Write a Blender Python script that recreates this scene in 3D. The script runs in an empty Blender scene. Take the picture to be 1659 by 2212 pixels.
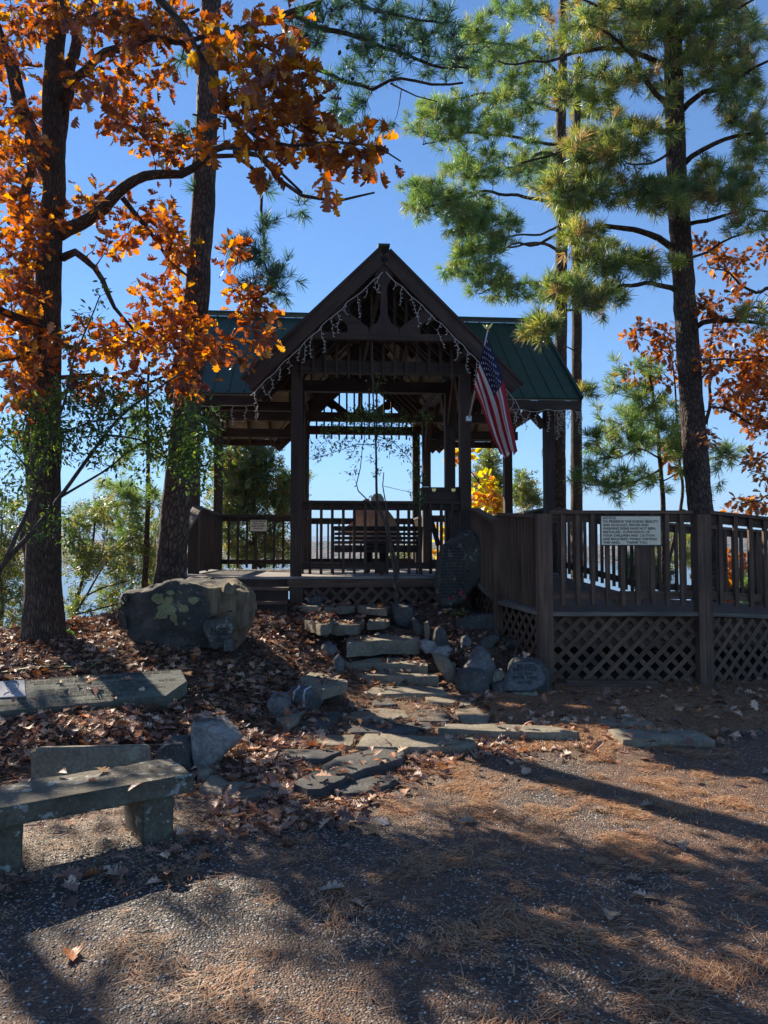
import bpy, bmesh, math, random
import numpy as np
from mathutils import Vector, Matrix, noise as mnoise
R = math.radians
random.seed(7); rng = np.random.default_rng(7)
C = bpy.context.scene.collection
scene = bpy.context.scene

# ------------------------------------------------------------ camera, sky, sun, exposure
PITCH = R(2.9); F = 1662.0; CX = 829.5; CY = 1106.0; EYE = 1.6
cam = bpy.data.cameras.new('camera'); camo = bpy.data.objects.new('camera', cam); C.objects.link(camo)
camo.location = (0, 0, EYE); camo.rotation_euler = (R(90) + PITCH, 0, 0)
cam.sensor_fit = 'VERTICAL'; cam.sensor_height = 36; cam.lens = 36 * F / 2212
cam.clip_start = 0.05; cam.clip_end = 60000
scene.camera = camo
SUN_AZ = R(-41); SUN_EL = R(33)
w = bpy.data.worlds.new('World'); scene.world = w; w.use_nodes = True
nt = w.node_tree; bg = nt.nodes['Background']; sky = nt.nodes.new('ShaderNodeTexSky')
sky.sky_type = 'NISHITA'; sky.sun_disc = False; sky.sun_elevation = SUN_EL; sky.sun_rotation = SUN_AZ
sky.air_density = 1.0; sky.dust_density = 0.0; sky.ozone_density = 3.0; sky.altitude = 600
wb = nt.nodes.new('ShaderNodeMix'); wb.data_type = 'RGBA'; wb.blend_type = 'MULTIPLY'; wb.inputs[0].default_value = 1; wb.inputs[7].default_value = (.69, .99, 1.27, 1)   # the phone's cool white balance
nt.links.new(sky.outputs[0], wb.inputs[6]); nt.links.new(wb.outputs[2], bg.inputs[0]); bg.inputs[1].default_value = 0.054
S = Vector((math.sin(SUN_AZ) * math.cos(SUN_EL), math.cos(SUN_AZ) * math.cos(SUN_EL), math.sin(SUN_EL)))
sl = bpy.data.lights.new('sun', 'SUN'); so = bpy.data.objects.new('sun', sl); C.objects.link(so)
sl.energy = 5.0; sl.angle = R(0.5); sl.color = (1.0, 0.88, 0.70)
so.rotation_euler = S.to_track_quat('Z', 'Y').to_euler(); so.location = (0, 0, 30)
scene.view_settings.view_transform = 'Standard'; scene.view_settings.look = 'None'
scene.view_settings.exposure = 1.32; scene.view_settings.gamma = 1.0
scene.render.engine = 'CYCLES'

# ------------------------------------------------------------ sight lines: measured place in the photo + distance -> metres
def at(u, v, Y):
    dx = (u - CX) / F; dy = (CY - v) / F
    dY = math.cos(PITCH) - dy * math.sin(PITCH); dZ = math.sin(PITCH) + dy * math.cos(PITCH)
    t = Y / dY
    return Vector((dx * t, Y, EYE + dZ * t))
Z2 = lambda x, y: (384 + x * .496, 877.7 + y * .496)
Z3 = lambda x, y: (987.4 + x * .4047, 987.4 + y * .4047)
Z4 = lambda x, y: (x * .397, 1042 + y * .397)
Z5 = lambda x, y: (x * .562, 1371.4 + y * .562)
Z6 = lambda x, y: (548.5 + x * .463, 1261.7 + y * .463)
Z7 = lambda x, y: (x * .562, y * .562)
Z8 = lambda x, y: (822.8 + x * .504, y * .504)
Z9 = lambda x, y: (1426 + x * .3226, 438.8 + y * .3226)
ZQ = lambda x, y: (1097 + x * .3386, 1398.8 + y * .3386)
ZS = lambda x, y: (932.5 + x * .08926, 1130 + y * .08926)
ID = lambda x, y: (x, y)

# ------------------------------------------------------------ terrain height
ctl = []
for x in (-7, -4, -2, 0, 2, 4, 7):
    for y in (-1, 1, 3): ctl.append((x, y, 0.0))
for x in (-0.3, 1, 2.5, 4, 7): ctl.append((x, 5.2, 0.0))
for x in (1.2, 2.5, 4, 7): ctl += [(x, 7, .08), (x, 8.5, .13)]
ctl += [(x, 10.5, .3) for x in (2.6, 4, 7)] + [(x, 13, .35) for x in (2.6, 4, 7)]
ctl += [(-1.3, 4.35, .06), (-2, 4.1, .07), (-2.8, 3.9, .07), (-1.0, 4.6, .05), (0, 5.9, .03), (.1, 7, .09), (.1, 8.2, .15), (.1, 8.8, .27), (.15, 9.4, .44), (.1, 10, .65), (0, 10.5, .83), (-1.2, 10.5, .85), (1, 10.4, .84),
        (-1.0, 8.2, .42), (-1.1, 9.3, .64), (-.5, 9.3, .5), (-.65, 8.2, .3), (-.7, 7.2, .18), (-1.2, 7.0, .33), (-.9, 6.3, .12), (-.9, 5.6, .05),
        (-2, 5.65, .24), (-3, 5.65, .25), (-4.5, 5.6, .28), (-7, 5.6, .3), (-2.6, 6.4, .36), (-2.4, 7, .52), (-3.6, 7, .52), (-1.9, 7.8, .67), (-3.8, 8.2, .66),
        (-2.8, 8.4, .7), (-1.7, 9, .76), (-1.7, 10.3, .9), (-2.8, 10.3, .86), (-4.5, 8.5, .62), (-7, 7.5, .5), (-2, 5.2, .03), (-3, 5.1, .03), (-1.4, 5.2, .04), (-5, 5.0, .03), (-1.4, 6.1, .16),
        (1.05, 8.0, .14), (1.2, 8.9, .42), (.9, 9.5, .6), (1.35, 9.5, .6), (1.7, 8.9, .3), (1.9, 10.5, .5), (-7, 10, .6), (-4, 12, .8), (0, 13, .6), (7, 15, .3), (0, 16, .3)]
ctl = np.array(ctl, float)
def _phi(r2): return np.where(r2 > 1e-9, r2 * np.log(np.maximum(r2, 1e-9)) * .5, 0)
_n = len(ctl); _d2 = ((ctl[:, None, :2] - ctl[None, :, :2]) ** 2).sum(-1)
_A = np.zeros((_n + 3, _n + 3)); _A[:_n, :_n] = _phi(_d2) + np.eye(_n) * .002
_A[:_n, _n] = 1; _A[:_n, _n + 1:] = ctl[:, :2]; _A[_n, :_n] = 1; _A[_n + 1:, :_n] = ctl[:, :2].T
_w = np.linalg.solve(_A, np.concatenate([ctl[:, 2], np.zeros(3)]))
RX = [-60, -20, -6, -4, -3.2, -2.7, 0, 3, 6, 20, 60]; RY = [6.5, 7.2, 8.0, 8.9, 10.0, 14.5, 16.5, 16.5, 14, 13, 12]
def H(x, y):
    x = np.atleast_1d(np.asarray(x, float)); y = np.atleast_1d(np.asarray(y, float))
    xc = np.clip(x, -7, 7); yc = np.clip(y, -1, 15)
    r2 = (xc[:, None] - ctl[None, :, 0]) ** 2 + (yc[:, None] - ctl[None, :, 1]) ** 2
    z = _phi(r2) @ _w[:_n] + _w[_n] + _w[_n + 1] * xc + _w[_n + 2] * yc
    z = np.clip(z, -.02, 1.0)
    rim = np.interp(x, RX, RY); d = np.maximum(0, y - rim)
    z = z - np.where(d < 1, .30 * d * d, .30 + .6 * (d - 1))
    return np.maximum(z, -18.0)
def h1(x, y): return float(H(x, y)[0])
def gpt(u, v, off=0.0):
    a = Vector((0, 0, EYE)); d = at(u, v, 1.0) - a
    t = 1.5; last = t
    while t < 30:
        p = a + d * t
        if p.z < h1(p.x, p.y) + off:
            lo, hi = last, t
            for _ in range(18):
                m = (lo + hi) / 2; p = a + d * m
                if p.z < h1(p.x, p.y) + off: hi = m
                else: lo = m
            return a + d * hi
        last = t; t += .12
    return a + d * 10

# ------------------------------------------------------------ tags and objects
def tag(o, label=None, cat=None, group=None, kind=None):
    if label: o['label'] = label
    if cat: o['category'] = cat
    if group: o['group'] = group
    if kind: o['kind'] = kind
    return o
def empty(name, loc, rz=0):
    o = bpy.data.objects.new(name, None); C.objects.link(o); o.location = loc; o.rotation_euler = (0, 0, rz); o.empty_display_size = .2
    return o
def link(name, me, parent=None, base=None):
    """base: world point that becomes the origin of a top-level mesh"""
    o = bpy.data.objects.new(name, me); C.objects.link(o)
    if parent: o.parent = parent
    if base is not None:
        me.transform(Matrix.Translation(-Vector(base))); o.location = base
    return o
def rel(o, p):
    """parent o (built in world metres) to p (Empty without rotation)"""
    o.parent = p; o.matrix_parent_inverse = Matrix.Translation(p.location).inverted(); return o

class MB:
    def __init__(s): s.v = []; s.f = []; s.uv = []; s.mi = []; s.cm = 0
    def face(s, idx, uv): s.f.append(idx); s.uv.append(uv); s.mi.append(s.cm)
    def bar(s, p0, p1, w, h, up=(0, 0, 1), roll=None):
        """beam from p0 to p1; w across, h along up"""
        p0 = Vector(p0); p1 = Vector(p1); d = (p1 - p0); L = d.length
        if L < 1e-6: return
        d /= L; up = Vector(up)
        if abs(d.dot(up)) > .98: up = Vector((0, 1, 0))
        sx = d.cross(up).normalized(); uz = sx.cross(d).normalized()
        b = len(s.v); off = random.random() * 50; ou = random.random() * 50
        for p in (p0, p1):
            for (a, c) in ((-1, -1), (1, -1), (1, 1), (-1, 1)): s.v.append(p + sx * (a * w / 2) + uz * (c * h / 2))
        per = [w, h, w, h]; acc = off
        for i in range(4):
            j = (i + 1) % 4; e = per[i]
            s.face((b + i, b + j, b + 4 + j, b + 4 + i), ((ou, acc), (ou, acc + e), (ou + L, acc + e), (ou + L, acc))); acc += e
        s.face((b + 3, b + 2, b + 1, b), ((ou, off), (ou, off + w), (ou + .01, off + w), (ou + .01, off)))
        s.face((b + 4, b + 5, b + 6, b + 7), ((ou, off), (ou, off + w), (ou + .01, off + w), (ou + .01, off)))
    def box(s, lo, hi, axis=None):
        lo = Vector(lo); hi = Vector(hi); d = hi - lo; c = (lo + hi) / 2
        if axis is None: axis = max(range(3), key=lambda i: d[i])
        a = c.copy(); b = c.copy(); a[axis] = lo[axis]; b[axis] = hi[axis]
        if axis == 0: s.bar(a, b, d.y, d.z)
        elif axis == 1: s.bar(a, b, d.x, d.z)
        else: s.bar(a, b, d.x, d.y, up=(0, 1, 0))
    def prism(s, pts, ax, t, org=(0, 0, 0)):
        """pts 2-D (x,z) outline; thickness t along +y from org"""
        o = Vector(org); b = len(s.v); n = len(pts); off = random.random() * 30
        for (x, z) in pts: s.v.append(o + Vector((x, 0, z)))
        for (x, z) in pts: s.v.append(o + Vector((x, t, z)))
        sw = (lambda x, z: (x + off, z + off)) if ax == 0 else (lambda x, z: (z + off, x + off))
        s.face(tuple(b + i for i in range(n)), tuple(sw(*p) for p in pts))
        s.face(tuple(b + n + i for i in reversed(range(n))), tuple(sw(*pts[i]) for i in reversed(range(n))))
        for i in range(n):
            j = (i + 1) % n; L = math.dist(pts[i], pts[j])
            s.face((b + j, b + i, b + n + i, b + n + j), ((off, off), (off + L, off), (off + L, off + t), (off, off + t)))
    def poly3(s, top, down):
        """slab: 3-D top outline (world/local), thickness vector down"""
        b = len(s.v); n = len(top); dn = Vector(down); off = random.random() * 30
        for p in top: s.v.append(Vector(p))
        for p in top: s.v.append(Vector(p) + dn)
        s.face(tuple(b + i for i in range(n)), tuple((p[0] + off, p[1] + off) for p in top))
        s.face(tuple(b + n + i for i in reversed(range(n))), tuple((top[i][0] + off, top[i][1] + off) for i in reversed(range(n))))
        for i in range(n):
            j = (i + 1) % n; L = (Vector(top[i]) - Vector(top[j])).length
            s.face((b + j, b + i, b + n + i, b + n + j), ((off, off), (off + L, off), (off + L, off + dn.length), (off, off + dn.length)))
    def tube(s, pts, rads, n=8, cap=True, rough=0.0):
        P = [Vector(p) for p in pts]
        if len(P) < 2: return
        b = len(s.v); m = len(P); acc = 0; ph = random.random() * 9
        t0 = (P[1] - P[0]).normalized(); ref = Vector((1, 0, 0)) if abs(t0.x) < .8 else Vector((0, 1, 0))
        nx = t0.cross(ref).normalized()
        us = []
        for i in range(m):
            t = (P[min(i + 1, m - 1)] - P[max(i - 1, 0)])
            if t.length < 1e-9: t = Vector((0, 0, 1))
            t.normalize()
            nx = (nx - t * nx.dot(t)).normalized(); ny = t.cross(nx)
            if i: acc += (P[i] - P[i - 1]).length
            us.append(acc); r = rads[i] if hasattr(rads, '__len__') else rads
            for k in range(n):
                a = 2 * math.pi * k / n; q = nx * math.cos(a) + ny * math.sin(a); rr = r
                if rough:
                    pt = P[i] + q * r
                    rr = r * (1 + rough * (mnoise.noise(Vector((pt.x * 9 + ph, pt.y * 9, pt.z * 4))) + .6 * mnoise.noise(Vector((pt.x * 30, pt.y * 30, pt.z * 12)))))
                s.v.append(P[i] + q * rr)
        circ = 2 * math.pi * (rads[0] if hasattr(rads, '__len__') else rads)
        for i in range(m - 1):
            for k in range(n):
                k2 = (k + 1) % n; a0 = k / n * circ + ph; a1 = (k + 1) / n * circ + ph
                s.face((b + i * n + k, b + i * n + k2, b + (i + 1) * n + k2, b + (i + 1) * n + k), ((us[i], a0), (us[i], a1), (us[i + 1], a1), (us[i + 1], a0)))
        if cap and n > 3:
            s.face(tuple(b + k for k in reversed(range(n))), tuple((0, k * .01) for k in range(n)))
            s.face(tuple(b + (m - 1) * n + k for k in range(n)), tuple((0, k * .01) for k in range(n)))
    def mesh(s, name, mats, smooth=False):
        me = bpy.data.meshes.new(name); me.from_pydata([tuple(v) for v in s.v], [], s.f)
        uvl = me.uv_layers.new(name='UVMap')
        flat = [c for uv in s.uv for p in uv for c in p]
        uvl.data.foreach_set('uv', flat)
        for m in (mats if isinstance(mats, (list, tuple)) else [mats]): me.materials.append(m)
        me.polygons.foreach_set('material_index', s.mi)
        if smooth: me.polygons.foreach_set('use_smooth', [True] * len(me.polygons))
        me.update(); return me
    def build(s, name, mats, parent=None, smooth=False, base=None): return link(name, s.mesh(name, mats, smooth), parent, base)

# ------------------------------------------------------------ materials
def mat(name):
    m = bpy.data.materials.new(name); m.use_nodes = True; n = m.node_tree
    return m, n, n.nodes['Principled BSDF']
def N(n, t, **k):
    x = n.nodes.new(t)
    for a, b in k.items():
        if a in ('inp',):
            for i, v in b.items(): x.inputs[i].default_value = v
        else: setattr(x, a, b)
    return x
def ramp(n, stops, interp='LINEAR'):
    r = n.nodes.new('ShaderNodeValToRGB'); r.color_ramp.interpolation = interp
    e = r.color_ramp.elements
    while len(e) < len(stops): e.new(.5)
    for i, (p, c) in enumerate(stops):
        e[i].position = p; e[i].color = (c, c, c, 1) if isinstance(c, (int, float)) else (*c, 1)
    return r
def mixc(n, f, a, b, mode='MIX'):
    m = n.nodes.new('ShaderNodeMix'); m.data_type = 'RGBA'; m.blend_type = mode
    for i, s in ((0, f), (6, a), (7, b)):
        if hasattr(s, 'links'): n.links.new(s, m.inputs[i])
        elif isinstance(s, (int, float)): m.inputs[i].default_value = s
        else: m.inputs[i].default_value = (*s, 1)
    return m.outputs[2]
def bump(n, p, h, strength=.5, dist=.02):
    b = n.nodes.new('ShaderNodeBump'); b.inputs['Strength'].default_value = strength; b.inputs['Distance'].default_value = dist
    n.links.new(h, b.inputs['Height']); n.links.new(b.outputs[0], p.inputs['Normal']); return b
def noise(n, vec, scale, detail=4, rough=.6):
    x = n.nodes.new('ShaderNodeTexNoise'); x.inputs['Scale'].default_value = scale; x.inputs['Detail'].default_value = detail; x.inputs['Roughness'].default_value = rough
    if vec is not None: n.links.new(vec, x.inputs['Vector'])
    return x
def mapping(n, src, scale):
    m = n.nodes.new('ShaderNodeMapping'); m.inputs['Scale'].default_value = scale; n.links.new(src, m.inputs['Vector']); return m.outputs[0]

def wood(name, c1, c2, c3, rough=.8):
    m, n, p = mat(name); tc = n.nodes.new('ShaderNodeTexCoord')
    g = noise(n, mapping(n, tc.outputs['UV'], (1.6, 55, 1)), 1, 5, .65)
    g2 = noise(n, mapping(n, tc.outputs['UV'], (.8, 6, 1)), 1, 3)
    g3 = noise(n, tc.outputs['Object'], 2.3, 3)
    r = ramp(n, [(.28, c1), (.5, c2), (.72, c3)]); n.links.new(g.outputs[0], r.inputs[0])
    r2 = ramp(n, [(.3, .55), (.7, 1.25)]); n.links.new(g2.outputs[0], r2.inputs[0])
    r3 = ramp(n, [(.35, .7), (.65, 1.2)]); n.links.new(g3.outputs[0], r3.inputs[0])
    c = mixc(n, 1.0, r.outputs[0], r2.outputs[0], 'MULTIPLY'); c = mixc(n, .8, c, r3.outputs[0], 'MULTIPLY')
    n.links.new(c, p.inputs['Base Color']); p.inputs['Roughness'].default_value = rough
    bump(n, p, g.outputs[0], .5, .004); return m
M = {}
M['wood'] = wood('stained wood', (.022, .012, .008), (.050, .027, .018), (.085, .050, .034))
M['rail'] = wood('weathered rail wood', (.060, .032, .019), (.125, .070, .044), (.20, .125, .084))
M['cap'] = wood('grey weathered wood', (.085, .065, .050), (.16, .125, .10), (.24, .20, .165))
M['floor'] = wood('grey deck boards', (.15, .13, .12), (.27, .24, .22), (.38, .35, .32))
M['soffit'] = wood('pale soffit board', (.22, .19, .15), (.34, .30, .24), (.42, .38, .31))
M['duff'] = wood('duff covered boards', (.045, .024, .015), (.10, .052, .032), (.18, .10, .062))
M['bench_slat'] = wood('dark slat wood', (.018, .013, .011), (.035, .026, .022), (.055, .042, .035))

def bark(name, c1, c2, c3, su=7, sv=24, plates=False, strength=1.0):
    m, n, p = mat(name); tc = n.nodes.new('ShaderNodeTexCoord')
    uv = tc.outputs['UV']
    w = noise(n, mapping(n, uv, (6, 6, 1)), 1, 4)
    ad = n.nodes.new('ShaderNodeVectorMath'); ad.operation = 'MULTIPLY_ADD'; n.links.new(w.outputs[1], ad.inputs[0]); ad.inputs[1].default_value = (.06, .05, 0); n.links.new(uv, ad.inputs[2])
    v = n.nodes.new('ShaderNodeTexVoronoi'); v.feature = 'DISTANCE_TO_EDGE'; v.inputs['Scale'].default_value = 1
    n.links.new(mapping(n, ad.outputs[0], (su, sv, 1)), v.inputs['Vector'])
    fine = noise(n, mapping(n, uv, (25, 90, 1)), 1, 4)
    r = ramp(n, [(0, c1), (.12, c2), (.5, c3)]); n.links.new(v.outputs['Distance'], r.inputs[0])
    rf = ramp(n, [(.3, .5), (.7, 1.3)]); n.links.new(fine.outputs[0], rf.inputs[0])
    big = noise(n, tc.outputs['Object'], 2.5, 4); rb = ramp(n, [(.35, .65), (.65, 1.35)]); n.links.new(big.outputs[0], rb.inputs[0])
    c = mixc(n, 1, r.outputs[0], rf.outputs[0], 'MULTIPLY'); c = mixc(n, 1, c, rb.outputs[0], 'MULTIPLY')
    n.links.new(c, p.inputs['Base Color']); p.inputs['Roughness'].default_value = .9
    rr = ramp(n, [(0, 0), (.25, .8), (.6, 1)]); n.links.new(v.outputs['Distance'], rr.inputs[0])
    hh = mixc(n, .25, rr.outputs[0], fine.outputs[0]); bump(n, p, hh, strength, .03); return m
M['oak_bark'] = bark('oak bark', (.028, .016, .011), (.11, .068, .046), (.21, .145, .10), 9, 40)
M['pine_bark'] = bark('pine bark', (.022, .014, .010), (.10, .062, .045), (.20, .13, .095), 9, 15)
M['twig'] = bark('twig bark', (.04, .03, .025), (.08, .062, .05), (.13, .105, .085), 10, 20, strength=.3)

def leafmat(name, trans=.45, gloss=.06, attr='Col'):
    m, n, p = mat(name); n.nodes.remove(p); out = n.nodes['Material Output']
    a = n.nodes.new('ShaderNodeAttribute'); a.attribute_name = attr
    tc = n.nodes.new('ShaderNodeTexCoord')
    nz = noise(n, tc.outputs['Object'], 60, 3); rr = ramp(n, [(.3, .7), (.7, 1.25)]); n.links.new(nz.outputs[0], rr.inputs[0])
    col = mixc(n, 1, a.outputs['Color'], rr.outputs[0], 'MULTIPLY')
    d = n.nodes.new('ShaderNodeBsdfDiffuse'); t = n.nodes.new('ShaderNodeBsdfTranslucent'); g = n.nodes.new('ShaderNodeBsdfGlossy'); g.inputs['Roughness'].default_value = .45
    g.inputs['Color'].default_value = (.8, .85, .9, 1)
    n.links.new(col, d.inputs[0])
    br = n.nodes.new('ShaderNodeHueSaturation'); br.inputs['Saturation'].default_value = 1.15; br.inputs['Value'].default_value = 1.9; n.links.new(col, br.inputs['Color']); n.links.new(br.outputs[0], t.inputs[0])
    m1 = n.nodes.new('ShaderNodeMixShader'); m1.inputs[0].default_value = trans; n.links.new(d.outputs[0], m1.inputs[1]); n.links.new(t.outputs[0], m1.inputs[2])
    m2 = n.nodes.new('ShaderNodeMixShader'); m2.inputs[0].default_value = gloss; n.links.new(m1.outputs[0], m2.inputs[1]); n.links.new(g.outputs[0], m2.inputs[2])
    n.links.new(m2.outputs[0], out.inputs[0]); return m
M['leaf'] = leafmat('leaf', .55, .06)
M['needle'] = leafmat('pine needles', .45, .08)
M['dry'] = leafmat('dry leaf', .12, .04)
M['glossy_leaf'] = leafmat('glossy small leaf', .4, .045)

def stone(name, c1, c2, c3, lich=(.35, .36, .27), lamt=.62, lscale=5, veins=False, bs=.6, dark=None):
    m, n, p = mat(name); tc = n.nodes.new('ShaderNodeTexCoord'); o = tc.outputs['Object']
    a = noise(n, o, 3.2, 8, .65); b = noise(n, o, 38, 6, .7); c0 = noise(n, o, 160, 3, .6)
    r = ramp(n, [(.3, c1), (.5, c2), (.72, c3)]); n.links.new(a.outputs[0], r.inputs[0])
    rb = ramp(n, [(.3, .6), (.7, 1.3)]); n.links.new(b.outputs[0], rb.inputs[0])
    c = mixc(n, 1, r.outputs[0], rb.outputs[0], 'MULTIPLY')
    l = noise(n, o, lscale, 5, .55); l2 = ramp(n, [(lamt, 0), (lamt + .035, 1)]); n.links.new(l.outputs[0], l2.inputs[0])
    lf = n.nodes.new('ShaderNodeMath'); lf.operation = 'MULTIPLY'; n.links.new(l2.outputs[0], lf.inputs[0])
    rb2 = ramp(n, [(.35, .35), (.6, .95)]); n.links.new(b.outputs[0], rb2.inputs[0]); n.links.new(rb2.outputs[0], lf.inputs[1])
    c = mixc(n, lf.outputs[0], c, lich)
    vo = n.nodes.new('ShaderNodeTexVoronoi'); vo.inputs['Scale'].default_value = 26; n.links.new(o, vo.inputs['Vector'])
    vr = ramp(n, [(.12, 1), (.2, 0)]); n.links.new(vo.outputs['Distance'], vr.inputs[0])
    sp = noise(n, o, 4, 2); spr = ramp(n, [(.5, 0), (.62, .7)]); n.links.new(sp.outputs[0], spr.inputs[0])
    mm = n.nodes.new('ShaderNodeMath'); mm.operation = 'MULTIPLY'; n.links.new(vr.outputs[0], mm.inputs[0]); n.links.new(spr.outputs[0], mm.inputs[1])
    c = mixc(n, mm.outputs[0], c, (.42, .42, .38))
    if veins:
        wv = n.nodes.new('ShaderNodeTexWave'); wv.inputs['Scale'].default_value = 2.6; wv.inputs['Distortion'].default_value = 9; wv.inputs['Detail'].default_value = 3; n.links.new(o, wv.inputs['Vector'])
        wr = ramp(n, [(.86, 0), (.95, 1)]); n.links.new(wv.outputs['Fac'], wr.inputs[0]); c = mixc(n, wr.outputs[0], c, (.62, .62, .62))
    n.links.new(c, p.inputs['Base Color']); p.inputs['Roughness'].default_value = .85
    hh = mixc(n, .55, a.outputs[0], b.outputs[0]); hh = mixc(n, .2, hh, c0.outputs[0]); bump(n, p, hh, min(1, bs * 1.3), .05); return m
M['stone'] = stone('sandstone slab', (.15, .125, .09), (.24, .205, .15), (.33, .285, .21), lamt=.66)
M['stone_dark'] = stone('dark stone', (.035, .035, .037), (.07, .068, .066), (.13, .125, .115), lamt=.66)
M['boulder'] = stone('lichen boulder', (.028, .027, .028), (.07, .062, .055), (.17, .14, .105), (.33, .33, .21), .60, 3.0, bs=.9)
M['stone_grey'] = stone('grey rock', (.15, .145, .14), (.27, .262, .25), (.46, .45, .43), lamt=.7, bs=1)
M['stone_vein'] = stone('veined rock', (.06, .062, .067), (.11, .112, .12), (.19, .19, .2), lamt=.9, veins=True, bs=.9)
M['bench_stone'] = stone('bench stone', (.085, .072, .048), (.14, .12, .085), (.21, .185, .135), (.45, .46, .42), .60, 14)
M['engraved'] = stone('engraved stone', (.07, .075, .06), (.11, .115, .09), (.16, .165, .13), lamt=.8, bs=.35)
M['standing'] = stone('standing stone', (.045, .045, .042), (.085, .08, .072), (.15, .135, .115), (.3, .3, .26), .60, 9, bs=.8)

def plain(name, col, rough=.6, metal=0.0, nz=0.0, scale=30):
    m, n, p = mat(name); p.inputs['Roughness'].default_value = rough; p.inputs['Metallic'].default_value = metal
    tc = n.nodes.new('ShaderNodeTexCoord'); a = noise(n, tc.outputs['Object'], scale, 4)
    lo = tuple(c * (1 - max(nz, .05)) for c in col); hi = tuple(min(1, c * (1 + max(nz, .05))) for c in col)
    r = ramp(n, [(.3, lo), (.7, hi)]); n.links.new(a.outputs[0], r.inputs[0]); n.links.new(r.outputs[0], p.inputs['Base Color'])
    return m
M['roof'] = plain('green painted metal', (.012, .040, .020), .55, 0, .22, 4)
M['iron'] = plain('black iron', (.02, .02, .02), .5, .6)
M['brass'] = plain('brass', (.62, .45, .16), .3, 1)
M['steel'] = plain('galvanised steel', (.5, .5, .5), .4, .9)
M['sign'] = plain('cream sign board', (.80, .70, .52), .6, 0, .06, 12)
M['sign_edge'] = plain('dark green sign edge', (.03, .06, .045), .6)
M['ink'] = plain('black lettering', (.018, .015, .014), .7)
M['ink_brown'] = plain('faded brown lettering', (.14, .07, .045), .7)
M['cut'] = plain('engraved letter', (.012, .012, .010), .9)
M['cut_soft'] = plain('worn engraved letter', (.028, .028, .024), .9)
M['panel'] = plain('white etched panel', (.36, .36, .39), .8)
M['etch'] = plain('etched grey line', (.2, .19, .2), .6)
M['red'] = plain('flag red', (.42, .018, .03), .8, 0, .08, 80)
M['white'] = plain('flag white', (.74, .73, .74), .8, 0, .04, 80)
M['blue'] = plain('flag blue', (.016, .02, .075), .8, 0, .08, 80)
M['wire'] = plain('white light wire', (.55, .52, .47), .5)
M['skin'] = plain('skin', (.52, .30, .21), .5, 0, .05)
M['hair'] = plain('grey blond hair', (.42, .32, .22), .6, 0, .5, 90)
M['shawl'] = plain('tan peach cloth', (.90, .60, .40), .85, 0, .12, 20)
M['trousers'] = plain('dark trousers', (.012, .012, .016), .8)
M['pink'] = plain('pink petal', (.6, .08, .16), .6)
M['black_mulch'] = plain('hidden dark', (.02, .016, .013), .9)
for k in ('red', 'white', 'blue', 'shawl'):
    n = M[k].node_tree; p = n.nodes['Principled BSDF']; out = n.nodes['Material Output']
    t = n.nodes.new('ShaderNodeBsdfTranslucent'); n.links.new(p.inputs['Base Color'].links[0].from_socket, t.inputs[0])
    ms = n.nodes.new('ShaderNodeMixShader'); ms.inputs[0].default_value = .75 if k == 'shawl' else .4
    n.links.new(p.outputs[0], ms.inputs[1]); n.links.new(t.outputs[0], ms.inputs[2]); n.links.new(ms.outputs[0], out.inputs[0])

# ground
def ground_mat():
    m, n, p = mat('leaf mould soil'); tc = n.nodes.new('ShaderNodeTexCoord'); o = tc.outputs['Object']
    a = noise(n, o, 2, 6); b = noise(n, o, 45, 6, .7); v = n.nodes.new('ShaderNodeTexVoronoi'); v.inputs['Scale'].default_value = 26; n.links.new(o, v.inputs['Vector'])
    r = ramp(n, [(.3, (.030, .018, .012)), (.55, (.065, .035, .022)), (.75, (.11, .065, .042))]); n.links.new(b.outputs[0], r.inputs[0])
    hs = n.nodes.new('ShaderNodeMix'); hs.data_type = 'RGBA'
    r2 = ramp(n, [(.0, (.05, .025, .018)), (.5, (.11, .055, .035)), (1, (.2, .13, .09))]); 
    sep = n.nodes.new('ShaderNodeSeparateColor'); n.links.new(v.outputs['Color'], sep.inputs[0]); n.links.new(sep.outputs[0], r2.inputs[0])
    c = mixc(n, .5, r.outputs[0], r2.outputs[0]); n.links.new(c, p.inputs['Base Color']); p.inputs['Roughness'].default_value = .95
    bump(n, p, v.outputs['Distance'], .7, .02); return m
M['ground'] = ground_mat()
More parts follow.
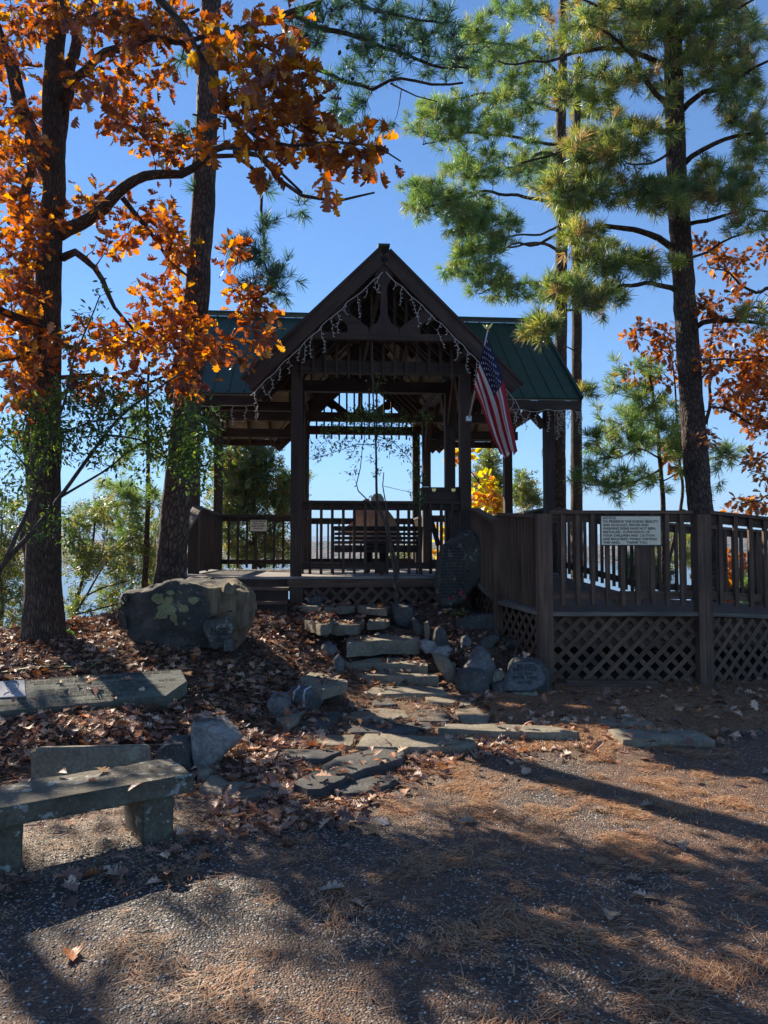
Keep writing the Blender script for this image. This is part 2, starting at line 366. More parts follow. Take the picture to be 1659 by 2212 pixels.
def asphalt_mat(name, base=(.028, .028, .031), light=(.34, .33, .31), bias=.86):
    m, n, p = mat(name); tc = n.nodes.new('ShaderNodeTexCoord'); o = tc.outputs['Object']
    v = n.nodes.new('ShaderNodeTexVoronoi'); v.inputs['Scale'].default_value = 105; n.links.new(o, v.inputs['Vector'])
    v2 = n.nodes.new('ShaderNodeTexVoronoi'); v2.inputs['Scale'].default_value = 62; n.links.new(o, v2.inputs['Vector'])
    sep = n.nodes.new('ShaderNodeSeparateColor'); n.links.new(v.outputs['Color'], sep.inputs[0])
    r = ramp(n, [(0, base), (.5, tuple(c * 1.8 for c in base)), (bias, tuple(c * 3.2 for c in base)), (min(.995, bias + .09), light), (1, tuple(min(.7, c * 1.5) for c in light))]); n.links.new(sep.outputs[0], r.inputs[0])
    ed = ramp(n, [(.0, 1.0), (.55, .8), (.9, .25)]); 
    mu = n.nodes.new('ShaderNodeMath'); mu.operation = 'MULTIPLY'; n.links.new(v.outputs['Distance'], mu.inputs[0]); mu.inputs[1].default_value = 1.1; n.links.new(mu.outputs[0], ed.inputs[0])
    c = mixc(n, 1, r.outputs[0], ed.outputs[0], 'MULTIPLY')
    a = noise(n, o, 1.3, 5); ar = ramp(n, [(.38, 0), (.58, .85)])
    sx = n.nodes.new('ShaderNodeSeparateXYZ'); n.links.new(o, sx.inputs[0]); dr = n.nodes.new('ShaderNodeMath'); dr.operation = 'MULTIPLY_ADD'; n.links.new(sx.outputs[0], dr.inputs[0]); dr.inputs[1].default_value = .05; n.links.new(a.outputs[0], dr.inputs[2])
    n.links.new(dr.outputs[0], ar.inputs[0]); ft = noise(n, mapping(n, o, (40, 160, 40)), 1, 4); fr_ = ramp(n, [(.4, (.06, .030, .018)), (.55, (.16, .078, .042)), (.7, (.32, .19, .11))]); n.links.new(ft.outputs[0], fr_.inputs[0])
    c = mixc(n, ar.outputs[0], c, fr_.outputs[0])   # fine needle duff trodden into the surface
    n.links.new(c, p.inputs['Base Color']); p.inputs['Roughness'].default_value = .7
    inv = n.nodes.new('ShaderNodeMath'); inv.operation = 'SUBTRACT'; inv.inputs[0].default_value = 1; n.links.new(v.outputs['Distance'], inv.inputs[1])
    bump(n, p, inv.outputs[0], .9, .008); return m
M['asphalt'] = asphalt_mat('chip sealed asphalt', (.030, .023, .020), (.44, .37, .31), .84)
M['gravel'] = asphalt_mat('brown gravel', (.07, .05, .038), (.42, .38, .32), .8)
def water_mat():
    m, n, p = mat('lake water'); tc = n.nodes.new('ShaderNodeTexCoord')
    p.inputs['Base Color'].default_value = (.03, .09, .16, 1); p.inputs['Roughness'].default_value = .12
    a = noise(n, mapping(n, tc.outputs['Object'], (1, .35, 1)), .8, 6); bump(n, p, a.outputs[0], .35, .4); return m
M['water'] = water_mat()
def forest_mat(name, cs):
    m, n, p = mat(name); tc = n.nodes.new('ShaderNodeTexCoord'); o = tc.outputs['Object']
    v = n.nodes.new('ShaderNodeTexVoronoi'); v.inputs['Scale'].default_value = .11; n.links.new(o, v.inputs['Vector'])
    a = noise(n, o, .012, 6); sep = n.nodes.new('ShaderNodeSeparateColor'); n.links.new(v.outputs['Color'], sep.inputs[0])
    ad = n.nodes.new('ShaderNodeMath'); ad.operation = 'MULTIPLY_ADD'; n.links.new(a.outputs[0], ad.inputs[0]); ad.inputs[1].default_value = 1.4; 
    sc = n.nodes.new('ShaderNodeMath'); sc.operation = 'MULTIPLY'; n.links.new(sep.outputs[0], sc.inputs[0]); sc.inputs[1].default_value = .4
    n.links.new(sc.outputs[0], ad.inputs[2])
    sb = n.nodes.new('ShaderNodeMath'); sb.operation = 'SUBTRACT'; n.links.new(ad.outputs[0], sb.inputs[0]); sb.inputs[1].default_value = .4
    r = ramp(n, [(i / (len(cs) - 1), c) for i, c in enumerate(cs)]); n.links.new(sb.outputs[0], r.inputs[0])
    n.links.new(r.outputs[0], p.inputs['Base Color']); p.inputs['Roughness'].default_value = .95
    inv = n.nodes.new('ShaderNodeMath'); inv.operation = 'SUBTRACT'; inv.inputs[0].default_value = 1; n.links.new(v.outputs['Distance'], inv.inputs[1])
    bump(n, p, inv.outputs[0], 1, 6); return m
M['forest'] = forest_mat('autumn forest hills', [(.03, .05, .025), (.05, .065, .03), (.10, .065, .035), (.16, .075, .035), (.07, .07, .03)])

# ------------------------------------------------------------ SETTING
def grid_mesh(name, xs, ys, zf, m):
    X, Y = np.meshgrid(xs, ys); Zv = zf(X.ravel(), Y.ravel()); V = np.stack([X.ravel(), Y.ravel(), Zv], 1)
    nx, ny = len(xs), len(ys); i = np.arange(nx - 1)[None, :] + np.arange(ny - 1)[:, None] * nx
    Fa = np.stack([i, i + 1, i + nx + 1, i + nx], -1).reshape(-1, 4)
    me = bpy.data.meshes.new(name); fill(me, V, Fa.ravel(), np.full(len(Fa), 4)); me.materials.append(m)
    me.polygons.foreach_set('use_smooth', [True] * len(me.polygons)); return me
def fill(me, V, loops, counts, colors=None):
    nf = len(counts); me.vertices.add(len(V)); me.vertices.foreach_set('co', np.asarray(V, np.float32).ravel())
    me.loops.add(len(loops)); me.loops.foreach_set('vertex_index', np.asarray(loops, np.int32))
    me.polygons.add(nf); st = np.concatenate([[0], np.cumsum(counts)[:-1]]).astype(np.int32)
    me.polygons.foreach_set('loop_start', st); me.polygons.foreach_set('loop_total', np.asarray(counts, np.int32))
    if colors is not None:
        ca = me.color_attributes.new('Col', 'FLOAT_COLOR', 'POINT')
        ca.data.foreach_set('color', np.concatenate([colors, np.ones((len(colors), 1))], 1).astype(np.float32).ravel())
    me.update(); me.validate()
xs = np.concatenate([[-3000, -800, -300, -120, -60, -35, -20, -13, -9, -7.5], np.arange(-6.5, 7.01, .07), [7.6, 9, 13, 20, 35, 60, 120, 300, 800, 3000]])
ys = np.concatenate([[-600, -200, -60, -20, -8, -3], np.arange(-1, 14.51, .07), np.arange(15, 30, 1.), np.arange(30, 60, 4.), [80, 200, 600, 1400, 3000]])
def zgr(x, y):
    z = H(x, y); near = (np.abs(x) < 8) & (y < 16) & (y > -2)
    b = np.array([mnoise.noise(Vector((a * 2.2, c * 2.2, 0))) * .018 + mnoise.noise(Vector((a * 9, c * 9, 3))) * .007 if q else 0 for a, c, q in zip(x, y, near)])
    return z + np.where((y > 5.3), b, b * .2)
o = link('ground', grid_mesh('ground', xs, ys, zgr, M['ground'])); tag(o, kind='structure')
BX = [-6, -4, -1.79, -1.19, -.99, -.35, -.196, .13, .6, 1.87, 3.2, 8, 14]; BY = [3.0, 3.3, 3.59, 3.73, 4.12, 4.52, 4.68, 5.3, 5.88, 6.2, 6.5, 6.9, 7.5]
def strip(name, x0, x1, lo, hi, m, lift, nx=260, ny=60):
    X = np.linspace(x0, x1, nx); V = []
    T = np.linspace(0, 1, ny); 
    XX = np.repeat(X[None], ny, 0); LO = lo(X); HI = hi(X)
    YY = LO[None] + (HI - LO)[None] * T[:, None]
    Zz = H(XX.ravel(), YY.ravel()) + lift
    V = np.stack([XX.ravel(), YY.ravel(), Zz], 1)
    i = np.arange(nx - 1)[None, :] + np.arange(ny - 1)[:, None] * nx
    Fa = np.stack([i, i + 1, i + nx + 1, i + nx], -1).reshape(-1, 4)
    me = bpy.data.meshes.new(name); fill(me, V, Fa.ravel(), np.full(len(Fa), 4)); me.materials.append(m); return link(name, me)
def edge_hi(X): return np.interp(X, BX, BY) + np.array([mnoise.noise(Vector((x * 3, 0, 5))) * .07 + mnoise.noise(Vector((x * 14, 0, 5))) * .025 for x in X])
tag(strip('path', -6, 14, lambda X: np.full_like(X, -3.0), edge_hi, M['asphalt'], .022), kind='structure')
tag(strip('gravel_verge', -6, -.1, lambda X: np.interp(X, BX, BY) - .25, lambda X: np.interp(X, [-6, -2, -1, -.1], [5.0, 5.0, 4.95, 4.6]) + np.array([mnoise.noise(Vector((x * 6, 2, 5))) * .1 for x in X]), M['gravel'], .014), kind='structure')

me = bpy.data.meshes.new('lake'); me.from_pydata([(-9000, 18, -16), (9000, 18, -16), (9000, 12000, -16), (-9000, 12000, -16)], [], [(0, 1, 2, 3)]); me.materials.append(M['water'])
tag(link('lake', me), kind='structure')
def ridge(name, y0, y1, x0, x1, hgt, seed, nx, ny, m, zlo=-17, fr=.002):
    X = np.linspace(x0, x1, nx); Y = np.linspace(y0, y1, ny)
    def zf(x, y):
        out = []
        for a, b in zip(x, y):
            sh = (math.sin(math.pi * min(1, max(0, (b - y0 + 90 * mnoise.noise(Vector((a * .004, seed, 0)))) / (y1 - y0)))) ** .6)
            hh = hgt * (.72 + .42 * mnoise.noise(Vector((a * fr, b * fr, seed))) + .22 * mnoise.noise(Vector((a * fr * 4, b * fr * 4, seed))))
            out.append(zlo + sh * hh + 3.5 * mnoise.noise(Vector((a * .05, b * .05, 1))) * min(1, sh * 3) * (1 if hgt < 90 else 0))
        return np.array(out)
    o = link(name, grid_mesh(name, X, Y, zf, m)); tag(o, kind='structure'); return o
ridge('hills', 1180, 2100, -2200, 2200, 50, 3.0, 300, 40, M['forest'])
ridge('mountains', 7000, 11000, -9000, 9000, 270, 8.0, 160, 16, M['forest'], fr=.00035)

# ------------------------------------------------------------ leaves and trees
def leaf_template(kind):
    if kind == 'oak':
        rows = [(0, .012), (.12, .02), (.22, .17), (.27, .18), (.33, .10), (.41, .33), (.47, .35), (.53, .16), (.62, .36), (.69, .36), (.75, .17), (.83, .23), (.91, .19), (1.0, .05)]
        V = []; Fs = []
        for (y, wd) in rows:
            zc = -.10 * y * y * 2
            V += [(-wd, y + wd * .35, zc + wd * .28), (0, y, zc), (wd, y + wd * .35, zc + wd * .28)]
        for i in range(len(rows) - 1):
            a = i * 3; Fs += [(a, a + 1, a + 4, a + 3), (a + 1, a + 2, a + 5, a + 4)]
        return np.array(V, float), Fs
    if kind == 'ovate':
        V = [(0, 0, 0), (-.2, .35, .05), (0, .4, -.02), (.2, .35, .05), (-.16, .75, .02), (0, .78, -.05), (.16, .75, .02), (0, 1.05, -.1)]
        return np.array(V, float), [(0, 2, 1, 1)[:3], (0, 3, 2), (1, 2, 5, 4), (2, 3, 6, 5), (4, 5, 7), (5, 6, 7)]
    if kind == 'round':
        V = [(0, 0, 0)]; n = 7
        for k in range(n):
            a = -math.pi / 2 + 2 * math.pi * (k + .5) / n; V.append((.5 * math.cos(a), .5 + .5 * math.sin(a), .06 * math.cos(2 * a)))
        return np.array(V, float), [tuple(range(1, n + 1))]
    if kind == 'pine':
        r = random.Random(3); V = []; Fs = []
        for k in range(30):
            b = r.random(); y0 = b * .45; az = r.random() * 6.283; sp = R(28 + 42 * r.random()) * (1.15 - b * .45)
            L = .75 + .35 * r.random(); d = Vector((math.sin(sp) * math.cos(az), math.cos(sp), math.sin(sp) * math.sin(az)))
            sd = d.cross(Vector((r.random() - .5, r.random() - .5, r.random() - .5))).normalized() * .024
            p = Vector((0, y0, 0)); m_ = p + d * L * .6; e = p + d * L + Vector((0, 0, -.05)); i = len(V)
            V += [p - sd, p + sd, m_ + sd * .9, e, m_ - sd * .9]; Fs += [(i, i + 1, i + 2, i + 4), (i + 4, i + 2, i + 3)]
        return np.array([tuple(v) for v in V]), Fs
    if kind == 'cedar':
        r = random.Random(5); V = []; Fs = []
        for k in range(22):
            y0 = r.random() * .9; sgn = -1 if k % 2 else 1; L = .38 * (1.1 - y0 * .6)
            d = Vector((sgn * (.5 + .4 * r.random()), .75, (r.random() - .5) * .9)).normalized(); sd = d.cross(Vector((0, r.random() - .5, 1))).normalized() * .05
            p = Vector(((r.random() - .5) * .1, y0, (r.random() - .5) * .15)); e = p + d * L; m_ = p + d * L * .55; i = len(V)
            V += [p, m_ + sd, e, m_ - sd]; Fs += [(i, i + 1, i + 2, i + 3)]
        return np.array([tuple(v) for v in V]), Fs
TPL = {}
def scatter_mesh(name, kind, pos, dirs, ups, scale, cols, m, smooth=False, curl=0.0):
    """one mesh of many leaves"""
    if kind not in TPL: TPL[kind] = leaf_template(kind)
    V, Fs = TPL[kind]; nV = len(V); n = len(pos)
    pos = np.asarray(pos, float); d = np.asarray(dirs, float); u = np.asarray(ups, float)
    d /= np.linalg.norm(d, axis=1, keepdims=True) + 1e-9
    x = np.cross(d, u); x /= np.linalg.norm(x, axis=1, keepdims=True) + 1e-9; z = np.cross(x, d)
    sc = np.asarray(scale, float)[:, None, None]; T = np.repeat(V[None], n, 0)
    if curl:
        c = rng.uniform(-curl * .4, curl, (n, 1)); T = T.copy(); T[:, :, 2] += c * (T[:, :, 0] ** 2 * 5 + (T[:, :, 1] - .5) ** 2 * 1.6) + rng.uniform(-.5, .5, (n, 1)) * curl * T[:, :, 0]
        T[:, :, 0] *= rng.uniform(.7, 1.1, (n, 1))
    W = pos[:, None, :] + sc * (T[:, :, 0:1] * x[:, None] + T[:, :, 1:2] * d[:, None] + T[:, :, 2:3] * z[:, None])
    fl = np.array([i for f in Fs for i in f]); cnt = np.array([len(f) for f in Fs])
    loops = (fl[None] + (np.arange(n) * nV)[:, None]).ravel(); counts = np.tile(cnt, n)
    cc = np.repeat(np.asarray(cols, float), nV, 0); cc = np.clip(cc * rng.uniform(.9, 1.1, (len(cc), 1)), 0, 1)
    me = bpy.data.meshes.new(name); fill(me, W.reshape(-1, 3), loops, counts, cc); me.materials.append(m)
    return me
def catmull(P, seg=.15):
    P = [Vector(p) for p in P]; out = []
    for i in range(len(P) - 1):
        p0 = P[max(i - 1, 0)]; p1 = P[i]; p2 = P[i + 1]; p3 = P[min(i + 2, len(P) - 1)]
        n = max(1, int((p2 - p1).length / seg))
        for k in range(n):
            t = k / n
            out.append(.5 * ((2 * p1) + (p2 - p0) * t + (2 * p0 - 5 * p1 + 4 * p2 - p3) * t * t + (3 * p1 - p0 - 3 * p2 + p3) * t ** 3))
    out.append(P[-1]); return out
PAL = {
 'oak': [(.36, .12, .025), (.30, .085, .022), (.22, .065, .022), (.44, .18, .03), (.16, .05, .022), (.26, .075, .025), (.46, .25, .05), (.13, .045, .02), (.30, .15, .06)],
 'oak_near': [(.42, .15, .025), (.30, .09, .025), (.20, .065, .025), (.50, .24, .03), (.24, .075, .025), (.15, .055, .025), (.36, .17, .03)],
 'oak_right': [(.30, .10, .03), (.22, .07, .025), (.38, .14, .035), (.42, .17, .04), (.18, .06, .02), (.26, .09, .04)],
 'pine': [(.13, .18, .04), (.17, .22, .045), (.09, .13, .035), (.23, .26, .06), (.08, .13, .045), (.32, .30, .08), (.28, .19, .08)],
 'pine_dark': [(.04, .085, .035), (.05, .10, .035), (.06, .11, .03), (.035, .075, .045)],
 'pine_bright': [(.14, .21, .05), (.18, .25, .06), (.10, .18, .05), (.25, .27, .08), (.12, .19, .07)],
 'cedar': [(.10, .15, .04), (.14, .19, .05), (.07, .11, .035), (.20, .21, .06), (.24, .21, .06)],
 'yaupon': [(.055, .10, .02), (.075, .12, .025), (.04, .07, .018), (.13, .19, .04)],
 'yellow': [(.5, .36, .04), (.42, .34, .04), (.5, .22, .03), (.35, .34, .05), (.5, .14, .03)],
 'litter': [(.20, .105, .07), (.31, .18, .12), (.13, .065, .048), (.42, .27, .19), (.11, .06, .045), (.50, .35, .25), (.36, .15, .07), (.20, .11, .08), (.10, .055, .042), (.26, .15, .11)],
}
def blob(zf, x, y, rx, ry, D0, D1, n):
    """n twig targets in an ellipsoid of foliage (place read off the photo, spread in depth)"""
    u, v = zf(x, y); u2, v2 = zf(x + rx, y + ry); ru, rv = u2 - u, v2 - v; out = []
    while len(out) < n:
        a, b, c = random.uniform(-1, 1), random.uniform(-1, 1), random.uniform(-1, 1)
        if a * a + b * b + c * c > 1: continue
        out.append(at(u + a * ru, v + b * rv, (D0 + D1) / 2 + c * (D1 - D0) / 2))
    return out
def tree(name, label, cat, base, limbs, targets, leafkind, pal, size, per, leafmat_, barkm, group=None, spread=.16, droop=0.0, maxd=3.0, dens=1.0, twig_r=.006, ring=14, rough=.07, segs=.12, up=.0, lim=None):
    """limbs: [(points, r0, r1)]; first is the trunk"""
    T = empty(name, base); tag(T, label, cat, group)
    tr = MB(); nodes = []; nrad = []
    for k, (P, r0, r1) in enumerate(limbs):
        Q = catmull(P, segs if r0 > .06 else .14)
        if k: 
            for i in range(1, len(Q) - 1): Q[i] = Q[i] + Vector((mnoise.noise(Q[i] * 2.7), mnoise.noise(Q[i] * 2.7 + Vector((9, 0, 0))), mnoise.noise(Q[i] * 2.7 + Vector((0, 9, 0))))) * min(.07, r0 * 1.4)
        rr = [r0 + (r1 - r0) * (i / (len(Q) - 1)) ** .85 for i in range(len(Q))]
        if k == 0:
            for i in range(min(8, len(Q))): rr[i] *= 1 + .35 * (1 - i / 8) ** 2
        tr.tube(Q, rr, ring * 2 if (k == 0 and r0 > .12) else (ring if r0 > .05 else 7), rough=rough if r0 > .03 else 0)
        s0 = len(Q) // 3 if k == 0 else 0
        nodes += [tuple(q) for q in Q[s0:]]; nrad += rr[s0:]
    rel(tr.build('trunk', barkm, None, True), T)
    targets = [t for t in targets if random.random() < dens]
    A = np.array([tuple(t) for t in targets]); NA = np.array(nodes); 
    if len(A):
        dmin = np.full(len(A), 1e9)
        for c0 in range(0, len(NA), 400): dmin = np.minimum(dmin, np.linalg.norm(A[:, None] - NA[None, c0:c0 + 400], axis=2).min(1))
        order = np.argsort(dmin); cap = len(NA) + len(A) * 9; buf = np.zeros((cap, 3)); buf[:len(NA)] = NA; cnt = len(NA); rad = list(nrad)
        tw = MB(); LP = []; LD = []; LU = []
        for ti in order:
            t = Vector(A[ti]); dd = np.linalg.norm(buf[:cnt] - A[ti], axis=1); j = int(dd.argmin()); d = float(dd[j])
            if d > maxd: continue
            p = Vector(buf[j]); 
            if d > .05:
                n = max(2, min(8, int(d / .12))); side = Vector((random.uniform(-1, 1), random.uniform(-1, 1), random.uniform(-1, 1))) * d * .13
                Q = [p.lerp(t, i / n) + side * math.sin(math.pi * i / n) + Vector((0, 0, -droop * d * (i / n) * (1 - i / n) * 2 + up * d * (i / n) * (1 - i / n) * 2)) + (Vector((random.uniform(-1, 1), random.uniform(-1, 1), random.uniform(-1, 1))) * .012 if 0 < i < n else Vector()) for i in range(n + 1)]
                ra = min(rad[j] * .7, twig_r * (1 + 1.8 * d)); rb = twig_r * .45
                rr = [ra + (rb - ra) * i / n for i in range(n + 1)]
                tw.tube(Q, rr, 4, cap=False)
                for i in range(1, n + 1):
                    if cnt < cap: buf[cnt] = Q[i]; rad.append(rr[i]); cnt += 1
                dirv = (Q[-1] - Q[-2]).normalized()
            else: dirv = Vector((random.uniform(-1, 1), random.uniform(-1, 1), .2)).normalized(); Q = [p, t]
            for k in range(per):
                f = random.random() ** .7; i = len(Q) - 1 - (1 - f) * min(len(Q) - 1, 2.5); i0 = int(i); q = Q[i0].lerp(Q[min(i0 + 1, len(Q) - 1)], i - i0)
                rv = Vector((random.gauss(0, 1), random.gauss(0, 1), random.gauss(0, 1))).normalized()
                dv = (dirv * .7 + rv).normalized()
                if leafkind == 'oak': dv = (dv + Vector((0, 0, -.25))).normalized()
                if leafkind == 'pine': dv = (dirv * .8 + rv * .8 + Vector((0, 0, .25))).normalized()
                LP.append(q + rv * spread * random.random()); LD.append(dv)
                LU.append(Vector((random.gauss(0, .6), random.gauss(0, .6), 1)).normalized())
        if tw.v: rel(tw.build('branches', M['twig'], None, True), T)
        n = len(LP); pc = np.array(PAL[pal]); 
        # neighbouring leaves share a tint
        cl = np.array([int((mnoise.noise(Vector(p) * 1.6) * .5 + .5) * 7.9 + random.gauss(0, 1.6)) % len(pc) for p in LP])
        cols = pc[cl] * rng.uniform(.65, 1.4, (n, 1))
        me = scatter_mesh('foliage', leafkind, [tuple(p) for p in LP], [tuple(p) for p in LD], [tuple(p) for p in LU], rng.uniform(.7, 1.25, n) * size, cols, leafmat_, curl=.5 if leafkind in ('oak', 'round') else 0)
        rel(link('foliage', me), T)
    return T
def PL(zf, pts, D): 
    """polyline read off the photo: D a number or (start, end)"""
    n = len(pts); out = []
    for i, p in enumerate(pts):
        d = D if not isinstance(D, tuple) else D[0] + (D[1] - D[0]) * i / (n - 1)
        if len(p) > 2: d = p[2]
        u, v = zf(p[0], p[1]); out.append(at(u, v, d))
    return out
# ------------------------------------------------------------ GAZEBO (local frame: x right, y away, turned 4.6 degrees)
GR = R(4.6); GO = Vector((0, 10.35, 0)); GZ = 1.25
G = empty('gazebo', GO, GR)
tag(G, 'dark stained timber gazebo with cross gabled green metal roof above the stone steps', 'gazebo')
GMx = Matrix.Translation(GO) @ Matrix.Rotation(GR, 4, 'Z')
def gw(x, y, z): return GMx @ Vector((x, y, z))
EZ = 3.86; RZ = 5.67; HY0 = 1.1; HYM = 3.3; HY1 = 5.5; HL = 3.12; KX = 1.80; GY1 = 6.6
# floor boards + joist fascia
def boards(mb, x0, x1, y0, y1, z, bw=.14, t=.035, along='x'):
    if along == 'x':
        y = y0
        while y < y1 - .01:
            e = min(y + bw - .006, y1); mb.box((x0 - random.uniform(0, .006), y, z - t), (x1 + random.uniform(0, .006), e, z + random.uniform(-.0015, .0015)), 0); y += bw
f = MB(); boards(f, -1.28, 1.28, .33, 6.3, GZ); boards(f, -2.9, -1.285, .33, 4.62, GZ); boards(f, 1.285, 2.9, 1.62, 4.62, GZ)
f.build('floor', M['floor'], G)
s = MB()
s.box((-1.26, .40, GZ - .30), (1.26, .44, GZ - .038)); s.box((-1.26, 1.2, .6), (1.26, 1.24, GZ - .038), 0); s.box((-2.88, .36, GZ - .2), (-1.27, .40, GZ - .038)); s.box((-2.88, .41, GZ - .22), (-2.84, 4.6, GZ - .038), 1)
s.box((1.3, 1.65, GZ - .2), (2.86, 1.69, GZ - .038)); s.box((1.3, 1.9, .1), (2.84, 1.94, GZ - .045), 0); s.box((-1.26, 6.2, GZ - .2), (1.26, 6.24, GZ - .038)); s.box((2.84, 1.7, GZ - .22), (2.88, 4.6, GZ - .038), 1)  # deep board added to block the bright lake view under the floor
for y in (1.7, 3.0, 4.5): s.box((-2.8, y, GZ - .22), (2.8, y + .05, GZ - .04), 0)
s.build('floor_frame_and_blockers', M['wood'], G)
for (x, y) in ((-1.19, 6.15), (1.19, 6.15), (-2.8, 4.5), (2.8, 4.5), (2.8, 1.75), (0, 6.15)):
    b = MB(); b.box((x - .08, y - .08, -2.2), (x + .08, y + .08, GZ - .23), 2); b.build('footing_post', M['wood'], G)
# posts
PW = .155
posts = [(sx * 1.19, y) for y in (.45, 1.75, 4.5, 6.15) for sx in (-1, 1)] + [(sx * 2.8, y) for y in (1.75, 4.5) for sx in (-1, 1)]
for (x, y) in posts:
    b = MB(); b.box((x - PW / 2, y - PW / 2, GZ + .001 if y > .5 else .7), (x + PW / 2, y + PW / 2, 4.10), 2); b.build('post', M['wood'], G)
# tie beams, plates
def beam(name, p0, p1, w, h, m='wood', parent=None):
    b = MB(); b.bar(p0, p1, w, h); return b.build(name, M[m], parent or G)
for y in (.45, 1.75, 4.5, 6.15): beam('tie_beam', (-1.27, y, 4.19 - .0), (1.27, y, 4.19), .14, .17)
for sx in (-1, 1):
    beam('wall_plate', (sx * 1.19, .05, 4.345), (sx * 1.19, 6.55, 4.345), .15, .13)
for y in (1.75, 4.5):
    for sx in (-1, 1): beam('wing_beam', (sx * 1.28, y, 4.19), (sx * 3.0, y, 4.19), .14, .17); 
beam('wing_beam', (-1.26, 4.5, 3.86), (-3.0, 4.5, 3.86), .10, .16); beam('wing_beam', (1.26, 4.5, 3.86), (3.0, 4.5, 3.86), .10, .16)
beam('wing_beam', (-1.26, 1.75, 3.86), (-2.9, 1.75, 3.86), .10, .14)
for sx in (-1, 1): beam('end_beam', (sx * 2.8, 1.84, 4.02), (sx * 2.8, 4.42, 4.02), .12, .16)
# knee braces
for (x, y) in ((1.19, 1.75), (1.19, 4.5)):
    for d in (1,):
        beam('knee_brace', (x + .08, y, 3.55), (x + .60, y, 4.10), .12, .14)
for sx in (-1, 1):
    beam('knee_brace', (sx * 1.19, .53, 3.5), (sx * 1.19, 1.05, 4.26), .10, .14); beam('knee_brace', (sx * 1.19, 1.83, 3.55), (sx * 1.19, 2.4, 4.26), .10, .14)
    beam('knee_brace', (sx * 1.19, 1.67, 3.6), (sx * 1.19, 1.12, 4.26), .10, .14); beam('knee_brace', (sx * 1.19, 4.42, 3.55), (sx * 1.19, 3.85, 4.26), .10, .14)
beam('knee_brace', (2.72, 1.75, 3.6), (2.25, 1.75, 4.10), .10, .12); beam('knee_brace', (-2.72, 1.75, 3.6), (-2.25, 1.75, 4.10), .10, .12)
# roofs: metal sheet over pale boards
def zg(x): return RZ - .03 - (RZ - .03 - EZ) / KX * abs(x)
def zm(y): return RZ - (RZ - EZ) / (HYM - HY0) * abs(y - HYM)
def panel(name, pts, nrm, m, t):
    b = MB(); b.poly3(pts, tuple(c * -t for c in nrm)); return b.build(name, m, G)
ga = math.atan2(RZ - .03 - EZ, KX); ma = math.atan2(RZ - EZ, HYM - HY0)
for sx in (-1, 1):
    for yy in (0, 1):
        n = Vector((sx * math.sin(ga), 0, math.cos(ga)))
        a = [(0, 0, zg(0)), (sx * KX, 0, zg(KX)), (sx * KX, HY0, zg(KX)), (0, HYM, zg(0))]
        if yy: a = [(x, GY1 - y, z) for (x, y, z) in a]
        if (sx > 0) == (yy > 0): a.reverse()
        a = [Vector(p) + n * .085 for p in a]
        b = MB(); b.poly3(a, -n * .02); rf = b.build('gable_roof', M['roof'], G)
        b = MB(); b.poly3([p - n * .024 for p in a], -n * .02); b.build('gable_soffit', M['soffit'], G)
        n = Vector((0, -math.sin(ma) if not yy else math.sin(ma), math.cos(ma)))
        a = [(0, HYM, RZ), (sx * HL, HYM, RZ), (sx * HL, HY0, EZ), (sx * KX, HY0, EZ)]
        if yy: a = [(x, 2 * HYM - y, z) for (x, y, z) in a]
        if (sx > 0) == (not yy): a.reverse()
        a = [Vector(p) + n * .085 for p in a]
        b = MB(); b.poly3(a, -n * .02)
        sd = Vector((0, HY0 - HYM, EZ - RZ)); 
        if yy: sd.y *= -1
        k = .16
        while k < HL - .05:
            x = sx * k; t0 = 0 if k > 0 else 0
            f1 = 1.0 if k >= KX else k / KX
            p0 = Vector((x, HYM, RZ)) + n * .091 + sd * .004; p1 = Vector((x, HYM, RZ)) + n * .091 + sd * f1 * .985
            b.bar(p0, p1, .026, .013, up=n)
            for q in (.075, .15):
                if k + q < HL - .03: b.bar(p0 + Vector((sx * q, 0, 0)) - n * .010, p1 + Vector((sx * q, 0, 0)) - n * .010, .010, .006, up=n)
            k += .229
        b.bar(Vector((sx * (HL - .005), HYM, RZ)) + n * .095, Vector((sx * (HL - .005), HYM, RZ)) + n * .095 + sd, .04, .06, up=n)
        rp = b.build('main_roof', M['roof'], G)
        b = MB(); b.poly3([p - n * .024 for p in a], -n * .02); b.build('main_soffit', M['soffit'], G)
        # fascia + barge board of the wing
        b = MB(); e = Vector((0, 0, -.07)) + n * .04
        b.bar(Vector((sx * (KX + .02), (HY0 if not yy else HY1), EZ)) + e, Vector((sx * (HL - .02), (HY0 if not yy else HY1), EZ)) + e, .035, .13); b.build('eave_fascia', M['wood'], G)
        b = MB(); b.bar(Vector((sx * (HL - .03), HYM, RZ - .03)), Vector((sx * (HL - .03), HYM, RZ - .03)) + sd, .05, .20, up=n); b.build('barge_board', M['wood'], G)
for sx in (-1, 1):
    b = MB(); b.bar((sx * .35, HYM, RZ + .135), (sx * (HL + .02), HYM, RZ + .135), .22, .03); b.build('ridge_cap', M['roof'], G)
b = MB(); b.bar((0, -.03, RZ + .115), (0, GY1 + .03, RZ + .115), .16, .03); b.build('ridge_cap', M['roof'], G)
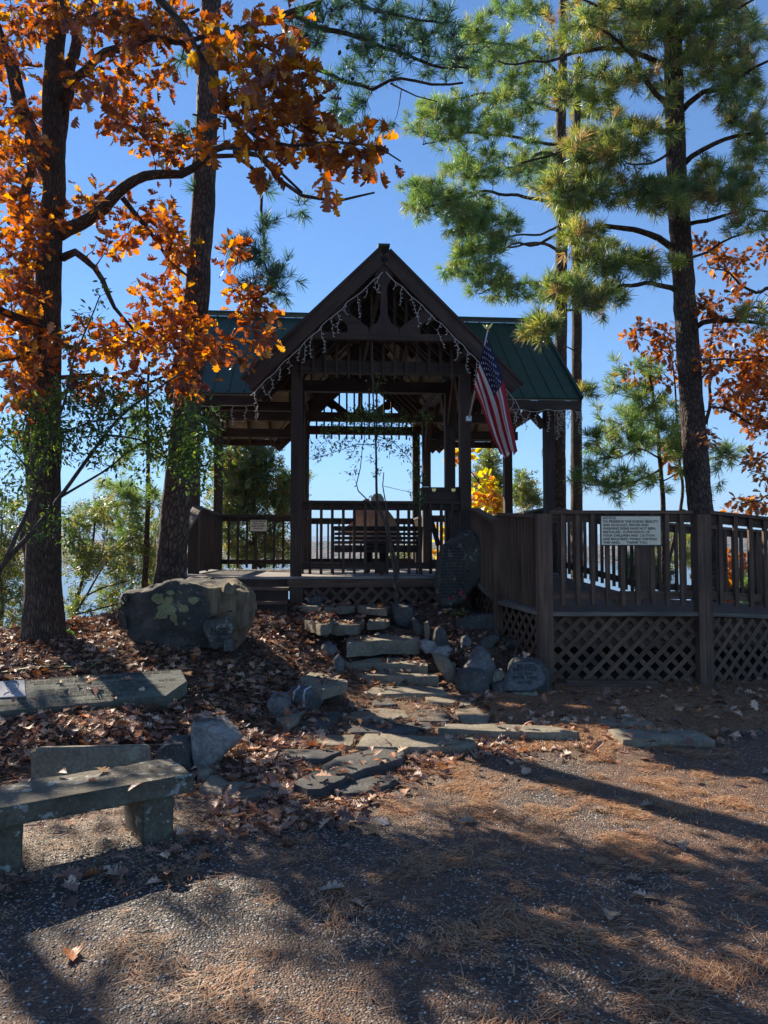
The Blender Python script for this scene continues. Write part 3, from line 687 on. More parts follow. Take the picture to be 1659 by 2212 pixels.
# rafters
rf = MB()
for sx in (-1, 1):
    y = .35
    while y < 6.5:
        if y < HY0: x1 = KX
        elif y < HYM: x1 = KX * (1 - (y - HY0) / (HYM - HY0)) + .02
        elif y < HY1: x1 = KX * (y - HYM) / (HY1 - HYM) + .02
        else: x1 = KX
        if x1 > .15: rf.bar((0, y, zg(0) - .05), (sx * x1, y, zg(x1) - .05), .045, .14, up=(sx, 0, 1))
        y += .42
    x = .2
    while x < HL - .1:
        for yy in (0, 1):
            f1 = 1.0 if x >= KX else x / KX; y1 = HYM + (HY0 - HYM) * f1 * (1 if not yy else -1)
            rf.bar((sx * x, HYM, RZ - .05), (sx * x, y1, zm(y1) - .05), .045, .14, up=(0, -1 if not yy else 1, 1))
        x += .42
rf.bar((0, .1, RZ - .14), (0, 6.5, RZ - .14), .06, .2); rf.bar((-HL + .1, HYM, RZ - .16), (HL - .1, HYM, RZ - .16), .06, .18)
rf.build('rafters', M['wood'], G)
# gable ends front and back: barge boards, collar, king post, curved braces, frieze of slats
def gable(y, sgn):
    yo = y
    for sx in (-1, 1):
        b = MB(); n = Vector((sx * math.sin(ga), 0, math.cos(ga)))
        b.bar(Vector((0, yo, zg(0))) + n * .0, Vector((sx * (KX + .03), yo, zg(KX + .03))) + n * .0, .05, .17, up=n); bb = b.build('barge_board', M['wood'], G)
        b = MB(); b.bar(Vector((0, yo - sgn * .005, zg(0))) + n * .107, Vector((sx * (KX + .05), yo - sgn * .005, zg(KX + .05))) + n * .107, .07, .04, up=n); b.build('roof_trim', M['wood'], bb)
    z1 = 4.56; hw = (RZ - .03 - z1) / (RZ - .03 - EZ) * KX + .05
    b = MB(); b.bar((-hw, yo + sgn * .03, z1 - .045), (hw, yo + sgn * .03, z1 - .045), .09, .09); b.build('collar_beam', M['wood'], G)
    # king post with flared foot
    t = .06; y0 = yo if sgn > 0 else yo - t
    kp = [(-.21, z1 + .001), (.21, z1 + .001), (.20, z1 + .07), (.10, z1 + .15), (.05, z1 + .27), (.045, z1 + .62), (.07, z1 + .72), (.13, z1 + .80), (.03, zg(0) - .11), (-.03, zg(0) - .11), (-.13, z1 + .80), (-.07, z1 + .72), (-.045, z1 + .62), (-.05, z1 + .27), (-.10, z1 + .15), (-.20, z1 + .07)]
    b = MB(); b.prism(kp, 1, t, (0, y0, 0)); b.build('king_post', M['wood'], G)
    for sx in (-1, 1):
        KB = 1.0
        br = [(.215, z1 + .003), (.50, z1 + .003), (.50, z1 + .10), (.56, z1 + .17), (.64, z1 + .17), (.86, z1 + .33), (.78, z1 + .44), (.70, z1 + .46), (.215, z1 + .08)]
        br = [(sx * x, z) for x, z in br]
        if sx < 0: br.reverse()
        b = MB(); b.prism(br, 0, t - .01, (0, y0 + .005, 0)); b.build('curved_brace', M['wood'], G)
gable(0.0, 1); gable(GY1, -1)
def frieze(y, sgn):
    k = 0; x = -1.12
    beam('frieze_beam', (-1.27, y, 4.30), (1.27, y, 4.30), .06, .05) if False else None
    while x < 1.15:
        top = zg(x) - .13
        b = MB(); b.box((x - .019, y - .02, 4.02), (x + .019, y + .02, top), 2); b.build('frieze_baluster', M['wood'], G); x += .1625
frieze(.345, 1); frieze(6.255, -1)
for sx in (-1, 1):
    for y in (1.75, 4.5): 
        b = MB(); b.bar((0, y, 4.28), (sx * .02, y, RZ - .2), .05, .09); 
    bb = MB(); bb.bar((sx * 1.2, 1.75, 4.3), (sx * .1, 1.75, 5.55), .05, .1, up=(sx, 0, 1)); bb.build('truss_rafter', M['wood'], G)
# railings
def railing(p0, p1, n, h=1.05, bot=.10, side=-1, parent=G, bw=.04, post_w=None, m='rail', name='railing', sp=None, cap=True, capw=.14, over=.07, foot=True, z_ov=True):
    """rail between two floor points (z = floor); balusters fixed on the given side"""
    p0 = Vector(p0); p1 = Vector(p1); d = p1 - p0; dh = Vector((d.x, d.y, 0)); L = dh.length; dn = dh / L; nn = Vector((dn.y, -dn.x, 0)) * side
    b = MB(); up = Vector((0, 0, 1))
    if cap: b.bar(p0 + up * (h - .019), p1 + up * (h - .019), capw, .038)
    b.bar(p0 + up * (h - .085), p1 + up * (h - .085), .038, .088); b.bar(p0 + up * (bot + .045), p1 + up * (bot + .045), .038, .088)
    if foot:
        mid = (p0 + p1) / 2 - dn * .0; q = [(-.10, bot - .001), (.10, bot - .001), (0.0, bot - .10)]
        i = len(b.v)
        for t in (-.018, .018):
            for (a, z) in q: b.v.append(mid + dn * a + nn * t + up * z)
        b.face((i, i + 1, i + 2), ((0, 0), (.1, 0), (.05, .1))); b.face((i + 5, i + 4, i + 3), ((0, 0), (.1, 0), (.05, .1)))
        for k in range(3): b.face((i + k, i + 3 + k, i + 3 + (k + 1) % 3, i + (k + 1) % 3), ((0, 0), (.1, 0), (.1, .1), (0, .1)))
    ro = b.build(name, M[m], parent)
    if cap == 'grey': pass
    for k in range(n):
        f_ = (k + .75) / (n + .5); q = p0 + d * f_ + nn * (.019 + bw / 2 + .001)
        q = q + nn * random.uniform(0, .002)
        c = MB(); c.box(q + Vector((0, 0, bot - over)) - Vector((bw / 2, bw / 2, 0)), q + Vector((0, 0, h - .042)) + Vector((bw / 2, bw / 2, 0)), 2)
        c.build('baluster', M[m], ro)
    return ro
railing((-1.11, .45, GZ), (1.11, .45, GZ), 14, side=1, m='wood')
railing((-1.11, 6.15, GZ), (1.11, 6.15, GZ), 9, side=-1, m='wood')
railing((-2.72, 4.5, GZ), (-1.27, 4.5, GZ), 8, side=1, m='wood', h=1.04)
railing((-2.8, 1.83, GZ), (-2.8, 4.42, GZ), 15, side=1, m='wood')
railing((1.27, 4.5, GZ), (2.72, 4.5, GZ), 8, side=1, m='wood', h=1.04)
railing((2.8, 1.83, GZ), (2.8, 4.42, GZ), 15, side=-1, m='wood')
railing((-1.19, 4.58, GZ), (-1.19, 6.07, GZ), 8, side=1, m='rail'); railing((1.19, 4.58, GZ), (1.19, 6.07, GZ), 8, side=-1, m='rail')
railing((1.19, .53, GZ), (1.19, 1.67, GZ), 7, side=-1, m='wood')
# steps of the left wing and its handrail
for k, (z0, z1, y0, y1) in enumerate(((GZ - .17, GZ - .135, -.02, .35), (GZ - .335, GZ - .30, -.36, -.01))):
    b = MB(); b.box((-2.7, y0, z0), (-1.272, y1 - .005, z1), 0); b.build('stair_tread', M['rail'], G)
    b = MB(); b.box((-2.68, y0 + .03, z0 - .16), (-1.274, y0 + .07, z0 - .002), 0); b.build('stair_riser', M['wood'], G)
b = MB(); b.box((-1.27, .30, .7), (-1.08, .40, GZ - .16), 2) 
b = MB(); b.bar((-2.72, 1.6, GZ + 1.02), (-2.78, -.20, GZ + .34), .15, .035); b.build('handrail', M['cap'], G)
b = MB(); b.box((-2.83, -.14, .6), (-2.70, -.02, GZ + .33), 2); b.build('handrail_post', M['rail'], G)
b = MB(); b.box((-2.86, .45, .6), (-2.74, .57, GZ + .57), 2); b.build('handrail_post', M['rail'], G)
# skirt lattice
def lattice(P0, P1, z0a, z1a, z0b, z1b, name, parent, sp=.125, wd=.036, m='rail', frame=False, backing=.028):
    """diagonal slats clipped to the quad between P0 and P1 (local xy)"""
    P0 = Vector((P0[0], P0[1])); P1 = Vector((P1[0], P1[1])); L = (P1 - P0).length; d = (P1 - P0) / L; nn = Vector((d.y, -d.x)); b = MB()
    def pt(s_, z, o): q = P0 + d * s_ + nn * o; return Vector((q.x, q.y, z))
    for sg, off in ((1, .004), (-1, -.005)):
        Hh = max(z1a, z1b) - min(z0a, z0b); zb = min(z0a, z0b); c = -Hh - sp
        while c < L + Hh + sp:
            # line s = c + sg*(z-zb)   (45 degrees); find the part inside
            pts = []
            for i in range(81):
                z = zb + Hh * i / 80; s_ = c + sg * (z - zb) + (0 if sg > 0 else 0)
                if 0 <= s_ <= L:
                    lo = z0a + (z0b - z0a) * s_ / L; hi = z1a + (z1b - z1a) * s_ / L
                    if lo <= z <= hi: pts.append((s_, z))
            if len(pts) > 2: b.bar(pt(*pts[0], off), pt(*pts[-1], off), wd, .008, up=Vector((nn.x, nn.y, 0)))
            c += sp * 1.0
    return b.build(name, M[m], parent)
lattice((-1.08, .335), (1.25, .335), .76, GZ - .15, .70, GZ - .15, 'lattice_skirt', G, sp=.19, wd=.05, m='rail')
b = MB(); b.box((-1.27, .30, .68), (-1.09, .38, GZ - .155), 2); b.build('skirt_post', M['rail'], G)
b = MB(); b.box((-1.3, .31, GZ - .15), (1.27, .355, GZ - .038), 0); b.build('skirt_fascia', M['rail'], G)

# ------------------------------------------------------------ RAMP DECK at right
D = empty('wooden_ramp', (2.6, 8.5, .13)); DO = D.location
tag(D, 'weathered wooden ramp deck with lattice skirt and slatted railings right of the gazebo', 'ramp')
class Sub: pass
def dpart(mb, name, m, parent=None):
    o = mb.build(name, M[m] if isinstance(m, str) else m, None); 
    if parent is None: rel(o, D)
    else: o.parent = parent
    return o
cA = at(1173, 1100, 8.5); zdk = .93
c0 = Vector((cA.x, 8.5, zdk)); c1 = Vector((at(1507, 1100, 8.5).x, 8.5, zdk)); c2 = Vector((at(1659, 1100, 9.0).x, 9.0, zdk - .075)); c3 = Vector((7.6, 9.9, zdk - .25))
cI = Vector((at(1083, 1120, 9.55).x, 9.55, .99)); cG = Vector((1.27, 10.72, 1.22)); gA = gw(2.75, 1.62, GZ); gB = gw(1.3, 1.62, GZ)
fB = Vector((3.62, 10.7, .95)); fC = Vector((7.6, 11.6, .70)); 
f = MB()
def clipx(poly, x0, x1):
    def cut(P, x, keep):
        out = []
        for i in range(len(P)):
            a, b = P[i], P[(i + 1) % len(P)]; ia = keep(a.x, x); ib = keep(b.x, x)
            if ia: out.append(a)
            if ia != ib: t = (x - a.x) / (b.x - a.x); out.append(a.lerp(b, t))
        return out
    P = cut(poly, x0, lambda v, x: v >= x); 
    return cut(P, x1, lambda v, x: v <= x) if P else P
deckpolys = [[c0, c1, fB, cI], [c1, c2, c3, fC, fB], [cI, fB, gA, gB, cG]]
for P in deckpolys:
    for q in range(int((1.0 - 0) / .14), int(8 / .14)):
        Q = clipx(P, q * .14, q * .14 + .134)
        if len(Q) > 2: f.poly3(Q, (0, 0, -.035))
deckfloor = dpart(f, 'deck_floor', 'duff')
f = MB()
for a, b in ((c0, c1), (c1, c2), (c2, c3), (c0, cI), (cI, cG)):
    nn = Vector(((b - a).y, -(b - a).x, 0)).normalized() * (.025 if a is not c0 or b is c1 else -.02)
    if b in (cI, cG): nn = -Vector(((b - a).y, -(b - a).x, 0)).normalized() * .025
    f.bar(a + nn + Vector((0, 0, -.018)), b + nn + Vector((0, 0, -.018)), .11, .04)
dpart(f, 'deck_edge_board', 'cap')
f = MB()
for a, b in ((c0, c1), (c1, c2), (c2, c3), (fB, fC)):
    nn = -Vector(((b - a).y, -(b - a).x, 0)).normalized() * .10
    f.bar(a + nn + Vector((0, 0, -.22)), b + nn + Vector((0, 0, -.22)), .04, .34)
f.bar(fB + Vector((0, 0, -.50)), gA + Vector((0, 0, -.50)), .04, .90); f.bar(fB + Vector((0, .06, -.55)), fC + Vector((0, .06, -.45)), .04, .80)  # added deep boards hide the lake, keeping the space behind the lattice dark
dpart(f, 'rim_joist_and_blockers', 'rail')
class P_: pass
def drail(a, b, n, h, bot, side, m='rail', **k):
    # railing() parents to an object: build at world, then re-parent
    r = railing(a, b, n, h=h, bot=bot, side=side, parent=None, m=m, **k)
    rel(r, D); return r
def dpost(p, z0, z1, w=.14, m='rail'):
    f = MB(); f.box((p.x - w / 2, p.y - w / 2, z0), (p.x + w / 2, p.y + w / 2, z1), 2); return dpart(f, 'post', m)
RH = 1.115
dpost(c0 + Vector((0, -.03, 0)), .02, zdk + RH - .04, .155); dpost(c1 + Vector((.03, -.02, 0)), .04, zdk + RH - .045, .15); dpost(c3, -.1, c3.z + RH - .045); dpost(cI + Vector((-.05, 0, 0)), .2, cI.z + 1.0, .11)
dpost(c2.lerp(c3, .35), 0, c2.lerp(c3, .35).z + RH - .045)
e1 = Vector((.08, 0, 0))
drail(c0 + e1, c1 - e1, 9, RH, .14, 1, bw=.045, over=.06, capw=.15); 
m1 = c2.lerp(c3, .35)
drail(c1 + Vector((.09, .02, 0)), m1 - Vector((.08, .03, 0)), 9, RH, .14, 1, bw=.045, over=.06, foot=False, capw=.15); drail(m1 + Vector((.08, .03, 0)), c3, 7, RH, .14, 1, bw=.045, foot=False)
drail(c0 + Vector((-.03, .09, 0)), cI + Vector((.0, -.06, 0)), 11, 1.08, .12, -1, bw=.038, over=.07, capw=.14)
drail(cI + Vector((-.02, .06, 0)), cG + Vector((-.02, -.02, 0)), 13, .98, .1, -1, bw=.038, foot=False)
drail(gA + Vector((.1, -.1, 0)), fB, 15, 1.03, .12, 1, bw=.04, foot=False); drail(fB + Vector((.1, .02, 0)), fC, 30, 1.06, .12, 1, bw=.04, foot=False)
dpost(fB, -.4, fB.z + 1.0, .2); dpost(fB.lerp(fC, .45), -.6, 1.8); 
def dlat(a, b, za0, zb0, name='lattice_panel'):
    r = lattice((a.x, a.y), (b.x, b.y), za0, a.z - .055, zb0, b.z - .055, name, None, sp=.177, wd=.05); rel(r, D)
dlat(c0 + Vector((.07, .02, 0)), c1 - Vector((.05, -.02, 0)), .16, .16); dlat(c1 + Vector((.1, .02, 0)), m1 - Vector((.07, 0, 0)), .15, .10); dlat(m1 + Vector((.07, 0, 0)), c3, .1, .05)
dlat(cI + Vector((.0, -.05, 0)), c0 + Vector((-.04, .06, 0)), .62, .17); dlat(cG, cI + Vector((0, .05, 0)), .8, .62)

# sign boards
def text_obj(lines, name, size, m, parent, mtx, depth=.002, align='LEFT', gap=1.25, bold=0.0, sx=1.0):
    cu = bpy.data.curves.new(name, 'FONT'); cu.body = '\n'.join(lines); cu.size = size; cu.align_x = align; cu.space_line = gap; cu.extrude = depth; cu.offset = bold; cu.resolution_u = 2
    t = bpy.data.objects.new(name, cu); C.objects.link(t); dg = bpy.context.evaluated_depsgraph_get(); dg.update()
    me = bpy.data.meshes.new_from_object(t.evaluated_get(dg)); bpy.data.objects.remove(t); bpy.data.curves.remove(cu)
    me.materials.clear(); me.materials.append(m); me.transform(Matrix.Diagonal((sx, 1, 1, 1)))
    o = bpy.data.objects.new(name, me); C.objects.link(o)
    if parent: o.parent = parent
    o.matrix_local = mtx; return o
def frame_mtx(o, x, up):
    x = Vector(x).normalized(); up = Vector(up); z = x.cross(up).normalized(); y = z.cross(x)
    m = Matrix((x, y, z)).transposed().to_4x4(); m.translation = Vector(o); return m
# notice sign on the front railing
a = at(1296, 1114, 8.4); b = at(1428, 1114, 8.4); lo = at(1296, 1179, 8.4)
Wd = (b - a).length; Hd = a.z - lo.z; ctr = (a + b) / 2 + Vector((0, 0, -Hd / 2)); ctr.y = 8.40
sg = empty('sign', ctr); tag(sg, 'cream notice board with green edge screwed to the front railing of the ramp', 'sign')
f = MB(); f.box((-Wd / 2, -.006, -Hd / 2), (Wd / 2, .012, Hd / 2), 0); f.build('edge_frame', M['sign_edge'], sg)
f = MB(); f.box((-Wd / 2 + .012, -.010, -Hd / 2 + .011), (Wd / 2 - .012, -.0065, Hd / 2 - .008), 0); f.build('board', M['sign'], sg)
fm = Matrix.Rotation(R(90), 4, 'X')
ls = Hd / 8.45
L1 = ['TO PRESERVE THE SCENIC BEAUTY', 'AND ECOLOGY, FENCES AND', 'WARNING SIGNS HAVE NOT BEEN', 'INSTALLED.', 'YOUR CHILDREN AND', 'ARE REQUIRED WHILE VISITING', 'THIS AREA.      THANK YOU.']
x0 = -Wd / 2 + .028
text_obj(['NOTICE:'], 'lettering', ls * .98, M['ink_brown'], sg, Matrix.Translation((x0, -.0105, Hd / 2 - ls * 1.0)) @ fm, .0008, bold=.0012, sx=.98)
for i, l in enumerate(L1):
    zz = Hd / 2 - ls * (1.95 + i * .98)
    t = text_obj([l], 'lettering', ls * .92, M['ink'], sg, Matrix.Translation((x0, -.0105, zz)) @ fm, .0008, bold=.0009)
    wl = max(v.co.x for v in t.data.vertices); full = {0: .905, 1: .745, 2: .855, 3: .30, 4: .575, 5: .875, 6: .725}[i] * Wd
    t.data.transform(Matrix.Diagonal((full / wl, 1, 1, 1)))
    for (li, s_, x1, x2, mm) in ((3, 'SUPERVISION', .325, .675, 'ink_brown'), (3, 'OF', .70, .765, 'ink'), (4, 'CAUTION', .60, .84, 'ink_brown')):
        if li == i:
            t = text_obj([s_], 'lettering', ls * .92, M[mm], sg, Matrix.Translation((x0 + x1 * Wd, -.0105, zz)) @ fm, .0008, bold=.0009)
            wl = max(v.co.x for v in t.data.vertices); t.data.transform(Matrix.Diagonal(((x2 - x1) * Wd / wl, 1, 1, 1)))
# small sign on the left wing back railing
p = gw(-2.03, 4.4, GZ + .83)
s2 = empty('sign', p, GR); tag(s2, 'small cream warning sign on the back railing of the left gazebo wing', 'sign')
f = MB(); f.box((-.17, -.006, -.12), (.17, .008, .12), 0); f.build('edge_frame', M['sign_edge'], s2)
f = MB(); f.box((-.155, -.009, -.105), (.155, -.0065, .105), 0); f.build('board', M['sign'], s2)
for i, (l, w_) in enumerate((('PLEASE REMAIN', .27), ('INSIDE RAILS.', .22), ('AREA SLIPPERY', .27), ('WHEN WET.', .19))):
    t = text_obj([l], 'lettering', .045, M['ink'], s2, Matrix.Translation((0, -.0095, .068 - i * .046)) @ fm, .0006, align='CENTER', bold=.0012)
    xs_ = [v.co.x for v in t.data.vertices]; t.data.transform(Matrix.Diagonal((w_ / (max(xs_) - min(xs_)), 1, 1, 1)))

# box with hinges on the front guard
BXo = gw(.88, .62, GZ + 1.05); bx = empty('wooden_box', BXo, GR); tag(bx, 'dark wooden box with brass hinges standing on the gazebo front railing', 'box')
f = MB(); f.box((-.29, -.12, .02), (.27, .14, .165), 0); f.build('body', M['wood'], bx)
f = MB(); f.box((-.30, -.135, .167), (.28, .15, .205), 0); ld = f.build('lid', M['wood'], bx)
for x in (-.13, .15):
    f = MB(); f.box((x - .028, -.141, .150), (x + .028, -.136, .185), 0); f.box((x - .012, -.125, .140), (x + .012, -.121, .166), 0); f.build('hinge', M['brass'], bx)
for x in (-.24, .22):
    f = MB(); f.box((x - .035, -.13, .206), (x + .04, -.10, .214), 0); f.build('clasp', M['steel'], ld)
f = MB(); f.box((-.34, -.14, -.02), (.31, .16, .018), 0); f.bar((-.2, .12, -.02), (-.06, -.08, -.62), .04, .06); f.bar((.2, .12, -.02), (.08, -.08, -.62), .04, .06); f.build('shelf', M['wood'], bx)

# string lights: wire with hanging icicles
def icicles(path, label, every=.11, dmin=.08, dmax=.36, seed=1):
    rr = random.Random(seed); pts = catmull(path, .08); mb = MB(); bl = MB()
    sag = [p + Vector((0, 0, -.02 * abs(math.sin(i * .7)) + rr.uniform(-.012, .012))) + Vector((rr.uniform(-.008, .008),) * 2 + (0,)) for i, p in enumerate(pts)]
    mb.tube(sag, .0045, 4, cap=False); acc = 0
    for i in range(1, len(sag)):
        acc += (sag[i] - sag[i - 1]).length
        if acc > every * rr.uniform(.6, 1.3):
            acc = 0; q = sag[i].copy(); L = rr.uniform(dmin, dmax); Q = [q.copy()]; dx = 0
            n = max(2, int(L / .045))
            for k in range(n):
                q = q + Vector((rr.uniform(-.03, .03), rr.uniform(-.012, .012), -L / n)); Q.append(q.copy())
                e = q + Vector((rr.choice((-1, 1)) * rr.uniform(.018, .034), rr.uniform(-.01, .01), rr.uniform(-.02, .012)))
                bl.tube([q, e], [.0035, .0065], 4)
            mb.tube(Q, .0038, 3, cap=False)
    root = empty('string_lights', pts[0]); tag(root, label, 'string lights', 'strings of white lights hung round the gazebo eaves')
    rel(mb.build('wire', M['wire'], None), root); o = rel(bl.build('bulbs', M['wire'], None), root); tag(o, kind='stuff'); return root
icicles([gw(-KX + .0, -.06, zg(KX) - .20), gw(-.9, -.06, zg(.9) - .17), gw(-.02, -.06, zg(0) - .24)], 'white icicle string lights along the left slope of the front gable', seed=2)
icicles([gw(.02, -.06, zg(0) - .24), gw(.9, -.06, zg(.9) - .17), gw(KX, -.06, zg(KX) - .2), gw(KX + .05, .3, zg(KX) - .28)], 'white icicle string lights along the right slope of the front gable', seed=3)
icicles([gw(KX + .05, HY0 - .03, EZ - .10), gw(2.5, HY0 - .04, EZ - .12), gw(HL, HY0 - .03, EZ - .08)], 'white icicle string lights under the right roof eave', seed=4)
icicles([gw(-HL, HY0 - .03, EZ - .08), gw(-2.5, HY0 - .04, EZ - .12), gw(-KX - .05, HY0 - .03, EZ - .10)], 'white icicle string lights under the left roof eave', seed=5)
icicles([gw(HL + .02, HY0, EZ - .02), gw(HL + .02, 2.0, EZ + .2), gw(HL + .02, 3.3, EZ - .45)], 'loose white string lights dangling off the right end of the roof', dmin=.2, dmax=.5, seed=6)

# flag
fl = empty('flag', gw(1.19, .3, 3.8)); tag(fl, 'american flag hanging in folds from an angled pole on the right gazebo post', 'flag')
FD = 9.95
pA = at(1013, 905, 10.55); pT = at(1053, 716, 9.9)
f = MB(); f.tube([pA, pT], [.012, .010], 8); rel(f.build('flagpole', M['white'], None, True), fl)
f = MB(); f.box(pA - Vector((.035, .02, .03)), pA + Vector((.035, .09, .04)), 2); rel(f.build('bracket', M['steel'], None), fl)
# eagle finial
f = MB(); t = pT; f.tube([t, t + Vector((.004, 0, .02)), t + Vector((.0, 0, .028)), t + Vector((.002, 0, .055)), t + Vector((.0, 0, .085)), t + Vector((-.006, 0, .10))], [.012, .016, .008, .017, .010, .005], 8)
for sx in (-1, 1):
    b0 = len(f.v)
    pts = [(0, .045), (.02 * sx, .075), (.05 * sx, .105 if sx > 0 else .09), (.075 * sx, .12 if sx > 0 else .095), (.058 * sx, .075), (.04 * sx, .05), (.015 * sx, .03)]
    pts = [(x, z) for x, z in pts]
    if sx < 0: pts.reverse()
    f.prism(pts, 0, .008, t + Vector((0, -.004, 0)))
rel(f.build('eagle_finial', M['brass'], None), fl)
def lerp_path(P, s_):
    s_ = max(0, min(.9999, s_)) * (len(P) - 1); i = int(s_); q = s_ - i; return (P[i][0] + (P[i + 1][0] - P[i][0]) * q, P[i][1] + (P[i + 1][1] - P[i][1]) * q)
LE = [(1023, 838), (1038, 875), (1052, 915), (1066, 955), (1082, 986)]; RE = [(1051, 722), (1068, 765), (1083, 805), (1094, 845), (1099, 880), (1108, 925), (1118, 975)]
ME = [(1037, 780), (1053, 812), (1070, 862), (1084, 912), (1097, 978)]
def flagp(a, b):
    H0 = (1051 + (1023 - 1051) * a, 722 + (838 - 722) * a); l = lerp_path(LE, b); r = lerp_path(RE, b)
    s_ = 1 - a
    # sheet bunches: position across with folds
    wv = a + .10 * math.sin(a * 9.5 + .6) * min(1, b * 2.2) * (1 if 0 < a < 1 else 0)
    u = r[0] + (l[0] - r[0]) * wv; v = r[1] + (l[1] - r[1]) * wv
    depth = .11 * math.cos(a * 9.5 + .6 + b * .8) * min(1, b * 2.5) + .05 * math.sin(a * 21 + b * 4) * min(1, b * 2) + .03 * math.sin(b * 9)
    dp = FD + .22 * (1 - b) * a + depth
    v += 6 * math.sin(a * 12) * b
    return at(u, v, dp)
NA_, NB_ = 65, 60; V = [flagp(i / NA_, j / NB_) for j in range(NB_ + 1) for i in range(NA_ + 1)]; Fs = []; mi = []
for j in range(NB_):
    for i in range(NA_):
        k = j * (NA_ + 1) + i; Fs.append((k, k + 1, k + NA_ + 2, k + NA_ + 1)); stripe = int((i + .5) / NA_ * 13)
        mi.append(2 if (stripe < 7 and (j + .5) / NB_ < .4) else (0 if stripe % 2 == 0 else 1))
me = bpy.data.meshes.new('cloth'); me.from_pydata([tuple(v) for v in V], [], Fs)
for k in ('red', 'white', 'blue'): me.materials.append(M[k])
me.polygons.foreach_set('material_index', mi); me.polygons.foreach_set('use_smooth', [True] * len(Fs)); me.update()
cloth = rel(link('cloth', me), fl)
sm = bmesh.new()
for r_ in range(9):
    for c_ in range(6 if r_ % 2 == 0 else 5):
        a0 = (r_ + 1) / 10 * 7 / 13; b0 = (c_ * 2 + (1 if r_ % 2 == 0 else 2)) / 12 * .4; vs = []
        e = 1e-3; p0 = flagp(a0, b0); nn = (flagp(a0 + e, b0) - p0).cross(flagp(a0, b0 + e) - p0).normalized()
        for sgn in (-1, 1):
            vs = []
            for k in range(10):
                rr = (.021 if k % 2 == 0 else .0085); an = math.pi / 2 + k * math.pi / 5
                vs.append(sm.verts.new(flagp(a0 + rr * math.sin(an) / 1.15 * -1, b0 + rr * math.cos(an) / 1.35) + nn * sgn * .004))
            c = sm.verts.new(p0 + nn * sgn * .005)
            for k in range(10): sm.faces.new((c, vs[k], vs[(k + 1) % 10]))
me = bpy.data.meshes.new('stars'); sm.to_mesh(me); me.materials.append(M['white']); st = bpy.data.objects.new('stars', me); C.objects.link(st); st.parent = cloth
# ------------------------------------------------------------ STONES
def uvbox(me, sc=1.0):
    pass
def slab(zf, pts, label, above=.03, thick=.10, m='stone', name='flagstone', cat='flagstone', group=None, seed=0, rough=.012, zabs=None):
    """flat stone: outline of its top face"""
    above *= .55 if above > .035 else .9
    g = [gpt(*zf(*p)) for p in pts]; zc = sum(p.z for p in g) / len(g) if zabs is None else zabs - above
    z = zc + above; a = Vector((0, 0, EYE)); P = []
    for p in pts:
        u, v = zf(*p); d = at(u, v, 1) - a; t = (z - EYE) / d.z; P.append(a + d * t)
    # ragged outline
    Q = []
    for i in range(len(P)):
        p, q = P[i], P[(i + 1) % len(P)]; L = (q - p).length; n = max(1, int(L / .09)); dn = Vector((-(q - p).y, (q - p).x, 0)).normalized()
        for k in range(n):
            t = k / n; Q.append(p.lerp(q, t) + dn * (mnoise.noise(Vector((p.x * 3 + t * L * 11, p.y * 7, seed))) * .022 + (random.uniform(-.006, .006)) if k else 0))
    c = sum(Q, Vector()) / len(Q); bm = bmesh.new()
    vs = [bm.verts.new(q - c) for q in Q]; f = bm.faces.new(vs)
    if f.normal.z < 0: f.normal_flip()
    r = bmesh.ops.extrude_face_region(bm, geom=[f]); ev = [e for e in r['geom'] if isinstance(e, bmesh.types.BMVert)]
    for v in ev: v.co.z -= thick; v.co.x *= 1.0; v.co.y *= 1.0
    bmesh.ops.recalc_face_normals(bm, faces=bm.faces)
    top = [e for e in bm.edges if all(v.co.z > -1e-5 for v in e.verts)]
    bmesh.ops.bevel(bm, geom=top, offset=.010, segments=2, affect='EDGES', profile=.6)
    bmesh.ops.triangulate(bm, faces=[f for f in bm.faces if len(f.verts) > 4])
    for _ in range(3):
        lg = [e for e in bm.edges if e.calc_length() > .11]
        if lg: bmesh.ops.subdivide_edges(bm, edges=lg, cuts=1); bmesh.ops.triangulate(bm, faces=[f for f in bm.faces if len(f.verts) > 4])
    bm.normal_update()
    for v in bm.verts:
        w_ = v.co + c; v.co += v.normal * (mnoise.noise(w_ * 6) * rough + mnoise.noise(w_ * 22) * rough * .4)
    me = bpy.data.meshes.new(name); bm.to_mesh(me); bm.free(); me.materials.append(M[m])
    me.polygons.foreach_set('use_smooth', [True] * len(me.polygons))
    try: me.set_sharp_from_angle(angle=R(32))
    except Exception: pass
    o = bpy.data.objects.new(name, me); C.objects.link(o); o.location = c; tag(o, label, cat, group); return o
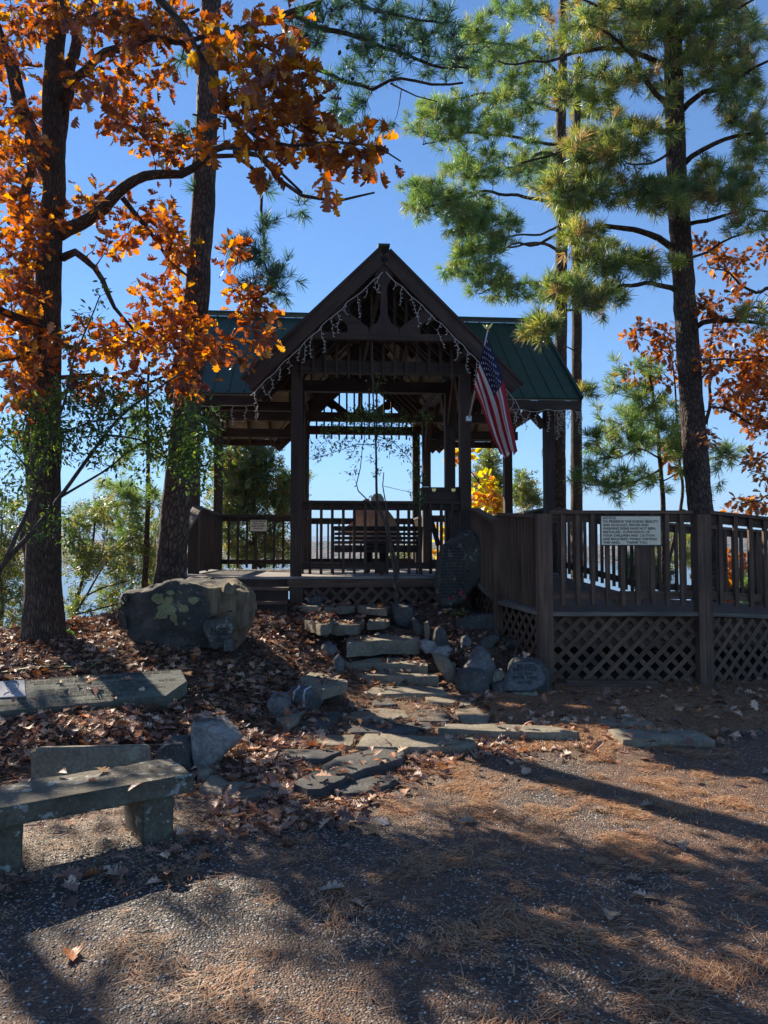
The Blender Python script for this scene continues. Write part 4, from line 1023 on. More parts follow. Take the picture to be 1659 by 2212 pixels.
def rock(zf, pts, Dp, thick, label, m='stone_grey', name='rock', cat='rock', seed=0, rough=.03, bulge=.78, sink=.06, lean=0.0, front=.86, group=None, sharp=28):
    """rock whose silhouette is read off the photo; real depth `thick` about distance Dp"""
    P = [at(*zf(*p), Dp) for p in pts]; c = sum(P, Vector()) / len(P); c.y = Dp
    zmin = min(p.z for p in P); rr = random.Random(seed); bm = bmesh.new()
    for k, (dy, s_) in enumerate(((-thick / 2, bulge), (-thick * .22, front + .06), (0, 1.0), (thick * .3, .93), (thick / 2, .7))):
        for p in P:
            q = c + (p - c) * s_ * .965 * (1 + rr.uniform(-.03, .03)); q.y = Dp + dy + rr.uniform(-.05, .05) * thick
            if p.z < zmin + .25 * (max(a.z for a in P) - zmin): q.z -= sink
            q.y += (q.z - zmin) * lean
            bm.verts.new(q - c)
    bmesh.ops.convex_hull(bm, input=bm.verts)
    bmesh.ops.delete(bm, geom=[v for v in bm.verts if not v.link_faces], context='VERTS')
    size = max((p - c).length for p in P)
    bmesh.ops.dissolve_limit(bm, angle_limit=R(10), verts=bm.verts, edges=bm.edges)
    bmesh.ops.bevel(bm, geom=list(bm.edges), offset=size * .035, segments=1, affect='EDGES')
    bmesh.ops.triangulate(bm, faces=bm.faces)
    tl = max(.025, size * .09)
    for _ in range(4):
        lg = [e for e in bm.edges if e.calc_length() > tl]
        if lg: bmesh.ops.subdivide_edges(bm, edges=lg, cuts=1); bmesh.ops.triangulate(bm, faces=[f for f in bm.faces if len(f.verts) > 3])
    bm.normal_update()
    for v in bm.verts:
        w_ = v.co * 1.0 + Vector((seed * 3.1, seed, 0)); k = 1 / max(size, .08)
        dsp = mnoise.noise(w_ * k * 1.6) * rough * 1.4 + abs(mnoise.noise(w_ * k * 4)) * -rough * .9 + mnoise.noise(w_ * k * 11) * rough * .3
        dsp += (abs(mnoise.noise(w_ * k * 2.3 + Vector((5, 5, 5)))) - .2) * rough * .9
        v.co += v.normal * dsp * size * 2.2
    me = bpy.data.meshes.new(name); bm.to_mesh(me); bm.free(); me.materials.append(M[m])
    me.polygons.foreach_set('use_smooth', [True] * len(me.polygons))
    try: me.set_sharp_from_angle(angle=R(sharp))
    except Exception: pass
    o = bpy.data.objects.new(name, me); C.objects.link(o); o.location = c; tag(o, label, cat, group); return o

# boulder and marker
b_o = rock(Z4, [(697, 625), (722, 592), (830, 566), (1010, 524), (1080, 514), (1280, 532), (1352, 556), (1392, 600), (1396, 780), (1300, 850), (1100, 890), (900, 885), (820, 850), (740, 795), (704, 715)], 8.05, .95,
     'big dark boulder with yellow green lichen patches beside the left gazebo steps', 'boulder', 'boulder', 'boulder', 3, .034, .93, sink=.06, front=.97, sharp=30)
bn_ = M['boulder'].node_tree; bp_ = bn_.nodes['Principled BSDF']; src = bp_.inputs['Base Color'].links[0].from_socket
tcb = bn_.nodes.new('ShaderNodeTexCoord'); sx_ = bn_.nodes.new('ShaderNodeSeparateXYZ'); bn_.links.new(tcb.outputs['Object'], sx_.inputs[0]); nzb = noise(bn_, tcb.outputs['Object'], 3.0, 5)
ab = bn_.nodes.new('ShaderNodeMath'); ab.operation = 'MULTIPLY_ADD'; bn_.links.new(nzb.outputs[0], ab.inputs[0]); ab.inputs[1].default_value = .7; bn_.links.new(sx_.outputs[0], ab.inputs[2])
rb_b = ramp(bn_, [(.62, 0), (.74, 1)]); bn_.links.new(ab.outputs[0], rb_b.inputs[0])
st_ = noise(bn_, mapping(bn_, tcb.outputs['Object'], (14, 6, 2.5)), 1, 5); rs_ = ramp(bn_, [(.35, (.10, .075, .045)), (.6, (.24, .18, .11)), (.75, (.33, .30, .25))]); bn_.links.new(st_.outputs[0], rs_.inputs[0])
bn_.links.new(mixc(bn_, rb_b.outputs[0], src, rs_.outputs[0]), bp_.inputs['Base Color'])
def lichen(cx, cy, rx, ry, seed):
    """raised crust of lichen pressed on the boulder's face"""
    dg = bpy.context.evaluated_depsgraph_get(); rr = random.Random(seed); n = 26; vs = []
    def hit(x, y):
        u, v = Z4(x, y); d = (at(u, v, 1) - Vector((0, 0, EYE))).normalized(); loc = Vector((0, 0, EYE)) - b_o.location
        ok, p, nn, _ = b_o.ray_cast(loc, d); return (p + nn * .006) if ok else None
    out = []
    for k in range(n):
        a = 2 * math.pi * k / n; r_ = 1 + .28 * mnoise.noise(Vector((math.cos(a) * 1.6, math.sin(a) * 1.6, seed))) + rr.uniform(-.07, .07)
        p = hit(cx + rx * r_ * math.cos(a), cy + ry * r_ * math.sin(a)); 
        if p: out.append(p)
    c = hit(cx, cy); 
    if not c or len(out) < 10: return None
    return c, out
bpy.context.view_layer.update()
mb = MB()
for i, (x, y, rx, ry) in enumerate(((862, 632, 34, 26), (920, 640, 24, 22), (928, 600, 20, 12), (1000, 688, 27, 20), (1050, 642, 28, 20), (905, 690, 55, 30), (945, 735, 20, 22), (880, 725, 32, 20), (1003, 765, 8, 8), (905, 655, 26, 20), (985, 600, 7, 6), (958, 765, 10, 16), (700, 700, 1, 1), *[(random.uniform(840, 1240), random.uniform(590, 850), q_, q_ * .8) for q_ in (3, 4, 3, 5, 3, 4, 6, 3, 4, 3, 5, 4, 3, 4, 3, 5, 3, 4)])):
    q = lichen(x, y, rx, ry, i)
    if q:
        c, o_ = q; b = len(mb.v); mb.v.append(c); mb.v += o_
        mb.v += [p - Vector((0, -.01, 0)) for p in o_]; n = len(o_)
        for k in range(n):
            mb.face((b, b + 1 + (k + 1) % n, b + 1 + k), ((0, 0), (0, 0), (0, 0))); mb.face((b + 1 + k, b + 1 + (k + 1) % n, b + 1 + n + (k + 1) % n, b + 1 + n + k), ((0, 0),) * 4)
M['lichen'] = stone('lichen crust', (.19, .19, .09), (.27, .27, .13), (.36, .36, .22), lamt=.95, bs=1.0)
if mb.v: mb.build('lichen_patch', M['lichen'], b_o)
mk = rock(Z4, [(1108, 800), (1106, 770), (1118, 752), (1145, 752), (1172, 768), (1205, 738), (1240, 722), (1262, 755), (1270, 815), (1255, 868), (1165, 890), (1148, 845)], 7.5, .10,
     'small grey memorial marker stone engraved beloved husband of cindy leaning on the boulder', 'standing', 'memorial_marker', 'marker stone', 5, .004, .93, sink=.04, front=.98)
def engrave(o, zf, lines, Dp, parent, mt='cut', size=.05, soft=0, target=None):
    """letters set into the face: each line = (text, x0, x1, y) read off the photo"""
    bpy.context.view_layer.update()
    out = []
    for (s_, xa, xb, y) in lines:
        a = at(*zf(xa, y), Dp); b = at(*zf(xb, y), Dp); L = (b - a).length
        t = text_obj([s_], 'lettering', size, M[mt], None, Matrix.Identity(4), .0, bold=size * .018)
        xs_ = [v.co.x for v in t.data.vertices]; w0 = max(xs_) - min(xs_); x0_ = min(xs_)
        ea = (b - a) / L
        for v in t.data.vertices:
            p = a + ea * ((v.co.x - x0_) / w0 * L) + Vector((0, 0, v.co.y)); d = (p - Vector((0, 0, EYE))).normalized()
            ok, h, nn, _ = o.ray_cast(Vector((0, 0, EYE)) - o.location, d)
            v.co = h + nn * .0025 if ok else (p - o.location)
        t.parent = o; t.matrix_local = Matrix.Identity(4)
    return
engrave(mk, Z4, [('BELOVED', 1148, 1236, 812), ('HUSBAND', 1146, 1238, 832), ('OF', 1182, 1203, 850), ('CINDY', 1166, 1224, 869)], 7.4, mk, 'cut', .05)
rock(Z4, [(1215, 868), (1225, 850), (1262, 845), (1275, 860), (1272, 885), (1220, 888)], 7.4, .1, 'small grey rock at the foot of the beloved husband marker', 'stone_dark', seed=6)
# standing stone
ss = rock(ZS, [(190, 530), (370, 400), (600, 245), (780, 155), (880, 120), (990, 130), (1080, 215), (1150, 340), (1270, 650), (1330, 1000), (1280, 1300), (1090, 1400), (950, 1560), (780, 1800), (640, 1960), (250, 1975), (100, 1800), (35, 1500), (60, 1050), (120, 720)], 10.35, .30,
     'tall pointed standing stone with a long worn engraving beside the gazebo front', 'standing', 'standing_stone', 'memorial stone', 9, .010, .90, sink=.06, front=.95, sharp=40)
mbk = []
rr = random.Random(4); yy = 540
tl = []
while yy < 1800:
    xa = 330 - (yy - 540) * .12 + rr.uniform(-20, 30); xb = 860 - max(0, yy - 1300) * .35 + rr.uniform(-70, 60); x = xa
    while x < xb:
        wl = rr.uniform(55, 170); x2 = min(x + wl, xb)
        if x2 - x > 30: tl.append((x, x2, yy))
        x = x2 + rr.uniform(25, 45)
    yy += 78
bpy.context.view_layer.update(); mb = MB(); org = Vector((0, 0, EYE))
for (xa, xb, y) in tl:   # worn, unreadable strokes of the inscription
    x = xa
    while x < xb - 8:
        k = rr.choice((0, 0, 1, 2)); w_ = rr.uniform(12, 22); y0 = y - 24; y1 = y + 18
        segs = [((x, y0), (x + 4, y1))] + ([((x + w_, y0), (x + w_, y1))] if k == 0 else [((x, y0 + 3), (x + w_, y0 + 3))] if k == 1 else [((x, (y0 + y1) / 2), (x + w_, (y0 + y1) / 2))])
        for (p, q) in segs:
            H_ = []
            for (sx, sy) in (p, q):
                d = (at(*ZS(sx, sy), 1) - org).normalized(); ok, h, nn, _ = ss.ray_cast(org - ss.location, d)
                if ok: H_.append(h + nn * .001)
            if len(H_) == 2 and (H_[0] - H_[1]).length < .2: mb.bar(H_[0], H_[1], .0045, .004)
        x += w_ + rr.uniform(9, 14)
mb.build('engraving', M['cut'], ss)
# MAY GOD'S stone group
rock(Z6, [(1178, 372), (1198, 340), (1260, 335), (1345, 352), (1385, 400), (1395, 500), (1290, 505), (1180, 480)], 8.25, .16, 'dark rough rock behind the engraved may gods spirit stone', 'stone_dark', seed=11, rough=.015)
mg = rock(Z6, [(1150, 500), (1168, 455), (1178, 415), (1186, 385), (1205, 363), (1300, 362), (1342, 382), (1362, 430), (1358, 462), (1330, 485), (1290, 500), (1200, 497)], 7.95, .14,
     'grey engraved stone asking gods spirit to touch visitors, beside the ramp corner post', 'stone_grey', 'engraved_stone', 'memorial stone', 12, .005, .92, sink=.0, front=.97, lean=.12)
M['stone_grey2'] = stone('dark grey rock', (.07, .072, .077), (.12, .122, .125), (.2, .2, .2), lamt=.8, bs=.5)
mg.data.materials[0] = M['stone_grey2']
engrave(mg, Z6, [("MAY GOD'S", 1226, 1312, 388), ('SPIRIT TOUCH', 1208, 1322, 405), ('ALL WHO', 1232, 1300, 426), ('ENTER THESE', 1208, 1322, 444), ('GROUNDS', 1228, 1298, 465)], 7.85, mg, 'cut', .045)
rock(Z6, [(1170, 515), (1182, 490), (1320, 490), (1335, 515), (1320, 530), (1190, 532)], 8.0, .2, 'mossy low rock under the engraved may gods spirit stone', 'stone', seed=13, rough=.02)
rock(Z6, [(935, 440), (952, 398), (1000, 385), (1062, 390), (1102, 420), (1106, 530), (1062, 545), (988, 522), (938, 482)], 7.95, .30, 'rounded grey brown rock at the front of the pile left of the ramp corner', 'stone_dark', seed=14, rough=.018)
rock(Z6, [(975, 385), (1010, 330), (1045, 284), (1062, 290), (1100, 322), (1127, 370), (1112, 425), (1040, 430), (985, 410)], 8.15, .26, 'tall jagged lichen crusted rock topping the pile left of the ramp corner', 'stone_grey2', seed=15, rough=.04, sink=.1)
rock(Z6, [(1100, 425), (1112, 398), (1160, 395), (1178, 430), (1130, 460), (1100, 465)], 8.1, .18, 'small yellowish rock wedged between the pointed rock and the engraved stone', 'stone', seed=16)
rock(Z6, [(1100, 465), (1130, 450), (1180, 435), (1182, 510), (1140, 525), (1100, 525)], 8.0, .18, 'dark low rock wedged beside the engraved stone base', 'stone_dark', seed=17)
# rocks edging the path
RK = [
 ([(643, 160), (642, 108), (665, 93), (735, 92), (750, 110), (757, 150), (722, 192), (660, 175)], 9.95, .22, 'stone_dark', 'squat grey rock at the foot of the thin sapling', .02),
 ([(730, 165), (742, 152), (760, 158), (788, 205), (782, 250), (748, 222)], 9.6, .1, 'stone_dark', 'thin upright slab rock just right of the rock under the sapling', .012),
 ([(795, 178), (812, 168), (822, 200), (820, 255), (797, 252)], 9.35, .1, 'stone', 'narrow mossy upright stone at the right edge of the upper steps', .012),
 ([(830, 262), (842, 205), (865, 190), (890, 203), (905, 245), (925, 275), (860, 285)], 9.1, .2, 'stone_dark', 'pointed grey rock right of the upper steps', .03),
 ([(773, 292), (776, 262), (800, 254), (850, 268), (860, 295), (800, 305)], 8.95, .16, 'stone_grey', 'pale sunlit rock at the right end of the second step', .03),
 ([(822, 318), (850, 288), (905, 284), (935, 300), (900, 330), (840, 332)], 8.75, .18, 'stone_grey', 'low whitish rock beside the tilted plank stone', .03),
 ([(833, 330), (846, 314), (900, 330), (942, 382), (942, 468), (922, 472), (868, 402), (840, 362)], 8.45, .12, 'stone', 'tilted ribbed plank shaped stone edging the right side of the steps', .012),
 ([(955, 285), (965, 245), (990, 230), (1015, 255), (1020, 290)], 9.2, .15, 'stone_grey2', 'small cracked blue grey rock in the dark bed by the ramp', .04),
 ([(1035, 275), (1060, 250), (1145, 222), (1158, 245), (1110, 282), (1050, 290)], 9.3, .12, 'stone_dark', 'flat brown rock lying in the bed beside the ramp lattice', .02),
 ([(1160, 280), (1172, 258), (1215, 250), (1250, 268), (1245, 290)], 9.2, .12, 'stone_dark', 'small dark rock tucked against the ramp side lattice', .03),
 ([(935, 195), (940, 163), (1010, 160), (1030, 150), (1062, 135), (1140, 133), (1148, 205), (1040, 205)], 9.9, .14, 'stone_dark', 'long low border block in front of the standing stone', .008),
 ([(308, 300), (318, 278), (352, 272), (388, 295), (412, 345), (370, 350), (335, 320)], 8.9, .16, 'stone_grey2', 'dark rough rock on the left side of the steps', .04),
 ([(368, 350), (395, 320), (428, 360), (415, 425), (378, 430)], 8.6, .12, 'stone_grey2', 'leaning slab rock below the dark rock left of the steps', .012),
 ([(288, 235), (295, 208), (325, 200), (352, 225), (348, 238)], 9.4, .1, 'stone_grey', 'small pale stone among leaves left of the top steps', .03),
 ([(152, 505), (175, 480), (215, 472), (272, 470), (318, 510), (328, 545), (280, 602), (215, 565), (165, 545)], 7.35, .24, 'stone_vein', 'grey rock with white quartz veins left of the path', .035),
 ([(58, 545), (78, 512), (110, 502), (158, 508), (176, 560), (140, 590), (95, 602), (70, 580)], 7.3, .2, 'stone_grey2', 'rough grey rock left of the quartz veined rock', .04),
]
def seat(zf, p, Dp, th):
    b = sorted(p, key=lambda q: -q[1])[:3]; g = gpt(*zf(sum(q[0] for q in b) / 3, sum(q[1] for q in b) / 3 - 3)); return min(Dp, g.y - th * .25)
for i, (p, Dp, th, m, lab, ro) in enumerate(RK): rock(Z6, p, seat(Z6, p, Dp, th), th, lab, m, seed=30 + i, rough=ro)
rock(Z5, [(735, 325), (745, 310), (780, 302), (850, 315), (898, 342), (934, 384), (925, 408), (850, 455), (815, 485), (762, 488), (742, 445), (752, 390)], 5.6, .34, 'large whitish grey angular rock behind the right end of the stone bench', 'stone_grey', seed=50, rough=.025, sharp=22)
rock(Z5, [(602, 500), (605, 432), (642, 394), (728, 390), (752, 412), (748, 485), (700, 500)], 5.5, .24, 'black rough rock between the bench and the whitish rock', 'stone_dark', seed=51, rough=.04)
rock(Z5, [(128, 560), (126, 445), (148, 430), (288, 418), (295, 430), (440, 425), (582, 417), (586, 480), (584, 560)], 5.2, .09, 'long upright grey green curb slab behind the stone bench', 'stone', 'curb_stone', 'curb stone', 52, .004, .97, sink=.05, front=1.0)
rock(Z5, [(-60, 570), (-60, 510), (0, 492), (60, 495), (108, 520), (110, 570)], 5.4, .15, 'low grey rock left of the curb slab at the left edge', 'stone', seed=53, rough=.015)
# flagstones and steps
SL = [
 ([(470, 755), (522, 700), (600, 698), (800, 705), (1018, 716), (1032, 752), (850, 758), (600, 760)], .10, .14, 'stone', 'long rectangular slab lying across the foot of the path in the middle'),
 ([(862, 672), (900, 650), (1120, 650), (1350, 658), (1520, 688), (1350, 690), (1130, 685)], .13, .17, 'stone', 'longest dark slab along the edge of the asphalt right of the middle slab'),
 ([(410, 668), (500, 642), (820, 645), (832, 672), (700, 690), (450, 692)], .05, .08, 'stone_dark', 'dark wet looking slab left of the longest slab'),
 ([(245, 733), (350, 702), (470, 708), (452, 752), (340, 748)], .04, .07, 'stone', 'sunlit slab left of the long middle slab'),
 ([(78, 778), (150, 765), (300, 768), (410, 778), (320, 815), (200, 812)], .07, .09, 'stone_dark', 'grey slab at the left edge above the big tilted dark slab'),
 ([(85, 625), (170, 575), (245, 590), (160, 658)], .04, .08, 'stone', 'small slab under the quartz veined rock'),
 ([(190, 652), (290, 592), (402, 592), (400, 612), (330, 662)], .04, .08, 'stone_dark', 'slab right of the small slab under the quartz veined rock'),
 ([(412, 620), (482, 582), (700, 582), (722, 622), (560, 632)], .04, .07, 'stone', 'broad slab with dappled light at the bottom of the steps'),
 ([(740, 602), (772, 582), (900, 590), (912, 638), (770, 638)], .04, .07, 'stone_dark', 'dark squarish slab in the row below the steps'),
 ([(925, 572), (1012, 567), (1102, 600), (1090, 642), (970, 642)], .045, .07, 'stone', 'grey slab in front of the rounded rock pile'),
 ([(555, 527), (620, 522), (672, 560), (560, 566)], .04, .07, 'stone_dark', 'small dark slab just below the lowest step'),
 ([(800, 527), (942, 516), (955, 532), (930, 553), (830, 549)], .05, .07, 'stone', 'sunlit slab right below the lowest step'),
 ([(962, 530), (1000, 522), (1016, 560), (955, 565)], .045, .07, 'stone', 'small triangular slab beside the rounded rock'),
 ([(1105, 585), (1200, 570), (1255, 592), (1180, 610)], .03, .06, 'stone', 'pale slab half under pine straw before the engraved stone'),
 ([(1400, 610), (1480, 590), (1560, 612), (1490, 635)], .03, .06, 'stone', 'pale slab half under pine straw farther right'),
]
for i, (p, ab, th, m, lab) in enumerate(SL): slab(Z6, p, lab, ab, th, m, seed=i, group=None)
SQ = [
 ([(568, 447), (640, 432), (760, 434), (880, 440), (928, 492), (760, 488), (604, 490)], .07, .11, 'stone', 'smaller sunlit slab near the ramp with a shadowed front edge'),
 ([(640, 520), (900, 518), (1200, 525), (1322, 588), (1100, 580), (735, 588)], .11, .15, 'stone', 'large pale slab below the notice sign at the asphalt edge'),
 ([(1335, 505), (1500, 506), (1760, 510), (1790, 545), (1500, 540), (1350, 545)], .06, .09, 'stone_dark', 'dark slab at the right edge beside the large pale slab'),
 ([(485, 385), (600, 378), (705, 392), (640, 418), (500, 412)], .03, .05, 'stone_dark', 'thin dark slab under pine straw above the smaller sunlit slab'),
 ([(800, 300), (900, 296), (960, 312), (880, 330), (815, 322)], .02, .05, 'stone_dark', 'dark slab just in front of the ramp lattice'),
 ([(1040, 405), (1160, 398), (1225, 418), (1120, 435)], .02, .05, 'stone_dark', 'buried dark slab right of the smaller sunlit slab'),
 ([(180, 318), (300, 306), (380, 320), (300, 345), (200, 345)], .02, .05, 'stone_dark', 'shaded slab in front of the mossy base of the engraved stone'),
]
for i, (p, ab, th, m, lab) in enumerate(SQ): slab(ZQ, p, lab, ab, th, m, seed=20 + i)
S5 = [
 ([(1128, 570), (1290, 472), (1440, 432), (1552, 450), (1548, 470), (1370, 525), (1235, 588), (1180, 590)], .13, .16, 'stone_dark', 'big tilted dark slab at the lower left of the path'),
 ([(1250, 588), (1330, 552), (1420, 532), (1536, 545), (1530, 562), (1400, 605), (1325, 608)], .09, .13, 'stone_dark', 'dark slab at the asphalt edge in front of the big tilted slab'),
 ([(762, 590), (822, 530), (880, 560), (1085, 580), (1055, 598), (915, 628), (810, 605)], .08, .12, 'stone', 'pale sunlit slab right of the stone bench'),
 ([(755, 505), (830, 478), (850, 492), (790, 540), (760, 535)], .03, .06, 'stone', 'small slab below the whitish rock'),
]
for i, (p, ab, th, m, lab) in enumerate(S5): slab(Z5, p, lab, ab, th, m, seed=40 + i)
ST = [
 ([(500, 512), (562, 478), (700, 470), (880, 482), (905, 510), (700, 508)], .05, .10, 'lowest stone step with a shadow across it', .012),
 ([(455, 422), (560, 408), (700, 404), (850, 412), (862, 430), (650, 428)], .05, .10, 'second stone step from the bottom with leaves banked against it', .012),
 ([(430, 368), (560, 342), (700, 345), (805, 366), (812, 380), (600, 366)], .05, .11, 'third stone step from the bottom with leaves on its tread', .012),
 ([(432, 276), (445, 240), (600, 228), (770, 240), (776, 262), (600, 262)], .06, .16, 'fourth stone step from the bottom with a thick shaded riser', .014),
 ([(330, 192), (345, 165), (430, 158), (520, 163), (500, 185), (430, 196)], .04, .10, 'left block of the top stone step', .03),
 ([(530, 184), (540, 163), (600, 150), (640, 152), (630, 172)], .02, .08, 'right block of the top stone step', .03),
 ([(198, 152), (228, 130), (300, 132), (372, 150), (362, 178), (310, 192)], .04, .12, 'rough flat stone left of the top step by the gazebo corner', .03),
]
for i, (p, ab, th, lab, ro) in enumerate(ST): slab(Z6, p, lab, ab, th, 'stone', 'stone_step', 'step', seed=60 + i, rough=ro)
slab(Z6, [(325, 108), (330, 97), (440, 92), (470, 104), (400, 112)], 'left thin border stone below the gazebo lattice', .04, .08, 'stone', 'border_stone', 'border stone', seed=70)
slab(Z6, [(484, 108), (484, 96), (560, 95), (636, 104), (620, 118), (540, 113)], 'right thin border stone below the gazebo lattice', .04, .08, 'stone', 'border_stone', 'border stone', seed=71)
slab(Z6, [(200, 460), (240, 408), (330, 420), (432, 445), (438, 458), (320, 492)], 'mossy yellow green slab resting on rocks above the quartz veined rock', .17, .09, 'stone', 'flagstone', 'flagstone', seed=72)
rock(Z6, [(330, 545), (335, 490), (400, 480), (420, 500), (410, 540)], 7.7, .3, 'dark rock holding up the mossy slab', 'stone_dark', seed=73)
rock(Z6, [(222, 100), (250, 62), (300, 45), (330, 55), (322, 100), (270, 108)], 10.5, .14, 'angular stone leaning on the gazebo skirt at its left corner', 'stone_dark', seed=74, rough=.02)
rock(Z6, [(192, 118), (200, 98), (300, 95), (325, 118), (260, 128)], 10.2, .2, 'low rough stone at the left corner of the gazebo skirt', 'stone', seed=75, rough=.02)
# timber under the front lattice
tb = empty('timber', at(*ZQ(640, 262), 8.38)); tag(tb, 'weathered timber lying under the front lattice of the ramp', 'timber')
f = MB(); a = at(*ZQ(292, 262), 8.38); b = at(*ZQ(975, 262), 8.38); f.bar(a, b, .12, .13); a = at(*ZQ(370, 222), 8.39); b = at(*ZQ(950, 225), 8.39); f.bar(a, b, .08, .05); rel(f.build('beam', M['rail'], None), tb)

# ------------------------------------------------------------ memorial slab on the mound
bl = gpt(*Z4(905, 1145)); tr_ = at(*Z4(985, 1005), 7.05)
A_ = at(*Z4(-180, 1266), 5.85); B_ = at(*Z4(905, 1162), 6.35); C_ = at(*Z4(985, 1003), 6.78); D_ = at(*Z4(-180, 1100), 6.25); E_ = at(*Z4(1018, 1085), 6.6)
ms_ = empty('memorial_slab', (A_ + B_ + C_ + D_) / 4); tag(ms_, 'long grey green engraved memorial slab lying on the leaf covered mound', 'memorial slab')
xa = (B_ - A_).normalized(); nn = xa.cross(D_ - A_).normalized(); ya = nn.cross(xa)
fm_ = Matrix((xa, ya, nn)).transposed().to_4x4(); fm_.translation = A_
inv = fm_.inverted(); loc = [inv @ p for p in (A_, B_, E_, C_, D_)]
bm = bmesh.new(); Q = []
for i in range(5):
    p, q = loc[i], loc[(i + 1) % 5]; p = Vector((p.x, p.y, 0)); q = Vector((q.x, q.y, 0)); n = max(1, int((q - p).length / .08))
    for k in range(n): Q.append(p.lerp(q, k / n) + Vector((0, random.uniform(-.006, .006), 0)))
vs = [bm.verts.new(q) for q in Q]; fc = bm.faces.new(vs)
if fc.normal.z < 0: fc.normal_flip()
r = bmesh.ops.extrude_face_region(bm, geom=[fc])
for v in r['geom']:
    if isinstance(v, bmesh.types.BMVert): v.co.z -= .12
bmesh.ops.recalc_face_normals(bm, faces=bm.faces)
bmesh.ops.bevel(bm, geom=[e for e in bm.edges if all(v.co.z > -1e-5 for v in e.verts)], offset=.006, segments=2, affect='EDGES')
me = bpy.data.meshes.new('slab'); bm.to_mesh(me); bm.free(); me.transform(fm_); me.materials.append(M['engraved']); slab_o = rel(link('slab', me), ms_)
def onslab(x, y): # Z4 pixel -> slab plane coordinates
    a = Vector((0, 0, EYE)); d = at(*Z4(x, y), 1) - a; t = (A_ - a).dot(nn) / d.dot(nn); return inv @ (a + d * t)
def slabtext(s_, x0, y0, x1, y1, hpx, mt='cut_soft', fade=1):
    p = onslab(x0, y0); q = onslab(x1, y1); u_ = onslab(x0, y0 - hpx); L = (q - p).length; hh = (u_ - p).length
    t = text_obj([s_], 'lettering', hh * 1.35, M[mt], None, Matrix.Identity(4), 0, bold=.0008)
    xs_ = [v.co.x for v in t.data.vertices]; w0 = max(xs_) - min(xs_); t.data.transform(Matrix.Diagonal((L / w0, 1, 1, 1)))
    an = math.atan2(q.y - p.y, q.x - p.x)
    t.data.transform(fm_ @ Matrix.Translation((p.x, p.y, .0025)) @ Matrix.Rotation(an, 4, 'Z')); rel(t, slab_o) if False else None
    t.parent = slab_o; t.matrix_parent_inverse = Matrix.Identity(4); t.matrix_local = slab_o.matrix_parent_inverse.inverted() @ Matrix.Identity(4) if False else Matrix.Identity(4)
    return t
sl = [("MICAH'S FAVORITE SAYING WAS", 270, 1072, 560, 1050), ('IN HIS SHORT LIFE, HE GAVE HIS SMILE', 160, 1092, 640, 1062), ('BROUGHT JOY TO MANY PEOPLE', 182, 1102, 560, 1076), ('AND POSITIVE', 690, 1050, 870, 1040),
      ('GOD GAVE MICAH', 320, 1112, 470, 1104), ('BEAUTIFUL LANDSCAPES', 208, 1140, 420, 1124), ('AS YOU ENJOY THE', 212, 1152, 420, 1138), ('HOPE THAT YOU WILL', 248, 1164, 520, 1142), ('COMPASSION', 300, 1172, 440, 1162), ('VISION TO', 740, 1090, 830, 1084), ('NATURE', 860, 1082, 950, 1076),
      ('THANK YOU, MICAH, THE MEMORIES', 268, 1200, 580, 1180), ('LOVE AND MISS YOU FOREVER', 262, 1214, 590, 1192), ('HARDING', 62, 1186, 168, 1180), ('MAY 18, 1973', -10, 1220, 148, 1209), ('1998', 90, 1232, 150, 1226)]
for s_, x0, y0, x1, y1 in sl: slabtext(s_, x0, y0, x1, y1, 9)
# worn unreadable words between the readable ones
mb = MB(); rr = random.Random(8)
for (x0, y0, x1, y1) in ((470, 1104, 700, 1088), (430, 1124, 800, 1096), (430, 1138, 860, 1104), (530, 1142, 900, 1112), (440, 1160, 820, 1128), (580, 1062, 930, 1034), (570, 1074, 820, 1056), (590, 1050, 960, 1022), (520, 1172, 740, 1152)):
    x = x0
    while x < x1:
        wl = rr.uniform(20, 55); e = min(x1, x + wl); q = x
        while q < e - 3:
            y = y0 + (y1 - y0) * (q - x0) / (x1 - x0); p = onslab(q, y); h_ = onslab(q, y - 7); w_ = onslab(q + 4, y - 7)
            P3 = lambda a: fm_ @ Vector((a.x, a.y, .0022))
            mb.bar(P3(p), P3(h_), .0035, .001, up=nn)
            if rr.random() < .6: mb.bar(P3(h_), P3(w_), .003, .001, up=nn)
            q += rr.uniform(5.5, 8)
        x = e + rr.uniform(6, 10)
o = mb.build('engraving', M['cut_soft'], slab_o)
for o in list(C.objects):
    if o.parent == slab_o: o.matrix_parent_inverse = Matrix.Identity(4); o.matrix_local = Matrix.Identity(4)
slab_o.matrix_parent_inverse = Matrix.Translation(ms_.location).inverted()
# etched portrait panel
pp = [onslab(-40, 1090), onslab(-40, 1176), onslab(140, 1166), onslab(132, 1078)]
b = MB(); b.poly3([fm_ @ Vector((p.x, p.y, .008)) for p in pp][::-1], -nn * .007); pan = b.build('portrait_panel', M['panel'], None); pan.parent = slab_o
tag(pan, 'white panel with a sketched portrait of a smiling short haired man')
def sk(pts, r_=.0022, mt=None):
    Q = [fm_ @ Vector((onslab(*p).x, onslab(*p).y, .0095)) for p in pts]; et.tube(catmull(Q, .01), r_, 4)
et = MB()
sk([(34, 1108), (38, 1124), (46, 1138), (60, 1146), (76, 1144), (90, 1134), (97, 1118), (99, 1104)])
sk([(34, 1110), (32, 1098), (40, 1090), (60, 1085), (84, 1087), (98, 1094), (100, 1106)], .005)
sk([(38, 1100), (50, 1094), (66, 1092), (84, 1094), (96, 1102)], .005)
sk([(44, 1110), (52, 1107), (58, 1110)], .003); sk([(74, 1109), (82, 1106), (88, 1109)], .003); sk([(66, 1110), (64, 1121), (69, 1123)])
